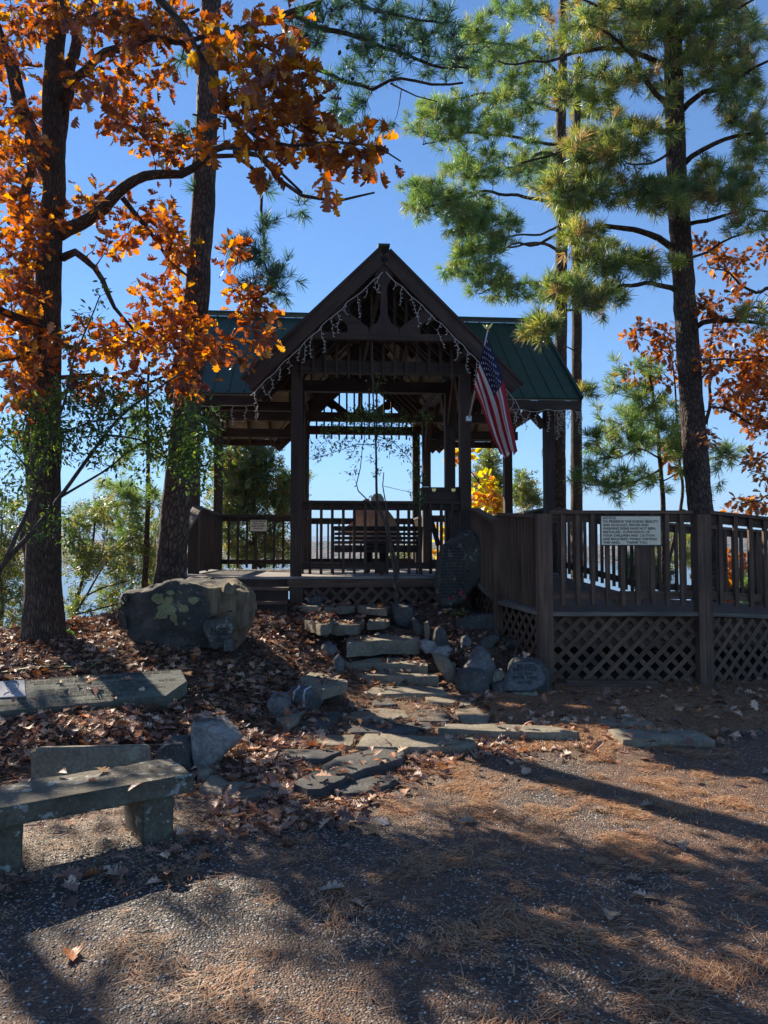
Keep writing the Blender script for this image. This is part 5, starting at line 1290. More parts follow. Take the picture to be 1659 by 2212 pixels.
sk([(54, 1129), (66, 1134), (80, 1128)], .003); sk([(20, 1160), (34, 1150), (50, 1147)]); sk([(86, 1141), (104, 1146), (120, 1154)]); sk([(56, 1147), (66, 1156), (84, 1144)])
o = et.build('portrait_lines', M['etch'], pan)

# ------------------------------------------------------------ stone bench
fr = Vector((-1.016, 4.20, 0)); dirb = Vector((-.79, -.57, 0)).normalized(); nb = Vector((dirb.y, -dirb.x, 0))
if nb.y < 0: nb = -nb
bn = empty('stone_bench', (fr.x + dirb.x * .7, fr.y + dirb.y * .7, .02)); tag(bn, 'lichen spotted stone slab bench on two block legs at the left', 'bench')
def stone_block(name, P4, z0, z1, m, parent, seed, rough=.008, cut=.05):
    bm = bmesh.new(); vs = [bm.verts.new(Vector((p.x, p.y, z1))) for p in P4]; f = bm.faces.new(vs)
    if f.normal.z < 0: f.normal_flip()
    r = bmesh.ops.extrude_face_region(bm, geom=[f])
    for v in r['geom']:
        if isinstance(v, bmesh.types.BMVert): v.co.z = z0
    bmesh.ops.recalc_face_normals(bm, faces=bm.faces); bmesh.ops.bevel(bm, geom=list(bm.edges), offset=.009, segments=2, affect='EDGES')
    bmesh.ops.triangulate(bm, faces=bm.faces)
    for _ in range(5):
        lg = [e for e in bm.edges if e.calc_length() > cut]
        if lg: bmesh.ops.subdivide_edges(bm, edges=lg, cuts=1); bmesh.ops.triangulate(bm, faces=[f for f in bm.faces if len(f.verts) > 3])
    bm.normal_update()
    for v in bm.verts: v.co += v.normal * (mnoise.noise(v.co * 7 + Vector((seed, 0, 0))) * rough + mnoise.noise(v.co * 24) * rough * .6)
    me = bpy.data.meshes.new(name); bm.to_mesh(me); bm.free(); me.materials.append(M[m]); me.polygons.foreach_set('use_smooth', [True] * len(me.polygons))
    try: me.set_sharp_from_angle(angle=R(35))
    except Exception: pass
    return rel(link(name, me), parent)
E1 = fr; E2 = fr + dirb * 1.22
stone_block('seat', [E1, E2, E2 + nb * .385, E1 + nb * .40 + dirb * (-.02)], .308, .405, 'bench_stone', bn, 1)
for s0, s1, zz in ((.10, .27, .0), (.84, 1.06, .0)):
    a = fr + dirb * s0; b = fr + dirb * s1
    stone_block('leg', [a + nb * .03, b + nb * .03, b + nb * .33, a + nb * .33], zz + .02, .31, 'bench_stone', bn, s0)
stone_block('base_stone', [fr + dirb * .22 + nb * .36, fr + dirb * 1.2 + nb * .36, fr + dirb * 1.2 + nb * .52, fr + dirb * .10 + nb * .52], -.02, .05, 'stone_dark', bn, 5, .015)

# ------------------------------------------------------------ slatted bench and person in the gazebo
bc = at(823, 1190, 11.35); bb_ = empty('slatted_bench', gw(-.02, 1.0, GZ), GR); tag(bb_, 'dark slatted bench with iron end frames inside the gazebo seen from behind', 'bench')
W2 = .63
for k in range(6):
    z = .20 + .30 * k / 5 + .115; y = -.10 - (z - .3) * .22
    f = MB(); z0 = .33 + k * .062; y0 = -.06 - (z0 - .3) * .25; f.box((-W2, y0 - .011, z0), (W2, y0 + .011, z0 + .042), 0); f.build('back_slat', M['bench_slat'], bb_)
f = MB(); f.bar((-W2 - .01, -.158, .685), (W2 + .01, -.158, .685), .03, .05); f.build('top_rail', M['bench_slat'], bb_)
for k in range(5):
    f = MB(); f.box((-W2, .0 + k * .085, .37), (W2, .065 + k * .085, .392), 0); f.build('seat_slat', M['bench_slat'], bb_)
for sx in (-1, 1):
    x = sx * (W2 + .015); f = MB()
    f.tube([(x, -.17, .70), (x, -.10, .45), (x, -.03, .33), (x, -.05, .15), (x, -.12, .0)], .015, 6); f.tube([(x, -.03, .35), (x, .2, .34), (x, .42, .36), (x, .44, .2), (x, .47, .0)], .015, 6)
    f.tube([(x, -.12, .52), (x, .1, .58), (x, .38, .57), (x, .45, .50), (x, .42, .36)], .013, 6); f.tube([(x, -.06, .16), (x, .2, .22), (x, .45, .18)], .010, 6)
    f.build('end_frame', M['iron'], bb_)
# person: one skinned body, clothes, hair
pe = empty('person', gw(.0, 1.22, GZ), GR); tag(pe, 'person in a tan wrap seated on the slatted bench, back turned and one arm raised', 'person')
def skin_mesh(name, verts, edges, radii, m, parent, sub=2, root=0):
    me = bpy.data.meshes.new(name); me.from_pydata(verts, edges, []); o = bpy.data.objects.new(name, me); C.objects.link(o)
    sk_ = o.modifiers.new('skin', 'SKIN'); sk_.use_smooth_shade = True
    for i, r_ in enumerate(radii):
        d = me.skin_vertices[0].data[i]; d.radius = (r_, r_) if not isinstance(r_, tuple) else r_; d.use_root = (i == root)
    s_ = o.modifiers.new('sub', 'SUBSURF'); s_.levels = sub; s_.render_levels = sub
    dg = bpy.context.evaluated_depsgraph_get(); dg.update(); me2 = bpy.data.meshes.new_from_object(o.evaluated_get(dg)); bpy.data.objects.remove(o); me2.name = name
    me2.materials.clear(); me2.materials.append(m); me2.polygons.foreach_set('use_smooth', [True] * len(me2.polygons))
    q = bpy.data.objects.new(name, me2); C.objects.link(q); q.parent = parent; return q
#      pelvis, waist, chest, neck base, neck, head mid, crown | shoulders...
Vb = [(0, 0, .47), (0, -.02, .62), (0, -.02, .80), (0, -.015, .93), (0, .0, .985), (.0, .01, 1.08), (0, .0, 1.17),
      (-.17, -.02, .90), (-.33, .02, .80), (-.27, .03, 1.02), (-.12, .03, 1.13),           # left arm raised, hand at the head
      (.17, -.02, .90), (.25, .03, .66), (.20, .25, .58), (.14, .40, .56),
      (-.10, .06, .44), (-.12, .44, .45), (-.12, .46, .08), (-.12, .58, .035), (.10, .06, .44), (.12, .44, .45), (.12, .46, .08), (.12, .58, .035)]
Eb = [(0, 1), (1, 2), (2, 3), (3, 4), (4, 5), (5, 6), (2, 7), (7, 8), (8, 9), (9, 10), (2, 11), (11, 12), (12, 13), (13, 14), (0, 15), (15, 16), (16, 17), (17, 18), (0, 19), (19, 20), (20, 21), (21, 22)]
rb_ = [(.15, .11), (.13, .10), (.16, .11), .07, .052, (.078, .09), .05, .06, .045, .036, .026, .06, .045, .036, .026, .085, .062, .045, .035, .085, .062, .045, .035]
body = skin_mesh('body', Vb, Eb, rb_, M['skin'], pe)
def fingers(p, d, s_, side):
    p = Vector(p); d = Vector(d).normalized(); s_ = Vector(s_).normalized()
    for k in range(4):
        L = (.062, .072, .068, .055)[k]; a = p + s_ * (k - 1.5) * .019; q = a + d * L * .5; e = q + (d + Vector((0, .5, -.35))).normalized() * L * .5
        skin_mesh('finger', [tuple(a), tuple(q), tuple(e)], [(0, 1), (1, 2)], [.009, .008, .006], M['skin'], body, 1)
    a = p - s_ * .03 - d * .03; skin_mesh('thumb', [tuple(a), tuple(a - s_ * .025 + d * .02), tuple(a - s_ * .03 + d * .05)], [(0, 1), (1, 2)], [.011, .009, .007], M['skin'], body, 1)
fingers((-.10, .03, 1.14), (1, .1, .25), (0, .6, -.5), -1); fingers((.14, .43, .56), (-.2, 1, 0), (1, 0, 0), 1)
# trousers and shoes
skin_mesh('trousers', [(0, 0, .47), (-.10, .06, .445), (-.12, .44, .45), (-.12, .46, .12), (.10, .06, .445), (.12, .44, .45), (.12, .46, .12)], [(0, 1), (1, 2), (2, 3), (0, 4), (4, 5), (5, 6)], [(.16, .12), .095, .075, .06, .095, .075, .06], M['trousers'], pe)
for sx in (-1, 1): skin_mesh('shoe', [(sx * .12, .43, .05), (sx * .12, .52, .045), (sx * .125, .62, .035)], [(0, 1), (1, 2)], [.05, .045, .035], M['iron'], pe, 1)
# hair: cap with falling strands
hm = bmesh.new(); bmesh.ops.create_icosphere(hm, subdivisions=4, radius=1)
for v in hm.verts:
    c = v.co; k = 1 + .06 * mnoise.noise(Vector((c.x * 14, c.y * 3, c.z * 2))); x, y, z = c.x * .094 * k, c.y * .105 * k, c.z * .115 * k
    if z < -.02 and c.y < .35: z = z * 1.25; x *= 1.02
    if c.y > .45 and z < .05: y = .06; 
    v.co = Vector((x + .0, y - .005, z + 1.10))
me = bpy.data.meshes.new('hair'); hm.to_mesh(me); hm.free(); me.materials.append(M['hair']); me.polygons.foreach_set('use_smooth', [True] * len(me.polygons)); o = bpy.data.objects.new('hair', me); C.objects.link(o); o.parent = pe
mb = MB(); rr = random.Random(3)
for k in range(150):
    a = rr.uniform(-2.9, -.25); r0 = .088; x = math.cos(a) * r0; y = math.sin(a) * r0 * 1.05
    mb.tube([(x * .6, y * .7, 1.205), (x * 1.05, y * 1.1, 1.14), (x * 1.12, y * 1.15 - .01, 1.05), (x * 1.0 + rr.uniform(-.01, .01), y - .02, .97 + rr.uniform(-.03, .03))], [.004, .006, .005, .002], 4)
mb.build('hair_strands', M['hair'], o)
# face (turned away): nose, ears
skin_mesh('nose', [(0, .095, 1.10), (0, .118, 1.075), (0, .10, 1.06)], [(0, 1), (1, 2)], [.010, .014, .008], M['skin'], body, 1)
for sx in (-1, 1): skin_mesh('ear', [(sx * .085, .01, 1.10), (sx * .092, .0, 1.08), (sx * .085, .01, 1.06)], [(0, 1), (1, 2)], [.010, .012, .008], M['skin'], body, 1)
# wrap: draped cloth surface over shoulders, raised sleeve and bench back
def drape(name, rows, m, parent, th=.004):
    nr = len(rows); ncol = 40; V = []; 
    for r_ in rows:
        Q = catmull([Vector(p) for p in r_], .01); L = len(Q) - 1
        for k in range(ncol): 
            t = k / (ncol - 1) * L; i = min(int(t), L - 1); V.append(Q[i].lerp(Q[i + 1], t - i))
    Fs = [(r_ * ncol + k, r_ * ncol + k + 1, (r_ + 1) * ncol + k + 1, (r_ + 1) * ncol + k) for r_ in range(nr - 1) for k in range(ncol - 1)]
    me = bpy.data.meshes.new(name); me.from_pydata([tuple(v) for v in V], [], Fs); o = bpy.data.objects.new(name, me); C.objects.link(o)
    s_ = o.modifiers.new('s', 'SUBSURF'); s_.levels = s_.render_levels = 2
    dg = bpy.context.evaluated_depsgraph_get(); dg.update(); me2 = bpy.data.meshes.new_from_object(o.evaluated_get(dg)); bpy.data.objects.remove(o); me2.name = name
    for v in me2.vertices: c = v.co; c.y += .012 * mnoise.noise(Vector((c.x * 16, c.y * 6, c.z * 5))) ; c.x += .006 * mnoise.noise(Vector((c.x * 9, 3, c.z * 12)))
    me2.materials.clear(); me2.materials.append(m); me2.polygons.foreach_set('use_smooth', [True] * len(me2.polygons))
    q = bpy.data.objects.new(name, me2); C.objects.link(q); q.parent = parent; return q
drape('tan_wrap', [
  [(-.10, .10, .985), (-.085, -.02, 1.0), (0, -.085, .995), (.085, -.02, 1.0), (.10, .10, .985)],
  [(-.24, .14, .90), (-.20, -.06, .925), (0, -.135, .93), (.19, -.06, .925), (.23, .12, .90)],
  [(-.33, .14, .80), (-.25, -.10, .82), (0, -.16, .80), (.24, -.08, .80), (.28, .12, .78)],
  [(-.40, .12, .72), (-.30, -.16, .70), (0, -.18, .70), (.26, -.14, .70), (.34, .10, .66)],
  [(-.42, .10, .60), (-.32, -.13, .58), (0, -.17, .58), (.30, -.12, .58), (.38, .06, .56)],
  [(-.42, .08, .48), (-.33, -.09, .47), (0, -.13, .47), (.30, -.08, .47), (.38, .04, .46)]], M['shawl'], pe)
skin_mesh('sleeve', [(-.15, -.02, .92), (-.30, .0, .82), (-.31, .02, .88), (-.22, .02, 1.04), (-.12, .03, 1.12)], [(0, 1), (1, 2), (2, 3), (3, 4)], [.085, .105, .085, .065, .05], M['shawl'], pe)
drape('wrap_edge', [
  [(-.20, -.10, .90), (-.28, -.12, .88), (-.30, -.02, .86)],
  [(-.24, -.17, .78), (-.36, -.18, .74), (-.42, -.06, .74)],
  [(-.26, -.215, .70), (-.42, -.22, .67), (-.54, -.10, .68)],
  [(-.26, -.225, .60), (-.44, -.235, .59), (-.58, -.12, .60)]], M['shawl'], pe)
# ------------------------------------------------------------ TREES
def gb(zf, x, y, Dp):  # ground point under a trunk
    p = at(*zf(x, y), Dp); return Vector((p.x, Dp, h1(p.x, Dp)))
# tall oak at the left
b0 = gb(ID, 95, 1380, 8.2); bs = b0 - Vector((0, 0, .15))
LO = [([bs] + PL(ID, [(95, 1383), (93, 1200), (97, 1050), (100, 900), (102, 760), (104, 620), (112, 480), (118, 380), (112, 250), (120, 100), (137, -60), (150, -300)], 8.2), .195, .07),
      (PL(ID, [(112, 400), (85, 330), (45, 230), (20, 130), (-20, 30), (-60, -80)], (8.2, 7.6)), .095, .05),
      (PL(ID, [(118, 350), (128, 250), (150, 150), (190, 0), (215, -120)], (8.2, 8.8)), .085, .045),
      ([gb(ID, 68, 1380, 8.7) - Vector((0, 0, .3))] + PL(ID, [(70, 1200), (72, 900), (62, 650), (58, 480), (62, 360), (60, 250)], 8.7), .10, .05),
      (PL(Z7, [(230, 900), (300, 860), (400, 790), (450, 740), (560, 680), (700, 650), (830, 585), (900, 570), (1040, 570), (1150, 570)], (8.2, 7.0)), .075, .02),
      (PL(Z7, [(900, 580), (990, 600), (1080, 690), (1160, 745), (1300, 770), (1440, 740)], (7.0, 6.6)), .028, .008),
      (PL(Z7, [(230, 380), (290, 285), (420, 205), (550, 155), (720, 158), (800, 130)], (8.2, 7.2)), .055, .02),
      (PL(Z7, [(610, -20), (700, 115), (790, 230), (830, 340), (860, 425), (970, 560), (1080, 680), (1160, 740)], (6.4, 5.9)), .035, .010),
      (PL(Z7, [(240, 990), (290, 970), (370, 1030), (450, 1180), (520, 1275)], (8.2, 7.8)), .045, .015),
      (PL(Z7, [(470, 760), (540, 840), (600, 920), (650, 1000), (720, 1060)], (7.9, 8.3)), .03, .012),
      (PL(Z7, [(200, 1290), (110, 1240), (0, 1180), (-120, 1130)], (8.2, 7.4)), .06, .03),
      (PL(Z7, [(160, 1300), (300, 1340), (500, 1330), (700, 1290), (860, 1330)], (8.2, 8.6)), .035, .012),
      (PL(ID, [(100, 700), (60, 760), (0, 780), (-50, 800)], (8.2, 7.4)), .03, .012),
      (PL(ID, [(140, 60), (220, 30), (330, 50), (430, 20)], (8.2, 7.6)), .04, .015),
      (PL(ID, [(100, 820), (200, 810), (300, 830), (380, 800)], (8.2, 7.7)), .03, .01)]
TO = []
for (x, y, rx, ry, D0, D1, n) in ((60, 150, 130, 160, 6.5, 9, 60), (300, 60, 200, 70, 7, 9.2, 60), (540, 120, 200, 120, 7, 9, 60), (380, 320, 200, 130, 7, 9, 70), (480, 470, 130, 110, 7, 8.8, 50), (650, 560, 120, 70, 7, 8.6, 30),
      (60, 560, 130, 180, 6.6, 9, 60), (90, 850, 140, 120, 6.6, 9, 55), (60, 1080, 130, 150, 6.6, 8.6, 60), (330, 780, 130, 60, 7.4, 8.8, 26), (600, 830, 120, 90, 7.4, 8.8, 40), (680, 950, 80, 90, 7.6, 8.8, 28), (430, 960, 90, 80, 7.6, 8.8, 24),
      (620, 1120, 110, 60, 7.6, 9.0, 32), (650, 1230, 140, 80, 7.6, 9.0, 46), (300, 1300, 220, 70, 7.0, 9.0, 44), (520, 1330, 180, 80, 7.0, 8.8, 44), (90, 1300, 120, 90, 6.6, 8.8, 40), (750, 1330, 110, 110, 7.4, 8.9, 46),
      (900, 950, 60, 60, 7.4, 8.2, 8), (930, 1150, 90, 70, 8.0, 9, 26), (1010, 1230, 60, 110, 8.2, 9, 24), (960, 1340, 90, 70, 7.8, 9, 24),
      (250, 1450, 240, 70, 6.8, 8.4, 34), (560, 1480, 240, 70, 6.8, 8.4, 34), (60, 1480, 100, 90, 6.4, 8.0, 26), (700, 80, 90, 60, 7, 8.4, 24), (640, 300, 50, 60, 7.2, 8.4, 14)):
    TO += blob(Z7, x, y, rx, ry, D0, D1, n)
tree('oak_tree', 'tall forked oak with orange leaves and grey bark at the left edge of the mound', 'tree', b0, LO, TO, 'oak', 'oak', .112, 7, M['leaf'], M['oak_bark'], maxd=2.2, spread=.12, rough=.09, dens=.60)
# near branch of large leaves is its own tree's limb reaching in from the upper left
b1 = Vector((-2.9, 5.6, h1(-2.9, 5.6)))
LN = [([b1 + Vector((-3.9, -1.5, -.1)), b1 + Vector((-3.9, -1.5, 2)), b1 + Vector((-3.6, -1.3, 4.4)), b1 + Vector((-2.9, -1.0, 6.4))], .14, .07),
      ([b1 + Vector((-3.5, -1.25, 4.6))] + PL(Z7, [(300, -260), (560, -60), (640, 30), (760, 180), (820, 300), (880, 440), (960, 500), (1100, 470)], (5.4, 5.2)), .06, .014),
      (PL(Z7, [(900, 450), (1000, 540), (1120, 560), (1300, 540), (1450, 560), (1540, 620)], (5.2, 5.0)), .016, .005),
      (PL(Z7, [(760, 180), (900, 160), (1040, 190), (1150, 260)], (5.3, 5.1)), .015, .005)]
TN = []
for (x, y, rx, ry, D0, D1, n) in ((880, 250, 110, 80, 4.6, 5.2, 18), (980, 300, 110, 80, 4.7, 5.3, 22), (1100, 230, 100, 90, 4.8, 5.6, 24), (1050, 420, 160, 110, 4.9, 5.6, 42), (1180, 420, 90, 110, 5.0, 5.8, 24), (1190, 560, 130, 90, 5.0, 5.8, 30), (1330, 590, 120, 90, 5.0, 5.6, 26), (1460, 580, 100, 90, 5.0, 5.6, 20),
      (1250, 680, 90, 60, 5.0, 5.6, 12), (820, 430, 50, 70, 5.0, 5.4, 8), (840, 560, 70, 60, 5.2, 5.8, 9), (1320, 770, 40, 25, 5.0, 5.3, 4), (980, 120, 120, 60, 5.0, 5.6, 16), (1130, 100, 80, 40, 5.0, 5.6, 6), (820, 180, 60, 50, 5, 5.4, 6), (1000, 640, 90, 60, 5.2, 5.7, 10)):
    TN += blob(Z7, x, y, rx, ry, D0, D1, n)
tree('oak_tree', 'near oak whose branch of large glowing orange leaves hangs in from the upper left', 'tree', b1 + Vector((-3.9, -1.5, 0)), LN, TN, 'oak', 'oak_near', .125, 5, M['leaf'], M['oak_bark'], maxd=1.6, spread=.14, dens=.43)
# left tall pine
bp = gb(ID, 365, 1290, 9.6)
LP_ = [([bp - Vector((0, 0, .2))] + PL(ID, [(367, 1260), (378, 1120), (392, 980), (410, 820), (424, 650), (435, 500), (441, 400), (447, 250), (452, 100), (460, -80), (465, -260), (470, -500)], 9.6), .195, .10),
      (PL(Z7, [(830, 200), (900, 120), (1000, 80), (1120, 45), (1180, 30), (1250, -30)], (9.6, 9.0)), .06, .03),
      (PL(Z7, [(1120, 50), (1200, 100), (1400, 155), (1560, 220), (1659, 250), (1800, 262)], (9.3, 9.0)), .04, .012),
      (PL(Z7, [(830, 255), (1000, 258), (1150, 265), (1270, 290), (1440, 345), (1500, 310), (1659, 320), (1780, 318)], (9.6, 9.0)), .045, .012),
      (PL(Z7, [(1500, 320), (1600, 370), (1680, 390)], 9.0), .012, .006),
      (PL(Z7, [(1300, -40), (1420, 30), (1560, 60), (1700, 90)], (9.2, 9.6)), .03, .012),
      (PL(Z7, [(830, 600), (900, 600), (960, 630), (1000, 690), (1000, 800), (1010, 900), (1018, 1000), (1035, 1060), (1075, 1110)], (9.5, 8.8)), .03, .008),
      (PL(Z7, [(800, 330), (740, 250), (700, 180), (640, 120)], (9.6, 10)), .03, .01), (PL(Z7, [(790, 520), (760, 450), (740, 440)], (9.5, 9.4)), .03, .012)]
TP = []
for (x, y, rx, ry, D0, D1, n) in ((1300, 50, 240, 70, 8.6, 9.8, 46), (1480, 190, 190, 110, 8.6, 9.6, 60), (1620, 90, 180, 110, 8.8, 10, 55), (1180, 130, 100, 70, 8.8, 9.6, 22), (1350, 300, 150, 90, 8.8, 9.6, 24), (1330, 430, 90, 60, 8.8, 9.6, 14), (1450, 490, 70, 40, 9, 9.5, 9),
      (1010, 1030, 130, 100, 8.5, 9.1, 34), (950, 960, 70, 60, 8.6, 9.1, 12), (1020, 880, 50, 40, 8.7, 9.1, 6), (1180, 800, 30, 20, 8.8, 9.1, 3), (730, 500, 50, 40, 9.2, 9.8, 5), (710, 240, 70, 80, 9.4, 10.2, 12), (700, 720, 30, 20, 9.3, 9.6, 3), (1090, 1110, 60, 50, 8.6, 9, 9), (1000, 720, 60, 40, 8.7, 9.2, 6), (1730, 260, 120, 120, 8.8, 9.6, 34)):
    TP += blob(Z7, x, y, rx, ry, D0, D1, n)
TP += blob(ID, 430, -250, 300, 200, 8, 12, 120)
tree('pine_tree', 'tall leaning pine trunk behind the boulder with long dark branches reaching over the gazebo', 'tree', bp, LP_, TP, 'pine', 'pine_dark', .14, 2, M['needle'], M['pine_bark'], dens=.7, maxd=2.0, spread=.05, rough=.11, twig_r=.005)
pin = [o for o in C.objects if o.type == 'EMPTY' and o.name.startswith('pine_tree')][-1]; f = MB()
f.tube([(0, 0, 0), (0, 0, -.012), (0, 0, -.03), (0, 0, -.05), (0, 0, -.062)], [.006, .018, .022, .015, .004], 8, rough=.3); cone = f.mesh('pine_cone', M['twig'])
for q in random.sample(TP[:250], 34):
    o = bpy.data.objects.new('pine_cone', cone); C.objects.link(o); o.rotation_euler = (random.uniform(-.8, .8), random.uniform(-.8, .8), 0); o.parent = pin; o.location = q - pin.location
# big right pine
br_ = gb(ID, 1520, 1300, 12.3)
LR = [([br_ - Vector((0, 0, .2))] + PL(ID, [(1524, 1180), (1512, 1085), (1498, 930), (1488, 780), (1478, 630), (1468, 480), (1463, 403), (1459, 280), (1455, 151), (1452, 20), (1446, -150), (1440, -400)], 12.3), .215, .12)]
for pts, d1, r0 in (([(1225, 560), (1180, 548), (1050, 538), (930, 572), (880, 600), (740, 665), (600, 700)], 11.0, .05), ([(1245, 1060), (1150, 1000), (1000, 972), (880, 990), (780, 1000), (640, 1045), (540, 1060)], 11.0, .055), ([(1265, 1245), (1180, 1212), (1080, 1222), (960, 1252), (880, 1300), (760, 1350), (700, 1430)], 10.6, .045),
      ([(1300, 700), (1380, 650), (1480, 598), (1659, 570), (1800, 560)], 11.4, .05), ([(1235, 480), (1180, 400), (1120, 320), (1080, 240), (980, 150), (880, 100)], 11.4, .05), ([(1285, 480), (1380, 400), (1460, 380), (1600, 290), (1750, 240)], 11.6, .055), ([(1330, 1415), (1380, 1380), (1500, 1372), (1659, 1385), (1800, 1390)], 11.5, .05),
      ([(1240, 300), (1100, 230), (900, 215), (700, 260), (500, 260)], 11.4, .05), ([(1250, 850), (1130, 830), (980, 832), (900, 800), (800, 820)], 11.2, .04), ([(1320, 960), (1450, 930), (1600, 900), (1700, 910)], 11.4, .04), ([(1260, 200), (1350, 100), (1500, 50), (1650, -40)], 11.4, .05), ([(1255, 150), (1150, 60), (950, 30), (800, -20)], 11.6, .05), ([(1290, 1120), (1400, 1080), (1500, 1020), (1640, 980)], 11.8, .025), ([(1250, 640), (1150, 700), (1050, 700)], 11.4, .03)):
    LR.append((PL(Z8, pts, (12.3, d1)), r0, .012))
TR = []
for (x, y, rx, ry, D0, D1, n) in ((1000, 110, 330, 120, 10.8, 13, 190), (1450, 150, 220, 170, 10.8, 13, 150), (1350, 330, 280, 120, 11, 13, 90), (1560, 430, 120, 150, 11, 12.6, 60), (900, 370, 230, 90, 11, 12.4, 90), (950, 640, 190, 75, 10.6, 12, 90), (850, 810, 200, 100, 10.6, 12.2, 110), (1130, 830, 130, 70, 10.8, 12.4, 60), (1240, 860, 120, 70, 10.8, 12, 50),
      (1470, 800, 190, 110, 10.9, 12.4, 110), (1580, 620, 110, 90, 11, 12.4, 36), (1000, 1130, 190, 60, 10.6, 12, 62), (870, 1010, 120, 50, 10.6, 11.8, 34), (800, 1240, 120, 60, 10.3, 11.4, 46), (690, 1410, 80, 55, 10.2, 11, 30), (960, 1290, 110, 60, 10.4, 11.6, 26), (1150, 1160, 90, 50, 11, 12.4, 18), (1270, 1130, 40, 30, 11.5, 12.4, 7), (1250, 560, 60, 50, 11.4, 12.6, 10), (1560, 960, 110, 50, 11, 12.2, 20), (1590, 1370, 90, 70, 11, 12.4, 14), (1100, 560, 90, 40, 10.8, 11.8, 14), (1280, 20, 300, 80, 10.8, 13, 90)):
    TR += blob(Z8, x, y, rx, ry, D0, D1, n)
TR += blob(ID, 1450, -320, 420, 260, 9.5, 14.5, 260)
tree('pine_tree', 'big pine rising behind the right ramp railing with layered green boughs', 'tree', br_, LR, TR, 'pine', 'pine', .16, 3, M['needle'], M['pine_bark'], maxd=2.2, spread=.07, dens=.85, rough=.11, twig_r=.006)
# two farther pines behind the right roof
b2 = gb(ID, 1206, 1100, 16)
L2 = [([b2 - Vector((0, 0, .5))] + PL(Z8, [(762, 1900), (765, 1700), (772, 1400), (772, 1150), (778, 950), (770, 700), (772, 500), (778, 300), (782, 60), (785, -200)], 16), .17, .09)]
for pts, d1, r0 in (([(770, 700), (700, 650), (620, 700), (540, 720)], 15, .05), ([(770, 870), (640, 850), (560, 832), (420, 820), (300, 860), (150, 900)], 14.6, .045), ([(770, 620), (620, 600), (500, 578), (350, 566), (250, 600), (180, 620)], 14.8, .04), ([(765, 1090), (720, 1050), (660, 1035), (560, 1060), (460, 1090)], 15, .04), ([(765, 1210), (600, 1215), (500, 1230), (420, 1260)], 15, .03), ([(765, 480), (600, 420), (430, 400), (250, 450)], 15, .04), ([(775, 330), (640, 220), (480, 180), (330, 200)], 15, .04), ([(780, 960), (700, 1000), (560, 1010), (400, 1060)], 14.8, .03)):
    L2.append((PL(Z8, pts, (16, d1)), r0, .012))
T2 = []
for (x, y, rx, ry, D0, D1, n) in ((180, 830, 110, 60, 14, 15.6, 46), (300, 900, 200, 110, 14, 16, 110), (400, 720, 150, 80, 14, 16, 70), (330, 550, 210, 80, 14, 16, 80), (250, 470, 160, 60, 14, 16, 60), (440, 1040, 160, 80, 14.2, 16, 70), (380, 1150, 120, 60, 14.2, 15.8, 50), (560, 1250, 170, 60, 14.2, 16, 46), (630, 700, 140, 100, 14.4, 16.4, 60), (440, 950, 160, 70, 14.2, 16, 60), (540, 250, 230, 120, 14, 16.4, 110), (430, 130, 90, 60, 14, 16, 24), (560, 450, 180, 120, 14, 16, 80), (600, 60, 150, 60, 14, 16.4, 40), (480, 1200, 100, 50, 14, 15.6, 20)):
    T2 += blob(Z8, x, y, rx, ry, D0, D1, n)
tree('pine_tree', 'slender pine behind the right end of the roof with bright boughs over the sky gap', 'tree', b2, L2, T2, 'pine', 'pine_bright', .18, 3, M['needle'], M['pine_bark'], maxd=2.4, spread=.08, dens=.78, rough=.08)
b3 = gb(ID, 1243, 1100, 17.8)
L3 = [([b3 - Vector((0, 0, .5))] + PL(Z8, [(838, 1900), (838, 1700), (840, 1400), (838, 1150), (832, 950), (830, 750), (840, 500), (850, 250)], 17.8), .165, .08), (PL(Z8, [(838, 1150), (880, 1100), (960, 1060), (1010, 1030)], 17.4), .03, .01), (PL(Z8, [(838, 1510), (780, 1480), (740, 1500)], 17.6), .02, .01)]
T3 = blob(Z8, 930, 1080, 110, 60, 17, 18.2, 20) + blob(Z8, 900, 600, 200, 220, 16.8, 19, 80) + blob(Z8, 890, 1680, 60, 30, 17, 18, 6) + blob(Z8, 960, 1240, 80, 40, 17, 18, 8)
tree('pine_tree', 'pale barked straight pine just right of the roof edge', 'tree', b3, L3, T3, 'pine', 'pine', .19, 5, M['needle'], M['oak_bark'], maxd=2.6, spread=.07, rough=.08)
# young bright pine between the far trunks and the big pine
b4 = gb(ID, 1430, 1100, 14)
L4 = [([b4 - Vector((0, 0, .4))] + PL(ID, [(1433, 1110), (1430, 1050), (1424, 980), (1420, 920), (1412, 860), (1400, 790)], 14), .075, .02), (PL(ID, [(1425, 990), (1380, 970), (1330, 990), (1290, 960)], (14, 13.4)), .02, .006), (PL(ID, [(1424, 1015), (1370, 1040), (1300, 1050), (1250, 1040)], (14, 13.4)), .022, .006), (PL(ID, [(1412, 880), (1370, 860), (1330, 850)], (14, 13.6)), .012, .005), (PL(ID, [(1425, 960), (1470, 940), (1510, 930)], (14, 13.6)), .015, .005), (PL(ID, [(1430, 1040), (1500, 1000), (1560, 985)], (14, 13.4)), .015, .005), (PL(ID, [(1418, 910), (1360, 910), (1300, 940)], (14, 13.6)), .015, .005)]
T4 = []
for q in ((1345, 860, 60, 50, 20), (1380, 915, 100, 45, 42), (1310, 960, 70, 40, 26), (1400, 960, 90, 40, 36), (1290, 1030, 70, 40, 26), (1370, 1050, 90, 35, 28), (1440, 880, 50, 50, 16), (1480, 950, 60, 40, 18), (1560, 985, 60, 30, 12), (1400, 810, 30, 30, 8), (1520, 1040, 60, 40, 12), (1330, 800, 30, 30, 5)): T4 += blob(ID, q[0], q[1], q[2], q[3], 13, 14.8, q[4])
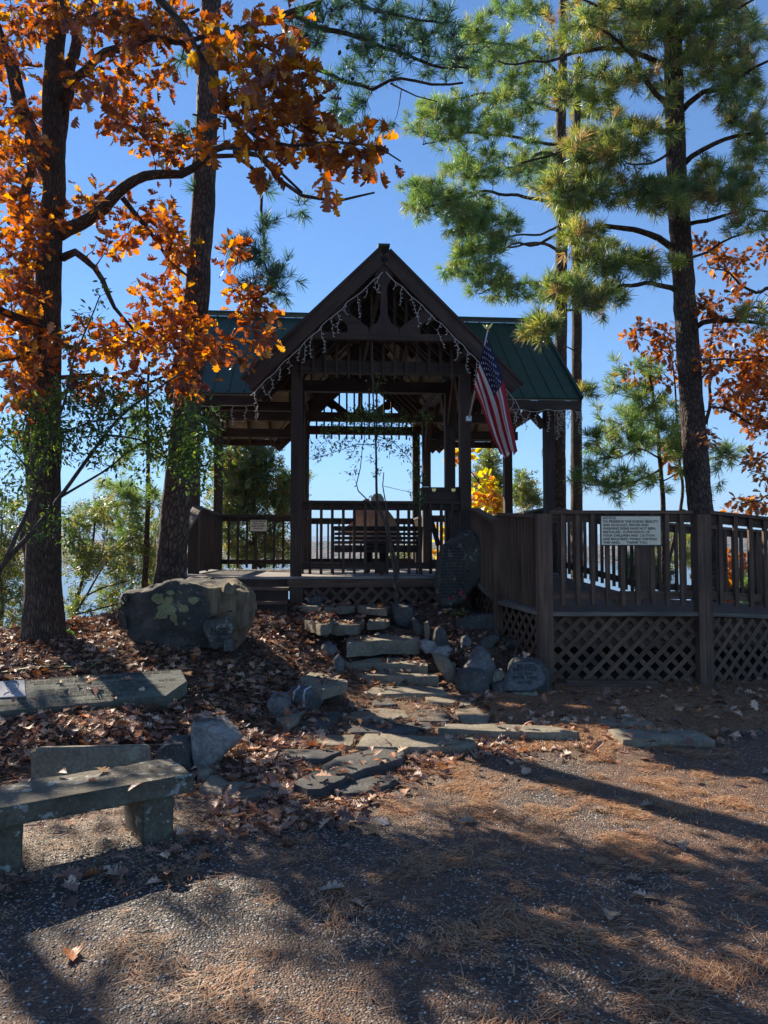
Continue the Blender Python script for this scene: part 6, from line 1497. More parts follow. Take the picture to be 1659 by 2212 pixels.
tree('pine_tree', 'young bright green pine left of the big right trunk above the railing', 'tree', b4, L4, T4, 'pine', 'pine_bright', .17, 3, M['needle'], M['pine_bark'], maxd=2.0, spread=.06)
# right oak
b5 = Vector((6.9, 12.6, h1(6.9, 12.6)))
L5 = [([b5 - Vector((0, 0, .2)), b5 + Vector((0, 0, 2)), b5 + Vector((.1, 0, 4)), b5 + Vector((.2, 0, 6.5))], .15, .06)]
for pts, r0 in (([(760, 560), (640, 600), (540, 540), (420, 450), (330, 430)], .03), ([(760, 1100), (600, 1050), (420, 1050), (250, 1040)], .028), ([(760, 1500), (600, 1480), (480, 1400), (350, 1350), (280, 1400)], .03), ([(1000, 900), (760, 760), (600, 700), (480, 780), (400, 790)], .03), ([(1000, 1400), (760, 1650), (680, 1700), (600, 1760)], .02), ([(760, 1960), (650, 1990), (540, 2010)], .015), ([(900, 350), (760, 320), (690, 330)], .02)):
    P = PL(Z9, pts, (12.6, 11.8)); L5.append(([b5 + Vector((0, 0, max(.5, P[0].z - b5.z - .3)))] + P, r0 * 1.5, .008))
L5.append((PL(Z9, [(300, 1480), (330, 1300), (330, 1100), (350, 900), (360, 760)], 13.2), .035, .015))
T5 = []
for (x, y, rx, ry, n) in ((450, 400, 180, 120, 34), (280, 280, 80, 60, 8), (320, 690, 110, 90, 24), (560, 740, 90, 50, 10), (430, 860, 120, 60, 16), (330, 1050, 90, 130, 26), (560, 1080, 160, 150, 46), (560, 1280, 200, 180, 70), (660, 1450, 120, 120, 34), (330, 1620, 60, 60, 8), (620, 1760, 90, 80, 12), (690, 1850, 50, 60, 8), (530, 2010, 70, 30, 6), (680, 2000, 60, 40, 9), (700, 900, 60, 120, 18), (690, 300, 50, 60, 7), (680, 1150, 60, 200, 26), (480, 580, 80, 60, 8)):
    T5 += blob(Z9, x, y, rx, ry, 11.6, 13.4, n)
T5 += blob(Z9, 1000, 900, 250, 700, 11, 14, 60)
tree('oak_tree', 'russet leaved oak reaching in from the right edge behind the ramp', 'tree', b5, L5, T5, 'oak', 'oak_right', .12, 7, M['leaf'], M['oak_bark'], maxd=2.6, spread=.13, dens=.75)
b6 = gb(ID, 1395, 1100, 14.6)
T6 = blob(ID, 1385, 725, 40, 25, 14, 15, 10) + blob(ID, 1440, 740, 60, 40, 14, 15, 24) + blob(ID, 1400, 810, 60, 25, 14, 15, 14) + blob(ID, 1450, 985, 40, 28, 14, 15, 12) + blob(ID, 1460, 830, 40, 60, 14, 15, 14) + blob(ID, 1610, 1090, 60, 30, 14, 15, 10)
tree('oak_tree', 'small russet oak showing between the young pine and the big right trunk', 'tree', b6, [([b6 - Vector((0, 0, .4))] + PL(ID, [(1470, 1100), (1468, 1000), (1462, 900), (1455, 800), (1440, 730)], 14.6), .05, .012), (PL(ID, [(1458, 830), (1420, 800), (1380, 790)], 14.5), .012, .005), (PL(ID, [(1450, 770), (1410, 740), (1360, 725)], 14.5), .012, .005)], T6, 'oak', 'oak_right', .14, 7, M['leaf'], M['oak_bark'], maxd=2.5, spread=.1)
# oak added out of view at the left so its shade dapples the asphalt
b7 = Vector((-7.6, 9.8, h1(-7.6, 9.8))); T7 = []
for i in range(760):
    a = random.random() * 6.283; r_ = random.random() ** .5 * 3.0; T7.append(b7 + Vector((r_ * math.cos(a), r_ * math.sin(a), random.uniform(3.4, 10))))
for i in range(650): T7.append(Vector((random.uniform(-8.5, -3.2), random.uniform(8.8, 13), random.uniform(11.0, 14.5))))
L7 = [([b7 - Vector((0, 0, .2)), b7 + Vector((0, 0, 3)), b7 + Vector((.1, .2, 6)), b7 + Vector((.3, .5, 10)), b7 + Vector((.5, .8, 13))], .18, .06)] + [([b7 + Vector((.1, .2, z)), b7 + Vector((1.2 * math.cos(q), 1.2 * math.sin(q), z + .5)), b7 + Vector((2 * math.cos(q), 2 * math.sin(q), z + .7))], .05, .012) for z, q in ((3.5, .5), (4.5, 2.4), (5.2, 4), (6, 1.2), (7, 5.3), (7.6, 3))] + [([b7 + Vector((.3, .5, 9.5)), b7 + Vector((2, 1, 11.4)), b7 + Vector((4, 1.4, 12.4))], .06, .015), ([b7 + Vector((.3, .5, 10)), b7 + Vector((1.5, 2, 12)), b7 + Vector((3, 2.6, 13))], .05, .015)]
tree('oak_tree', 'unseen oak added beyond the left edge of the picture to shade the path', 'tree', b7, L7, T7, 'oak', 'oak', .13, 7, M['leaf'], M['oak_bark'], maxd=3, spread=.13, dens=.95)
# background plants seen through the gazebo
def simple(name, label, cat, u, vb, Dp, pts, blobs, kind, pal, size, per, bk, r0=.06, group=None, spread=.1, D1=None, **k):
    b = gb(ID, u, vb, Dp); L = [([b - Vector((0, 0, .5))] + PL(ID, pts, Dp), r0, r0 * .25)]
    for p, rr_ in k.pop('limbs', []): L.append((PL(ID, p, Dp), rr_, .006))
    T = []
    for q in blobs: T += blob(ID, q[0], q[1], q[2], q[3], Dp - q[5] if len(q) > 5 else Dp - .9, Dp + (q[5] if len(q) > 5 else .9), q[4])
    return tree(name, label, cat, b, L, T, kind, pal, size, per, M['glossy_leaf'] if kind == 'ovate' else M['leaf'] if kind in ('oak', 'round') else M['needle'], bk, group=group, spread=spread, **k)
simple('cedar_tree', 'dense cedar behind the railing of the left gazebo wing', 'tree', 548, 1250, 18.5, [(550, 1240), (550, 1180), (548, 1100), (545, 1020), (548, 960), (550, 880)],
       [(530, 985, 70, 60, 70), (560, 1040, 90, 60, 90), (500, 1060, 60, 80, 60), (600, 1090, 50, 40, 30), (540, 930, 40, 40, 26), (520, 1150, 60, 60, 44), (600, 1160, 40, 60, 20), (560, 1200, 80, 30, 24), (635, 1060, 25, 60, 14)], 'cedar', 'cedar', .24, 11, M['oak_bark'], .13, dens=.95,
       limbs=[([(550, 1180), (510, 1150), (480, 1110)], .03), ([(550, 1160), (600, 1130), (630, 1080)], .03), ([(549, 1210), (500, 1200), (470, 1190)], .03), ([(550, 1215), (600, 1200), (640, 1190)], .03)], spread=.2, maxd=4)
simple('cedar_tree', 'slim pointed cedar seen between the right gazebo posts', 'tree', 1055, 1110, 19, [(1055, 1120), (1055, 1080), (1056, 1030), (1058, 965)], [(1056, 1000, 20, 34, 26), (1056, 1050, 34, 30, 34), (1055, 1085, 40, 25, 24)], 'cedar', 'cedar', .22, 9, M['oak_bark'], .06, spread=.16, maxd=4)
simple('cedar_tree', 'small pointed cedar seen just left of the right roof post', 'tree', 1132, 1110, 20, [(1132, 1120), (1130, 1080), (1130, 1040), (1129, 1012)], [(1130, 1040, 16, 24, 18), (1132, 1075, 32, 25, 34)], 'cedar', 'cedar', .22, 9, M['oak_bark'], .05, spread=.16, maxd=4)
simple('maple_tree', 'small yellow and orange leaved tree glowing behind the right gazebo posts', 'tree', 1058, 1200, 17.3, [(1058, 1200), (1058, 1120), (1050, 1060), (1045, 1020)], [(1055, 1060, 34, 36, 40), (1040, 1090, 30, 20, 20), (1068, 1090, 24, 20, 20), (980, 975, 20, 28, 14), (1000, 985, 30, 30, 16), (950, 1190, 12, 60, 14), (1000, 1140, 40, 40, 20)], 'round', 'yellow', .14, 4, M['oak_bark'], .05, spread=.16, maxd=5, limbs=[([(1050, 1060), (1010, 1010), (985, 970)], .02)])
# left slope between the trunks: cedars and small pines over the lake
simple('pine_tree', 'thin pine trunk between the oak and the leaning pine with light needles', 'tree', 318, 1290, 12.5, [(312, 1290), (316, 1200), (319, 1100), (320, 1020), (320, 960), (318, 880), (322, 780)], [(280, 1070, 60, 30, 16), (270, 1110, 60, 40, 16), (350, 1080, 30, 30, 8), (250, 1060, 40, 30, 8), (320, 900, 60, 50, 14), (300, 980, 60, 40, 12)], 'pine', 'pine_bright', .17, 5, M['pine_bark'], .075, limbs=[([(317, 1100), (280, 1090), (240, 1095), (215, 1110)], .015), ([(318, 1065), (290, 1050), (260, 1065)], .012)], maxd=3, dens=.6)
k_ = [('cedar bush with bare lower branches over the lake beside the oak trunk', 150, 1370, 10.6, [(150, 1370), (165, 1300), (185, 1230), (200, 1180), (205, 1120)], [(180, 1140, 50, 45, 40), (210, 1200, 60, 40, 34), (160, 1220, 40, 50, 26), (240, 1230, 50, 30, 18), (170, 1290, 40, 30, 10), (215, 1110, 30, 30, 14)], [([(165, 1300), (220, 1270), (290, 1250)], .015), ([(158, 1330), (230, 1310), (320, 1290)], .015), ([(150, 1350), (190, 1280), (240, 1200), (290, 1160)], .02)]),
      ('pale yellow green cedar left of the leaning pine trunk', 290, 1330, 13, [(285, 1330), (285, 1260), (285, 1200), (288, 1130)], [(285, 1150, 40, 50, 44), (290, 1210, 60, 50, 60), (270, 1270, 60, 40, 44), (320, 1250, 40, 50, 34), (300, 1320, 60, 25, 26), (230, 1290, 40, 30, 16)], []),
      ('dark cedar at the far left edge below the oak boughs', 5, 1390, 10.5, [(0, 1390), (5, 1300), (0, 1220), (5, 1120)], [(20, 1250, 50, 50, 36), (10, 1180, 40, 50, 24), (30, 1320, 50, 40, 22), (-30, 1250, 60, 90, 40), (20, 1120, 40, 50, 18)], [([(5, 1300), (50, 1290), (70, 1300)], .015)]),
      ('yellowish cedar low on the bank right of the oak trunk', 330, 1300, 15.5, [(330, 1320), (332, 1250), (335, 1180), (335, 1120)], [(335, 1150, 40, 50, 36), (345, 1220, 50, 50, 46), (370, 1190, 30, 60, 20), (330, 1280, 50, 40, 30)], [])]
for i, (lab, u, vb, Dp, pts, bl_, lm) in enumerate(k_):
    simple('cedar_tree', lab, 'tree', u, vb, Dp, pts, bl_, 'cedar', 'cedar', .15 + .02 * (i == 3), 10, M['oak_bark'], .05, limbs=lm, spread=.16, maxd=3, dens=.55)
# bushes along the bank seen under the right railings and behind the gazebo rail
for i, (lab, u, v0, Dp, ru, rv, n, kd, pal) in enumerate((('low green bush behind the rear gazebo railing at its centre', 850, 1205, 21, 40, 22, 26, 'cedar', 'cedar'), ('low green bush behind the rear gazebo railing right of centre', 905, 1205, 21, 30, 22, 20, 'cedar', 'cedar'),
       ('dark needle bush behind the notice sign side of the ramp', 1400, 1230, 16, 60, 50, 50, 'pine', 'pine_dark'), ('russet oak bush seen through the right ramp railing', 1570, 1250, 15.5, 70, 60, 60, 'oak', 'oak_right'), ('green bush at the right edge behind the ramp railing', 1640, 1280, 15, 60, 50, 50, 'pine', 'pine_bright'), ('pine scrub beyond the far ramp railing', 1480, 1180, 17, 90, 50, 50, 'pine', 'pine'))):
    simple('bush', lab, 'bush', u, v0 + rv, Dp, [(u, v0 + rv), (u, v0 + rv * .3), (u + 4, v0 - rv * .4)], [(u, v0, ru, rv, n, .8)], kd, pal, .2 if kd == 'cedar' else .15, 8, M['oak_bark'], .03, spread=.15, maxd=4)
# evergreen shrub (small glossy leaves) leaning in front of the left trunks
by = gb(ID, -60, 1400, 7.0)
LY = [([by - Vector((0, 0, .1))] + PL(ID, [(-40, 1300), (10, 1215), (70, 1150), (140, 1060), (190, 990), (260, 900), (340, 840), (400, 800)], (7.0, 7.2)), .035, .008), (PL(ID, [(10, 1215), (50, 1120), (80, 1030), (110, 940), (140, 860), (170, 760), (215, 640)], (7.0, 6.8)), .022, .005),
      (PL(ID, [(120, 1080), (220, 1020), (300, 960), (380, 940), (440, 930)], (7.1, 7.4)), .014, .004), (PL(ID, [(80, 1040), (30, 980), (-20, 930)], (6.9, 6.6)), .012, .004), (PL(ID, [(230, 940), (300, 950), (380, 1010), (430, 1060)], (7.1, 7.5)), .012, .004), (PL(ID, [(100, 950), (200, 910), (300, 900), (420, 880)], (7, 7.3)), .012, .004)]
TY = []
for (x, y, rx, ry, n) in ((120, 900, 140, 50, 110), (300, 900, 150, 60, 150), (400, 960, 90, 70, 90), (60, 960, 110, 60, 70), (190, 970, 120, 40, 70), (30, 1050, 60, 60, 44), (330, 1010, 110, 30, 30), (200, 840, 90, 40, 44), (150, 1160, 70, 30, 12), (430, 1010, 60, 60, 36), (160, 700, 40, 60, 8), (220, 640, 20, 60, 5), (90, 1130, 60, 40, 12), (430, 900, 60, 40, 26)): TY += blob(ID, x, y, rx, ry, 6.6, 7.8, n)
tree('shrub', 'dark glossy small leaved shrub leaning across the left tree trunks', 'shrub', by, LY, TY, 'ovate', 'yaupon', .052, 11, M['glossy_leaf'], M['twig'], dens=.8, maxd=2.0, spread=.10, twig_r=.003)
# sapling in front of the gazebo guard
bsg = gb(ID, 860, 1300, 10.15)
LS = [([bsg - Vector((0, 0, .05))] + PL(ID, [(857, 1290), (853, 1235), (845, 1190), (838, 1150), (822, 1105), (814, 1075), (813, 1020), (812, 960), (808, 900), (806, 850), (805, 790), (804, 740)], 10.15), .028, .006),
      (PL(ID, [(855, 1280), (857, 1230), (848, 1180), (838, 1130), (833, 1080), (828, 1050), (829, 1020)], 10.12), .018, .006), (PL(ID, [(816, 1110), (800, 1085), (775, 1060), (771, 1045), (778, 1010), (782, 970), (790, 935), (795, 920)], 10.1), .010, .004),
      (PL(ID, [(810, 940), (850, 955), (880, 985), (905, 1030)], (10.15, 9.9)), .006, .003), (PL(ID, [(808, 960), (770, 960), (730, 975), (680, 990)], (10.15, 9.9)), .006, .003), (PL(ID, [(829, 1050), (870, 1060), (900, 1065)], (10.1, 9.9)), .004, .002), (PL(ID, [(806, 900), (760, 910), (700, 925)], (10.1, 10)), .005, .002), (PL(ID, [(806, 890), (860, 905), (915, 920)], (10.1, 10)), .005, .002)]
TS = []
for (x, y, rx, ry, n) in ((800, 915, 90, 22, 60), (720, 945, 60, 30, 30), (690, 975, 30, 20, 12), (880, 960, 50, 40, 30), (800, 975, 60, 30, 20), (905, 1030, 25, 25, 14), (810, 860, 25, 60, 16), (790, 1025, 60, 14, 7), (905, 1075, 25, 20, 14), (900, 905, 40, 20, 16), (770, 890, 60, 20, 20)): TS += blob(ID, x, y, rx, ry, 9.7, 10.5, n)
tree('sapling', 'thin multi stemmed sapling with sparse tiny leaves in front of the gazebo railing', 'sapling', bsg, LS, TS, 'ovate', 'yaupon', .045, 8, M['glossy_leaf'], M['twig'], maxd=1.5, spread=.07, twig_r=.0022)
# small flowers by the standing stone
bf = gb(ID, 990, 1312, 9.95); fw = empty('flowering_plant', bf); tag(fw, 'small plant with pink petals and yellowing leaves at the foot of the standing stone', 'plant')
mb = MB(); pts = []
for (sx, sy) in ((997, 1278), (972, 1290), (1003, 1290), (985, 1304)):
    e = at(sx, sy, 9.93); mb.tube([bf, bf.lerp(e, .6) + Vector((.01, 0, .01)), e], [.003, .002, .0015], 4); pts.append(e)
rel(mb.build('stem', M['twig'], None), fw)
P = [tuple(p + Vector((random.gauss(0, .012), random.gauss(0, .01), random.gauss(0, .012)))) for p in pts[:3] for _ in range(6)]
me = scatter_mesh('petals', 'round', P, rng.normal(size=(len(P), 3)), rng.normal(size=(len(P), 3)), np.full(len(P), .032), np.tile([[.62, .10, .16]], (len(P), 1)), M['leaf']); rel(link('petals', me), fw)
P = [tuple(bf + Vector((random.gauss(0, .07), random.gauss(0, .04), random.uniform(.02, .12)))) for _ in range(22)]
me = scatter_mesh('leaves', 'round', P, rng.normal(size=(len(P), 3)), rng.normal(size=(len(P), 3)), np.full(len(P), .05), np.array([random.choice(PAL['yellow'] + PAL['yaupon']) for _ in P]), M['leaf']); rel(link('leaves', me), fw)

# ------------------------------------------------------------ LITTER
def edgey(x): return np.interp(x, BX, BY)
def rand_ground(n, x0, x1, y0, y1, dens):
    out = []
    while len(out) < n:
        X = rng.uniform(x0, x1, 4000); Y = rng.uniform(y0, y1, 4000); k = dens(X, Y) > rng.random(4000)
        out += list(zip(X[k], Y[k]))
    return np.array(out[:n])
def fnoise(X, Y, s, sd=0): return np.array([mnoise.noise(Vector((a * s, b * s, sd))) for a, b in zip(X, Y)])
def dens_leaf(X, Y):
    e = edgey(X); d = Y - e; base = np.where(d > 0, 1.0, np.exp(d / .16) * .55)
    nz = fnoise(X, Y, 1.7, 2)
    right = X > 1.0; base = np.where(right & (d > 0), np.clip(.22 + nz * .5, .05, .6) * np.where((Y < 7.0), 1.8, 1), base)
    path = (X > -.55) & (X < 1.0) & (Y > e) & (Y < 8.0); base = np.where(path, np.clip(.14 + nz * .5, .03, .8), base)
    steps = (X > -.55) & (X < .75) & (Y >= 8.0); base = np.where(steps, np.clip(.34 + nz * .6, .1, 1), base)
    under = ((X > 1.9) & (Y > 8.7)); base = np.where(under, 0.02, base)
    gz = (Y > 10.6); base = np.where(gz & (X > -2.8), .0, base)
    bank = (X > -1.0) & (X < 1.2) & (d > -.05) & (d < .42); base = np.where(bank, .95, base)
    verge = (X < -1.0) & (Y > e) & (Y < 5.2); base = np.where(verge, np.clip(.10 + nz * .4, .04, .4), base)
    return base * np.where(Y > 9.5, .8, 1)
P = rand_ground(21500, -6.2, 6.0, 3.4, 11.5, dens_leaf); Zg = H(P[:, 0], P[:, 1])
bpy.context.view_layer.update(); dgr = bpy.context.evaluated_depsgraph_get(); keep = []
for i in range(len(P)):   # leaves also rest on the slabs and low rocks
    ok, hit, nn_, _, ob, _ = scene.ray_cast(dgr, Vector((P[i, 0], P[i, 1], Zg[i] + .45)), Vector((0, 0, -1)), distance=1.0)
    if not ok: keep.append(True); continue
    on = hit.z > Zg[i] + .03
    if on and (nn_.z < .75 or ob.name.startswith(('baluster', 'lattice', 'boulder', 'railing', 'body'))): keep.append(False); continue
    keep.append(not on or random.random() < (.45 if ob.name.startswith('stone_step') else .05 if ob.name.startswith(('slab', 'portrait')) else .22)); Zg[i] = max(Zg[i], hit.z - .005)
keep = np.array(keep); P = P[keep]; Zg = Zg[keep]
n = len(P); lift = rng.uniform(.012, .045, n)
dirs = np.stack([rng.normal(size=n), rng.normal(size=n), rng.normal(0, .28, n)], 1); ups = np.stack([rng.normal(0, .34, n), rng.normal(0, .34, n), np.ones(n)], 1)
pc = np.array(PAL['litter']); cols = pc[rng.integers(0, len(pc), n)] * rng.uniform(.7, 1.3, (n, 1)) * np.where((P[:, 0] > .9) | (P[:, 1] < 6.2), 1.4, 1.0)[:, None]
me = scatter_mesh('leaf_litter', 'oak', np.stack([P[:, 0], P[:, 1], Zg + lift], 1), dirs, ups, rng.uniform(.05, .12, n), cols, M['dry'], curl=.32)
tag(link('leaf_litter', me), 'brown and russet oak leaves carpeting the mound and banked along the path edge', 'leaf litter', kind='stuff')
# bark mulch chips in the bed
P = rand_ground(9000, -5.5, 1.6, 5.3, 10.6, lambda X, Y: np.where((X < -.5) | ((X > .9) & (Y > 8.2)), 1.0, .05)); Zg = H(P[:, 0], P[:, 1])
mbv = []; n = len(P); L = rng.uniform(.02, .09, n); Wc = rng.uniform(.006, .02, n); an = rng.uniform(0, 6.28, n); tl_ = rng.normal(0, .25, n)
ca, sa = np.cos(an), np.sin(an); base = np.stack([P[:, 0], P[:, 1], Zg + rng.uniform(.008, .03, n)], 1)
ax = np.stack([ca, sa, tl_], 1) * L[:, None] / 2; bx_ = np.stack([-sa, ca, rng.normal(0, .3, n)], 1) * Wc[:, None] / 2; hx = np.array([[0, 0, .004]])
Vv = np.stack([base - ax - bx_, base + ax - bx_, base + ax + bx_, base - ax + bx_, base - ax - bx_ - hx, base + ax - bx_ - hx, base + ax + bx_ - hx, base - ax + bx_ - hx], 1)
fq = np.array([[0, 1, 2, 3], [0, 4, 5, 1], [1, 5, 6, 2], [2, 6, 7, 3], [3, 7, 4, 0]]); lo_ = (fq[None] + (np.arange(n) * 8)[:, None, None]).ravel()
cc = np.repeat(np.array([(.09, .05, .035), (.14, .085, .06), (.06, .04, .03), (.2, .15, .12)])[rng.integers(0, 4, n)], 8, 0)
me = bpy.data.meshes.new('bark_mulch'); fill(me, Vv.reshape(-1, 3), lo_, np.full(n * 5, 4), cc); me.materials.append(M['dry']); tag(link('bark_mulch', me), 'shredded brown bark mulch between the leaves on the mound', 'mulch', kind='stuff')
# pine straw: clumped needles
pcs = np.array([(.40, .16, .07), (.46, .24, .12), (.30, .12, .05), (.5, .34, .2), (.36, .2, .11)])
def straw(n, x0, x1, y0, y1, dens, name, label, wd=.0028):
    P = rand_ground(n, x0, x1, y0, y1, dens); Zg = H(P[:, 0], P[:, 1]) + .024 + rng.uniform(0, .016, n)
    an = np.array([mnoise.noise(Vector((a * 1.4, b * 1.4, 9))) * 4.5 for a, b in P]) + rng.normal(0, .75, n) + .3; L = rng.uniform(.04, .11, n)
    d = np.stack([np.cos(an), np.sin(an), rng.normal(0, .08, n)], 1); s_ = np.stack([-np.sin(an), np.cos(an), np.zeros(n)], 1) * wd / 2; b_ = np.stack([P[:, 0], P[:, 1], Zg], 1); cv = s_ / wd * rng.uniform(-.02, .02, (n, 1)) + np.array([[0, 0, .006]])
    Vv = np.stack([b_ - d * L[:, None] / 2 - s_, b_ - d * L[:, None] / 2 + s_, b_ + cv + s_, b_ + cv - s_, b_ + d * L[:, None] / 2], 1)
    fl = np.array([0, 3, 2, 1, 3, 4, 2]); lo_ = (fl[None] + (np.arange(n) * 5)[:, None]).ravel(); pc = np.array([(.42, .20, .10), (.48, .29, .16), (.30, .13, .065), (.56, .40, .26), (.36, .23, .14)])
    cc = np.repeat(pc[rng.integers(0, 5, n)] * rng.uniform(.7, 1.2, (n, 1)), 5, 0)
    me = bpy.data.meshes.new(name); fill(me, Vv.reshape(-1, 3), lo_, np.tile([4, 3], n), cc); me.materials.append(M['dry']); tag(link(name, me), label, 'pine straw', kind='stuff')
def dstraw(X, Y):
    e = edgey(X); nz = fnoise(X, Y, 2.6, 4) + .6 * fnoise(X, Y, 7, 6); c = np.clip((nz - .06) * 3.2, .04, 1) * np.clip(.45 + X * .28, .25, 1.0)
    return np.where(Y < e, c, np.where(X > 1.0, np.where(Y < 8.6, .95, 0.0), .12))
straw(190000, -2.6, 5.6, 1.6, 8.7, dstraw, 'pine_straw', 'orange brown pine needles scattered in drifts over the asphalt and the flagstones')
# needles drifted on the ramp floor
def deckz(x, y):
    ok, hit, nn_, _, ob, _ = scene.ray_cast(dgr, Vector((x, y, 1.75)), Vector((0, 0, -1)), distance=1.4)
    return hit.z if ok and ob.name.startswith('deck_floor') else None
dp = []
for _ in range(5200):
    x, y = random.uniform(1.3, 6.4), random.uniform(8.5, 11.6); z = deckz(x, y)
    if z is not None: dp.append((x, y, z + random.uniform(.003, .012)))
mbn = []; dp = np.array(dp); n = len(dp); an = rng.uniform(0, 6.28, n); L = rng.uniform(.05, .11, n)[:, None]; d = np.stack([np.cos(an), np.sin(an), np.zeros(n)], 1); s_ = np.stack([-np.sin(an), np.cos(an), np.zeros(n)], 1) * .0016
Vv = np.stack([dp - d * L / 2 - s_, dp - d * L / 2 + s_, dp + d * L / 2], 1); me = bpy.data.meshes.new('pine_straw'); fill(me, Vv.reshape(-1, 3), np.arange(n * 3), np.full(n, 3), np.repeat(pcs[rng.integers(0, 5, n)], 3, 0)); me.materials.append(M['dry'])
tag(link('pine_straw', me), 'reddish pine needles drifted over the ramp floor boards', 'pine straw', kind='stuff')
# loose chips standing proud of the asphalt
n = 26000; P = rand_ground(n, -2.6, 4.6, 1.6, 6.4, lambda X, Y: np.where(Y < edgey(X), np.clip(1.2 - (Y - 1.6) * .18, .2, 1), np.where((Y < 4.9) & (X < -.2), .9, 0))); Zg = H(P[:, 0], P[:, 1]) + .024
ov = np.array([(1, 0, 0), (0, 1, 0), (-1, 0, 0), (0, -1, 0), (0, 0, .8), (.7, .7, -.5), (-.7, .7, -.5), (-.7, -.7, -.5), (.7, -.7, -.5)]); of_ = np.array([[0, 1, 4], [1, 2, 4], [2, 3, 4], [3, 0, 4], [0, 5, 1], [1, 6, 2], [2, 7, 3], [3, 8, 0]])
sz = rng.uniform(.0022, .0055, n) * np.where(P[:, 0] < -.7, 1.3, 1); an = rng.uniform(0, 6.28, n); ca, sa = np.cos(an)[:, None], np.sin(an)[:, None]
T = ov[None] * (1 + rng.uniform(-.25, .25, (n, 9, 1))); X_ = T[:, :, 0] * ca * 1.3 - T[:, :, 1] * sa; Y_ = T[:, :, 0] * sa * 1.3 + T[:, :, 1] * ca
Vv = np.stack([P[:, 0:1] + X_ * sz[:, None], P[:, 1:2] + Y_ * sz[:, None], Zg[:, None] + T[:, :, 2] * sz[:, None] * .8], -1)
lo_ = (of_[None] + (np.arange(n) * 9)[:, None, None]).ravel(); pc = np.array([(.40, .39, .38), (.28, .26, .24), (.12, .12, .125), (.06, .06, .065), (.5, .48, .44), (.2, .15, .11), (.045, .045, .05)])
cc = np.repeat(pc[rng.integers(0, 7, n)] * rng.uniform(.6, 1.2, (n, 1)), 9, 0)
M['chip'] = leafmat('stone chips', 0.0, .05)
me = bpy.data.meshes.new('gravel_chips'); fill(me, Vv.reshape(-1, 3), lo_, np.full(n * 8, 3), cc); me.materials.append(M['chip']); tag(link('gravel_chips', me), 'pale and dark stone chips bedded in the asphalt and loose on the verge', 'gravel', kind='stuff')
# single fallen leaves and bits on the asphalt
def one_leaf(u, v, size, ang, label, col, grp=None):
    p = gpt(u, v, .03); me = scatter_mesh('fallen_leaf', 'oak', [(0, 0, .012)], [(math.cos(ang), math.sin(ang), .12)], [(.15, -.2, 1)], [size], [col], M['dry'], curl=.3)
    sd = bmesh.new(); sd.from_mesh(me); c = sum((v_.co for v_ in sd.verts), Vector()) / len(sd.verts)
    for v_ in sd.verts: v_.co.z += .45 * size * .1 * ((v_.co - c).length ** 2) / size
    mn = min(v_.co.z for v_ in sd.verts)
    for v_ in sd.verts: v_.co.z -= mn
    sd.to_mesh(me); sd.free()
    o = bpy.data.objects.new('fallen_leaf', me); C.objects.link(o); o.location = p; tag(o, label, 'leaf', grp); return o
tan = (.34, .24, .17)
for (u, v, s_, a, lab, c) in ((682, 1930, .14, .4, 'pale curled oak leaf on the asphalt below the middle of the path', (.40, .30, .22)), (783, 1962, .09, 2.2, 'small pale leaf right of the curled oak leaf', (.32, .24, .18)), (157, 2083, .11, 2.0, 'orange brown leaf standing up in the lower left corner of the asphalt', (.40, .16, .07)),
      (1480, 1845, .15, 1.5, 'broad grey brown oak leaf on the right side of the asphalt', (.30, .24, .19)), (1412, 1945, .10, 2.4, 'white sunlit leaf beside two brown stones at the lower right', (.48, .39, .31)), (1385, 1945, .10, .2, 'brown cupped leaf touching the white sunlit leaf', (.28, .18, .11)), (1315, 1995, .12, 1.2, 'grey folded leaf below the two cupped leaves', (.22, .19, .15)),
      (985, 1778, .11, .3, 'tan leaf lying on the middle of the asphalt', tan), (760, 1790, .10, 1.8, 'brown leaf near the curved edge of the asphalt', (.24, .15, .10)), (1320, 1752, .11, 2.8, 'tan leaf with upturned lobes right of centre on the asphalt', tan), (1378, 1742, .10, .1, 'flat tan leaf right of the one with upturned lobes', tan),
      (1195, 2005 - 205, .07, .8, 'small dull leaf between the middle and right leaves', (.2, .15, .11)), (268, 1905, .13, 2.6, 'curled tan leaf at the gravel edge below the bench', (.38, .27, .18)), (1395, 1905, .09, 2.8, 'small brown leaf above the white sunlit leaf', (.3, .2, .12)), (215, 1835, .10, 1.2, 'tan leaf in front of the bench legs', tan), (1645, 1672, .1, .5, 'tan leaf at the right edge of the asphalt', tan)):
    one_leaf(u, v, s_, a, lab, c)
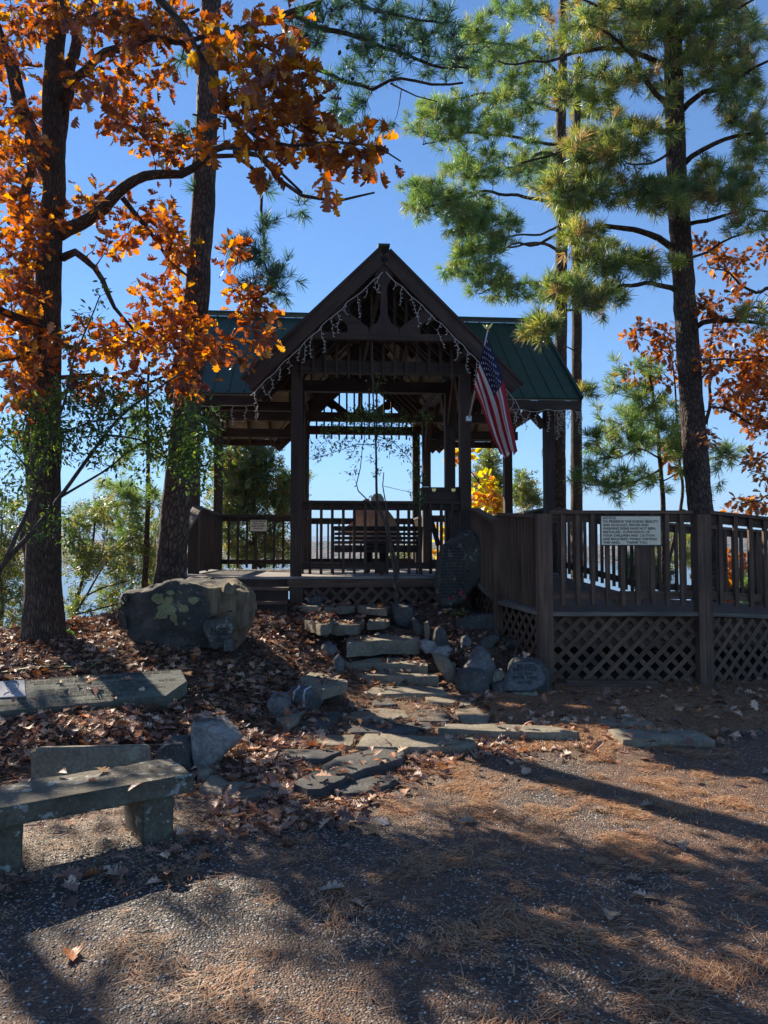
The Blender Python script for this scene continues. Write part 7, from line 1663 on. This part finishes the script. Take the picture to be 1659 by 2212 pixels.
# green blade leaves on the mound
for (pts, lab) in (([(0, 1462), (60, 1452), (120, 1448), (165, 1450)], 'long green strap leaf on the mound above the memorial slab at the left edge'), ([(190, 1452), (215, 1438), (240, 1428), (232, 1424)], 'shorter green strap leaf sticking up behind the memorial slab')):
    Q = [gpt(u, v) + Vector((0, 0, .04)) for u, v in pts]; f = MB()
    for i in range(len(Q) - 1): f.bar(Q[i], Q[i + 1], .028 * (1 - .6 * i / len(Q)), .003)
    m_ = M.setdefault('blade', plain('green blade', (.10, .2, .05), .5)); o = f.build('blade_plant', m_, None, base=Q[0]); tag(o, lab, 'plant')
p0 = gpt(140, 1378); bmh = empty('seedling', p0); tag(bmh, 'tiny bright green seedling at the foot of the oak trunk', 'plant')
P = [tuple(p0 + Vector((random.gauss(0, .05), random.gauss(0, .03), random.uniform(.03, .10)))) for _ in range(12)]
me = scatter_mesh('leaves', 'round', P, rng.normal(size=(12, 3)), rng.normal(size=(12, 3)), np.full(12, .07), np.tile([[.12, .3, .03]], (12, 1)), M['leaf']); rel(link('leaves', me), bmh)
# sticks
for (a, b, lab) in (((25, 1655), (62, 1618), 'pale dry stick lying beside the curb slab behind the bench'), ((975, 1918 + 30), (1000, 1955), None), ((560, 1440), (600, 1455), 'short dry stick on the mound left of the steps')):
    if lab: A1 = gpt(*a) + Vector((0, 0, .05)); B1 = gpt(*b) + Vector((0, 0, .05)); f = MB(); f.tube([A1, A1.lerp(B1, .5) + Vector((0, 0, .01)), B1], [.008, .007, .004], 6); tag(f.build('stick', M['cap'], None, True, base=A1), lab, 'stick')

# ------------------------------------------------------------ air over the lake
hz = bpy.data.meshes.new('haze'); bmz = bmesh.new(); bmesh.ops.create_cube(bmz, size=1)
for v in bmz.verts: v.co = Vector((v.co.x * 24000, v.co.y * 13000 + 5500, (v.co.z + .5) * 420 - 19.5))
bmz.to_mesh(hz); bmz.free(); mz = bpy.data.materials.new('haze'); mz.use_nodes = True; nz_ = mz.node_tree; nz_.nodes.remove(nz_.nodes['Principled BSDF'])
pv = nz_.nodes.new('ShaderNodeVolumePrincipled'); pv.inputs['Color'].default_value = (.48, .70, 1, 1); pv.inputs['Density'].default_value = .0002; pv.inputs['Anisotropy'].default_value = .0
nz_.links.new(pv.outputs[0], nz_.nodes['Material Output'].inputs['Volume']); hz.materials.append(mz); tag(link('haze', hz), kind='stuff')
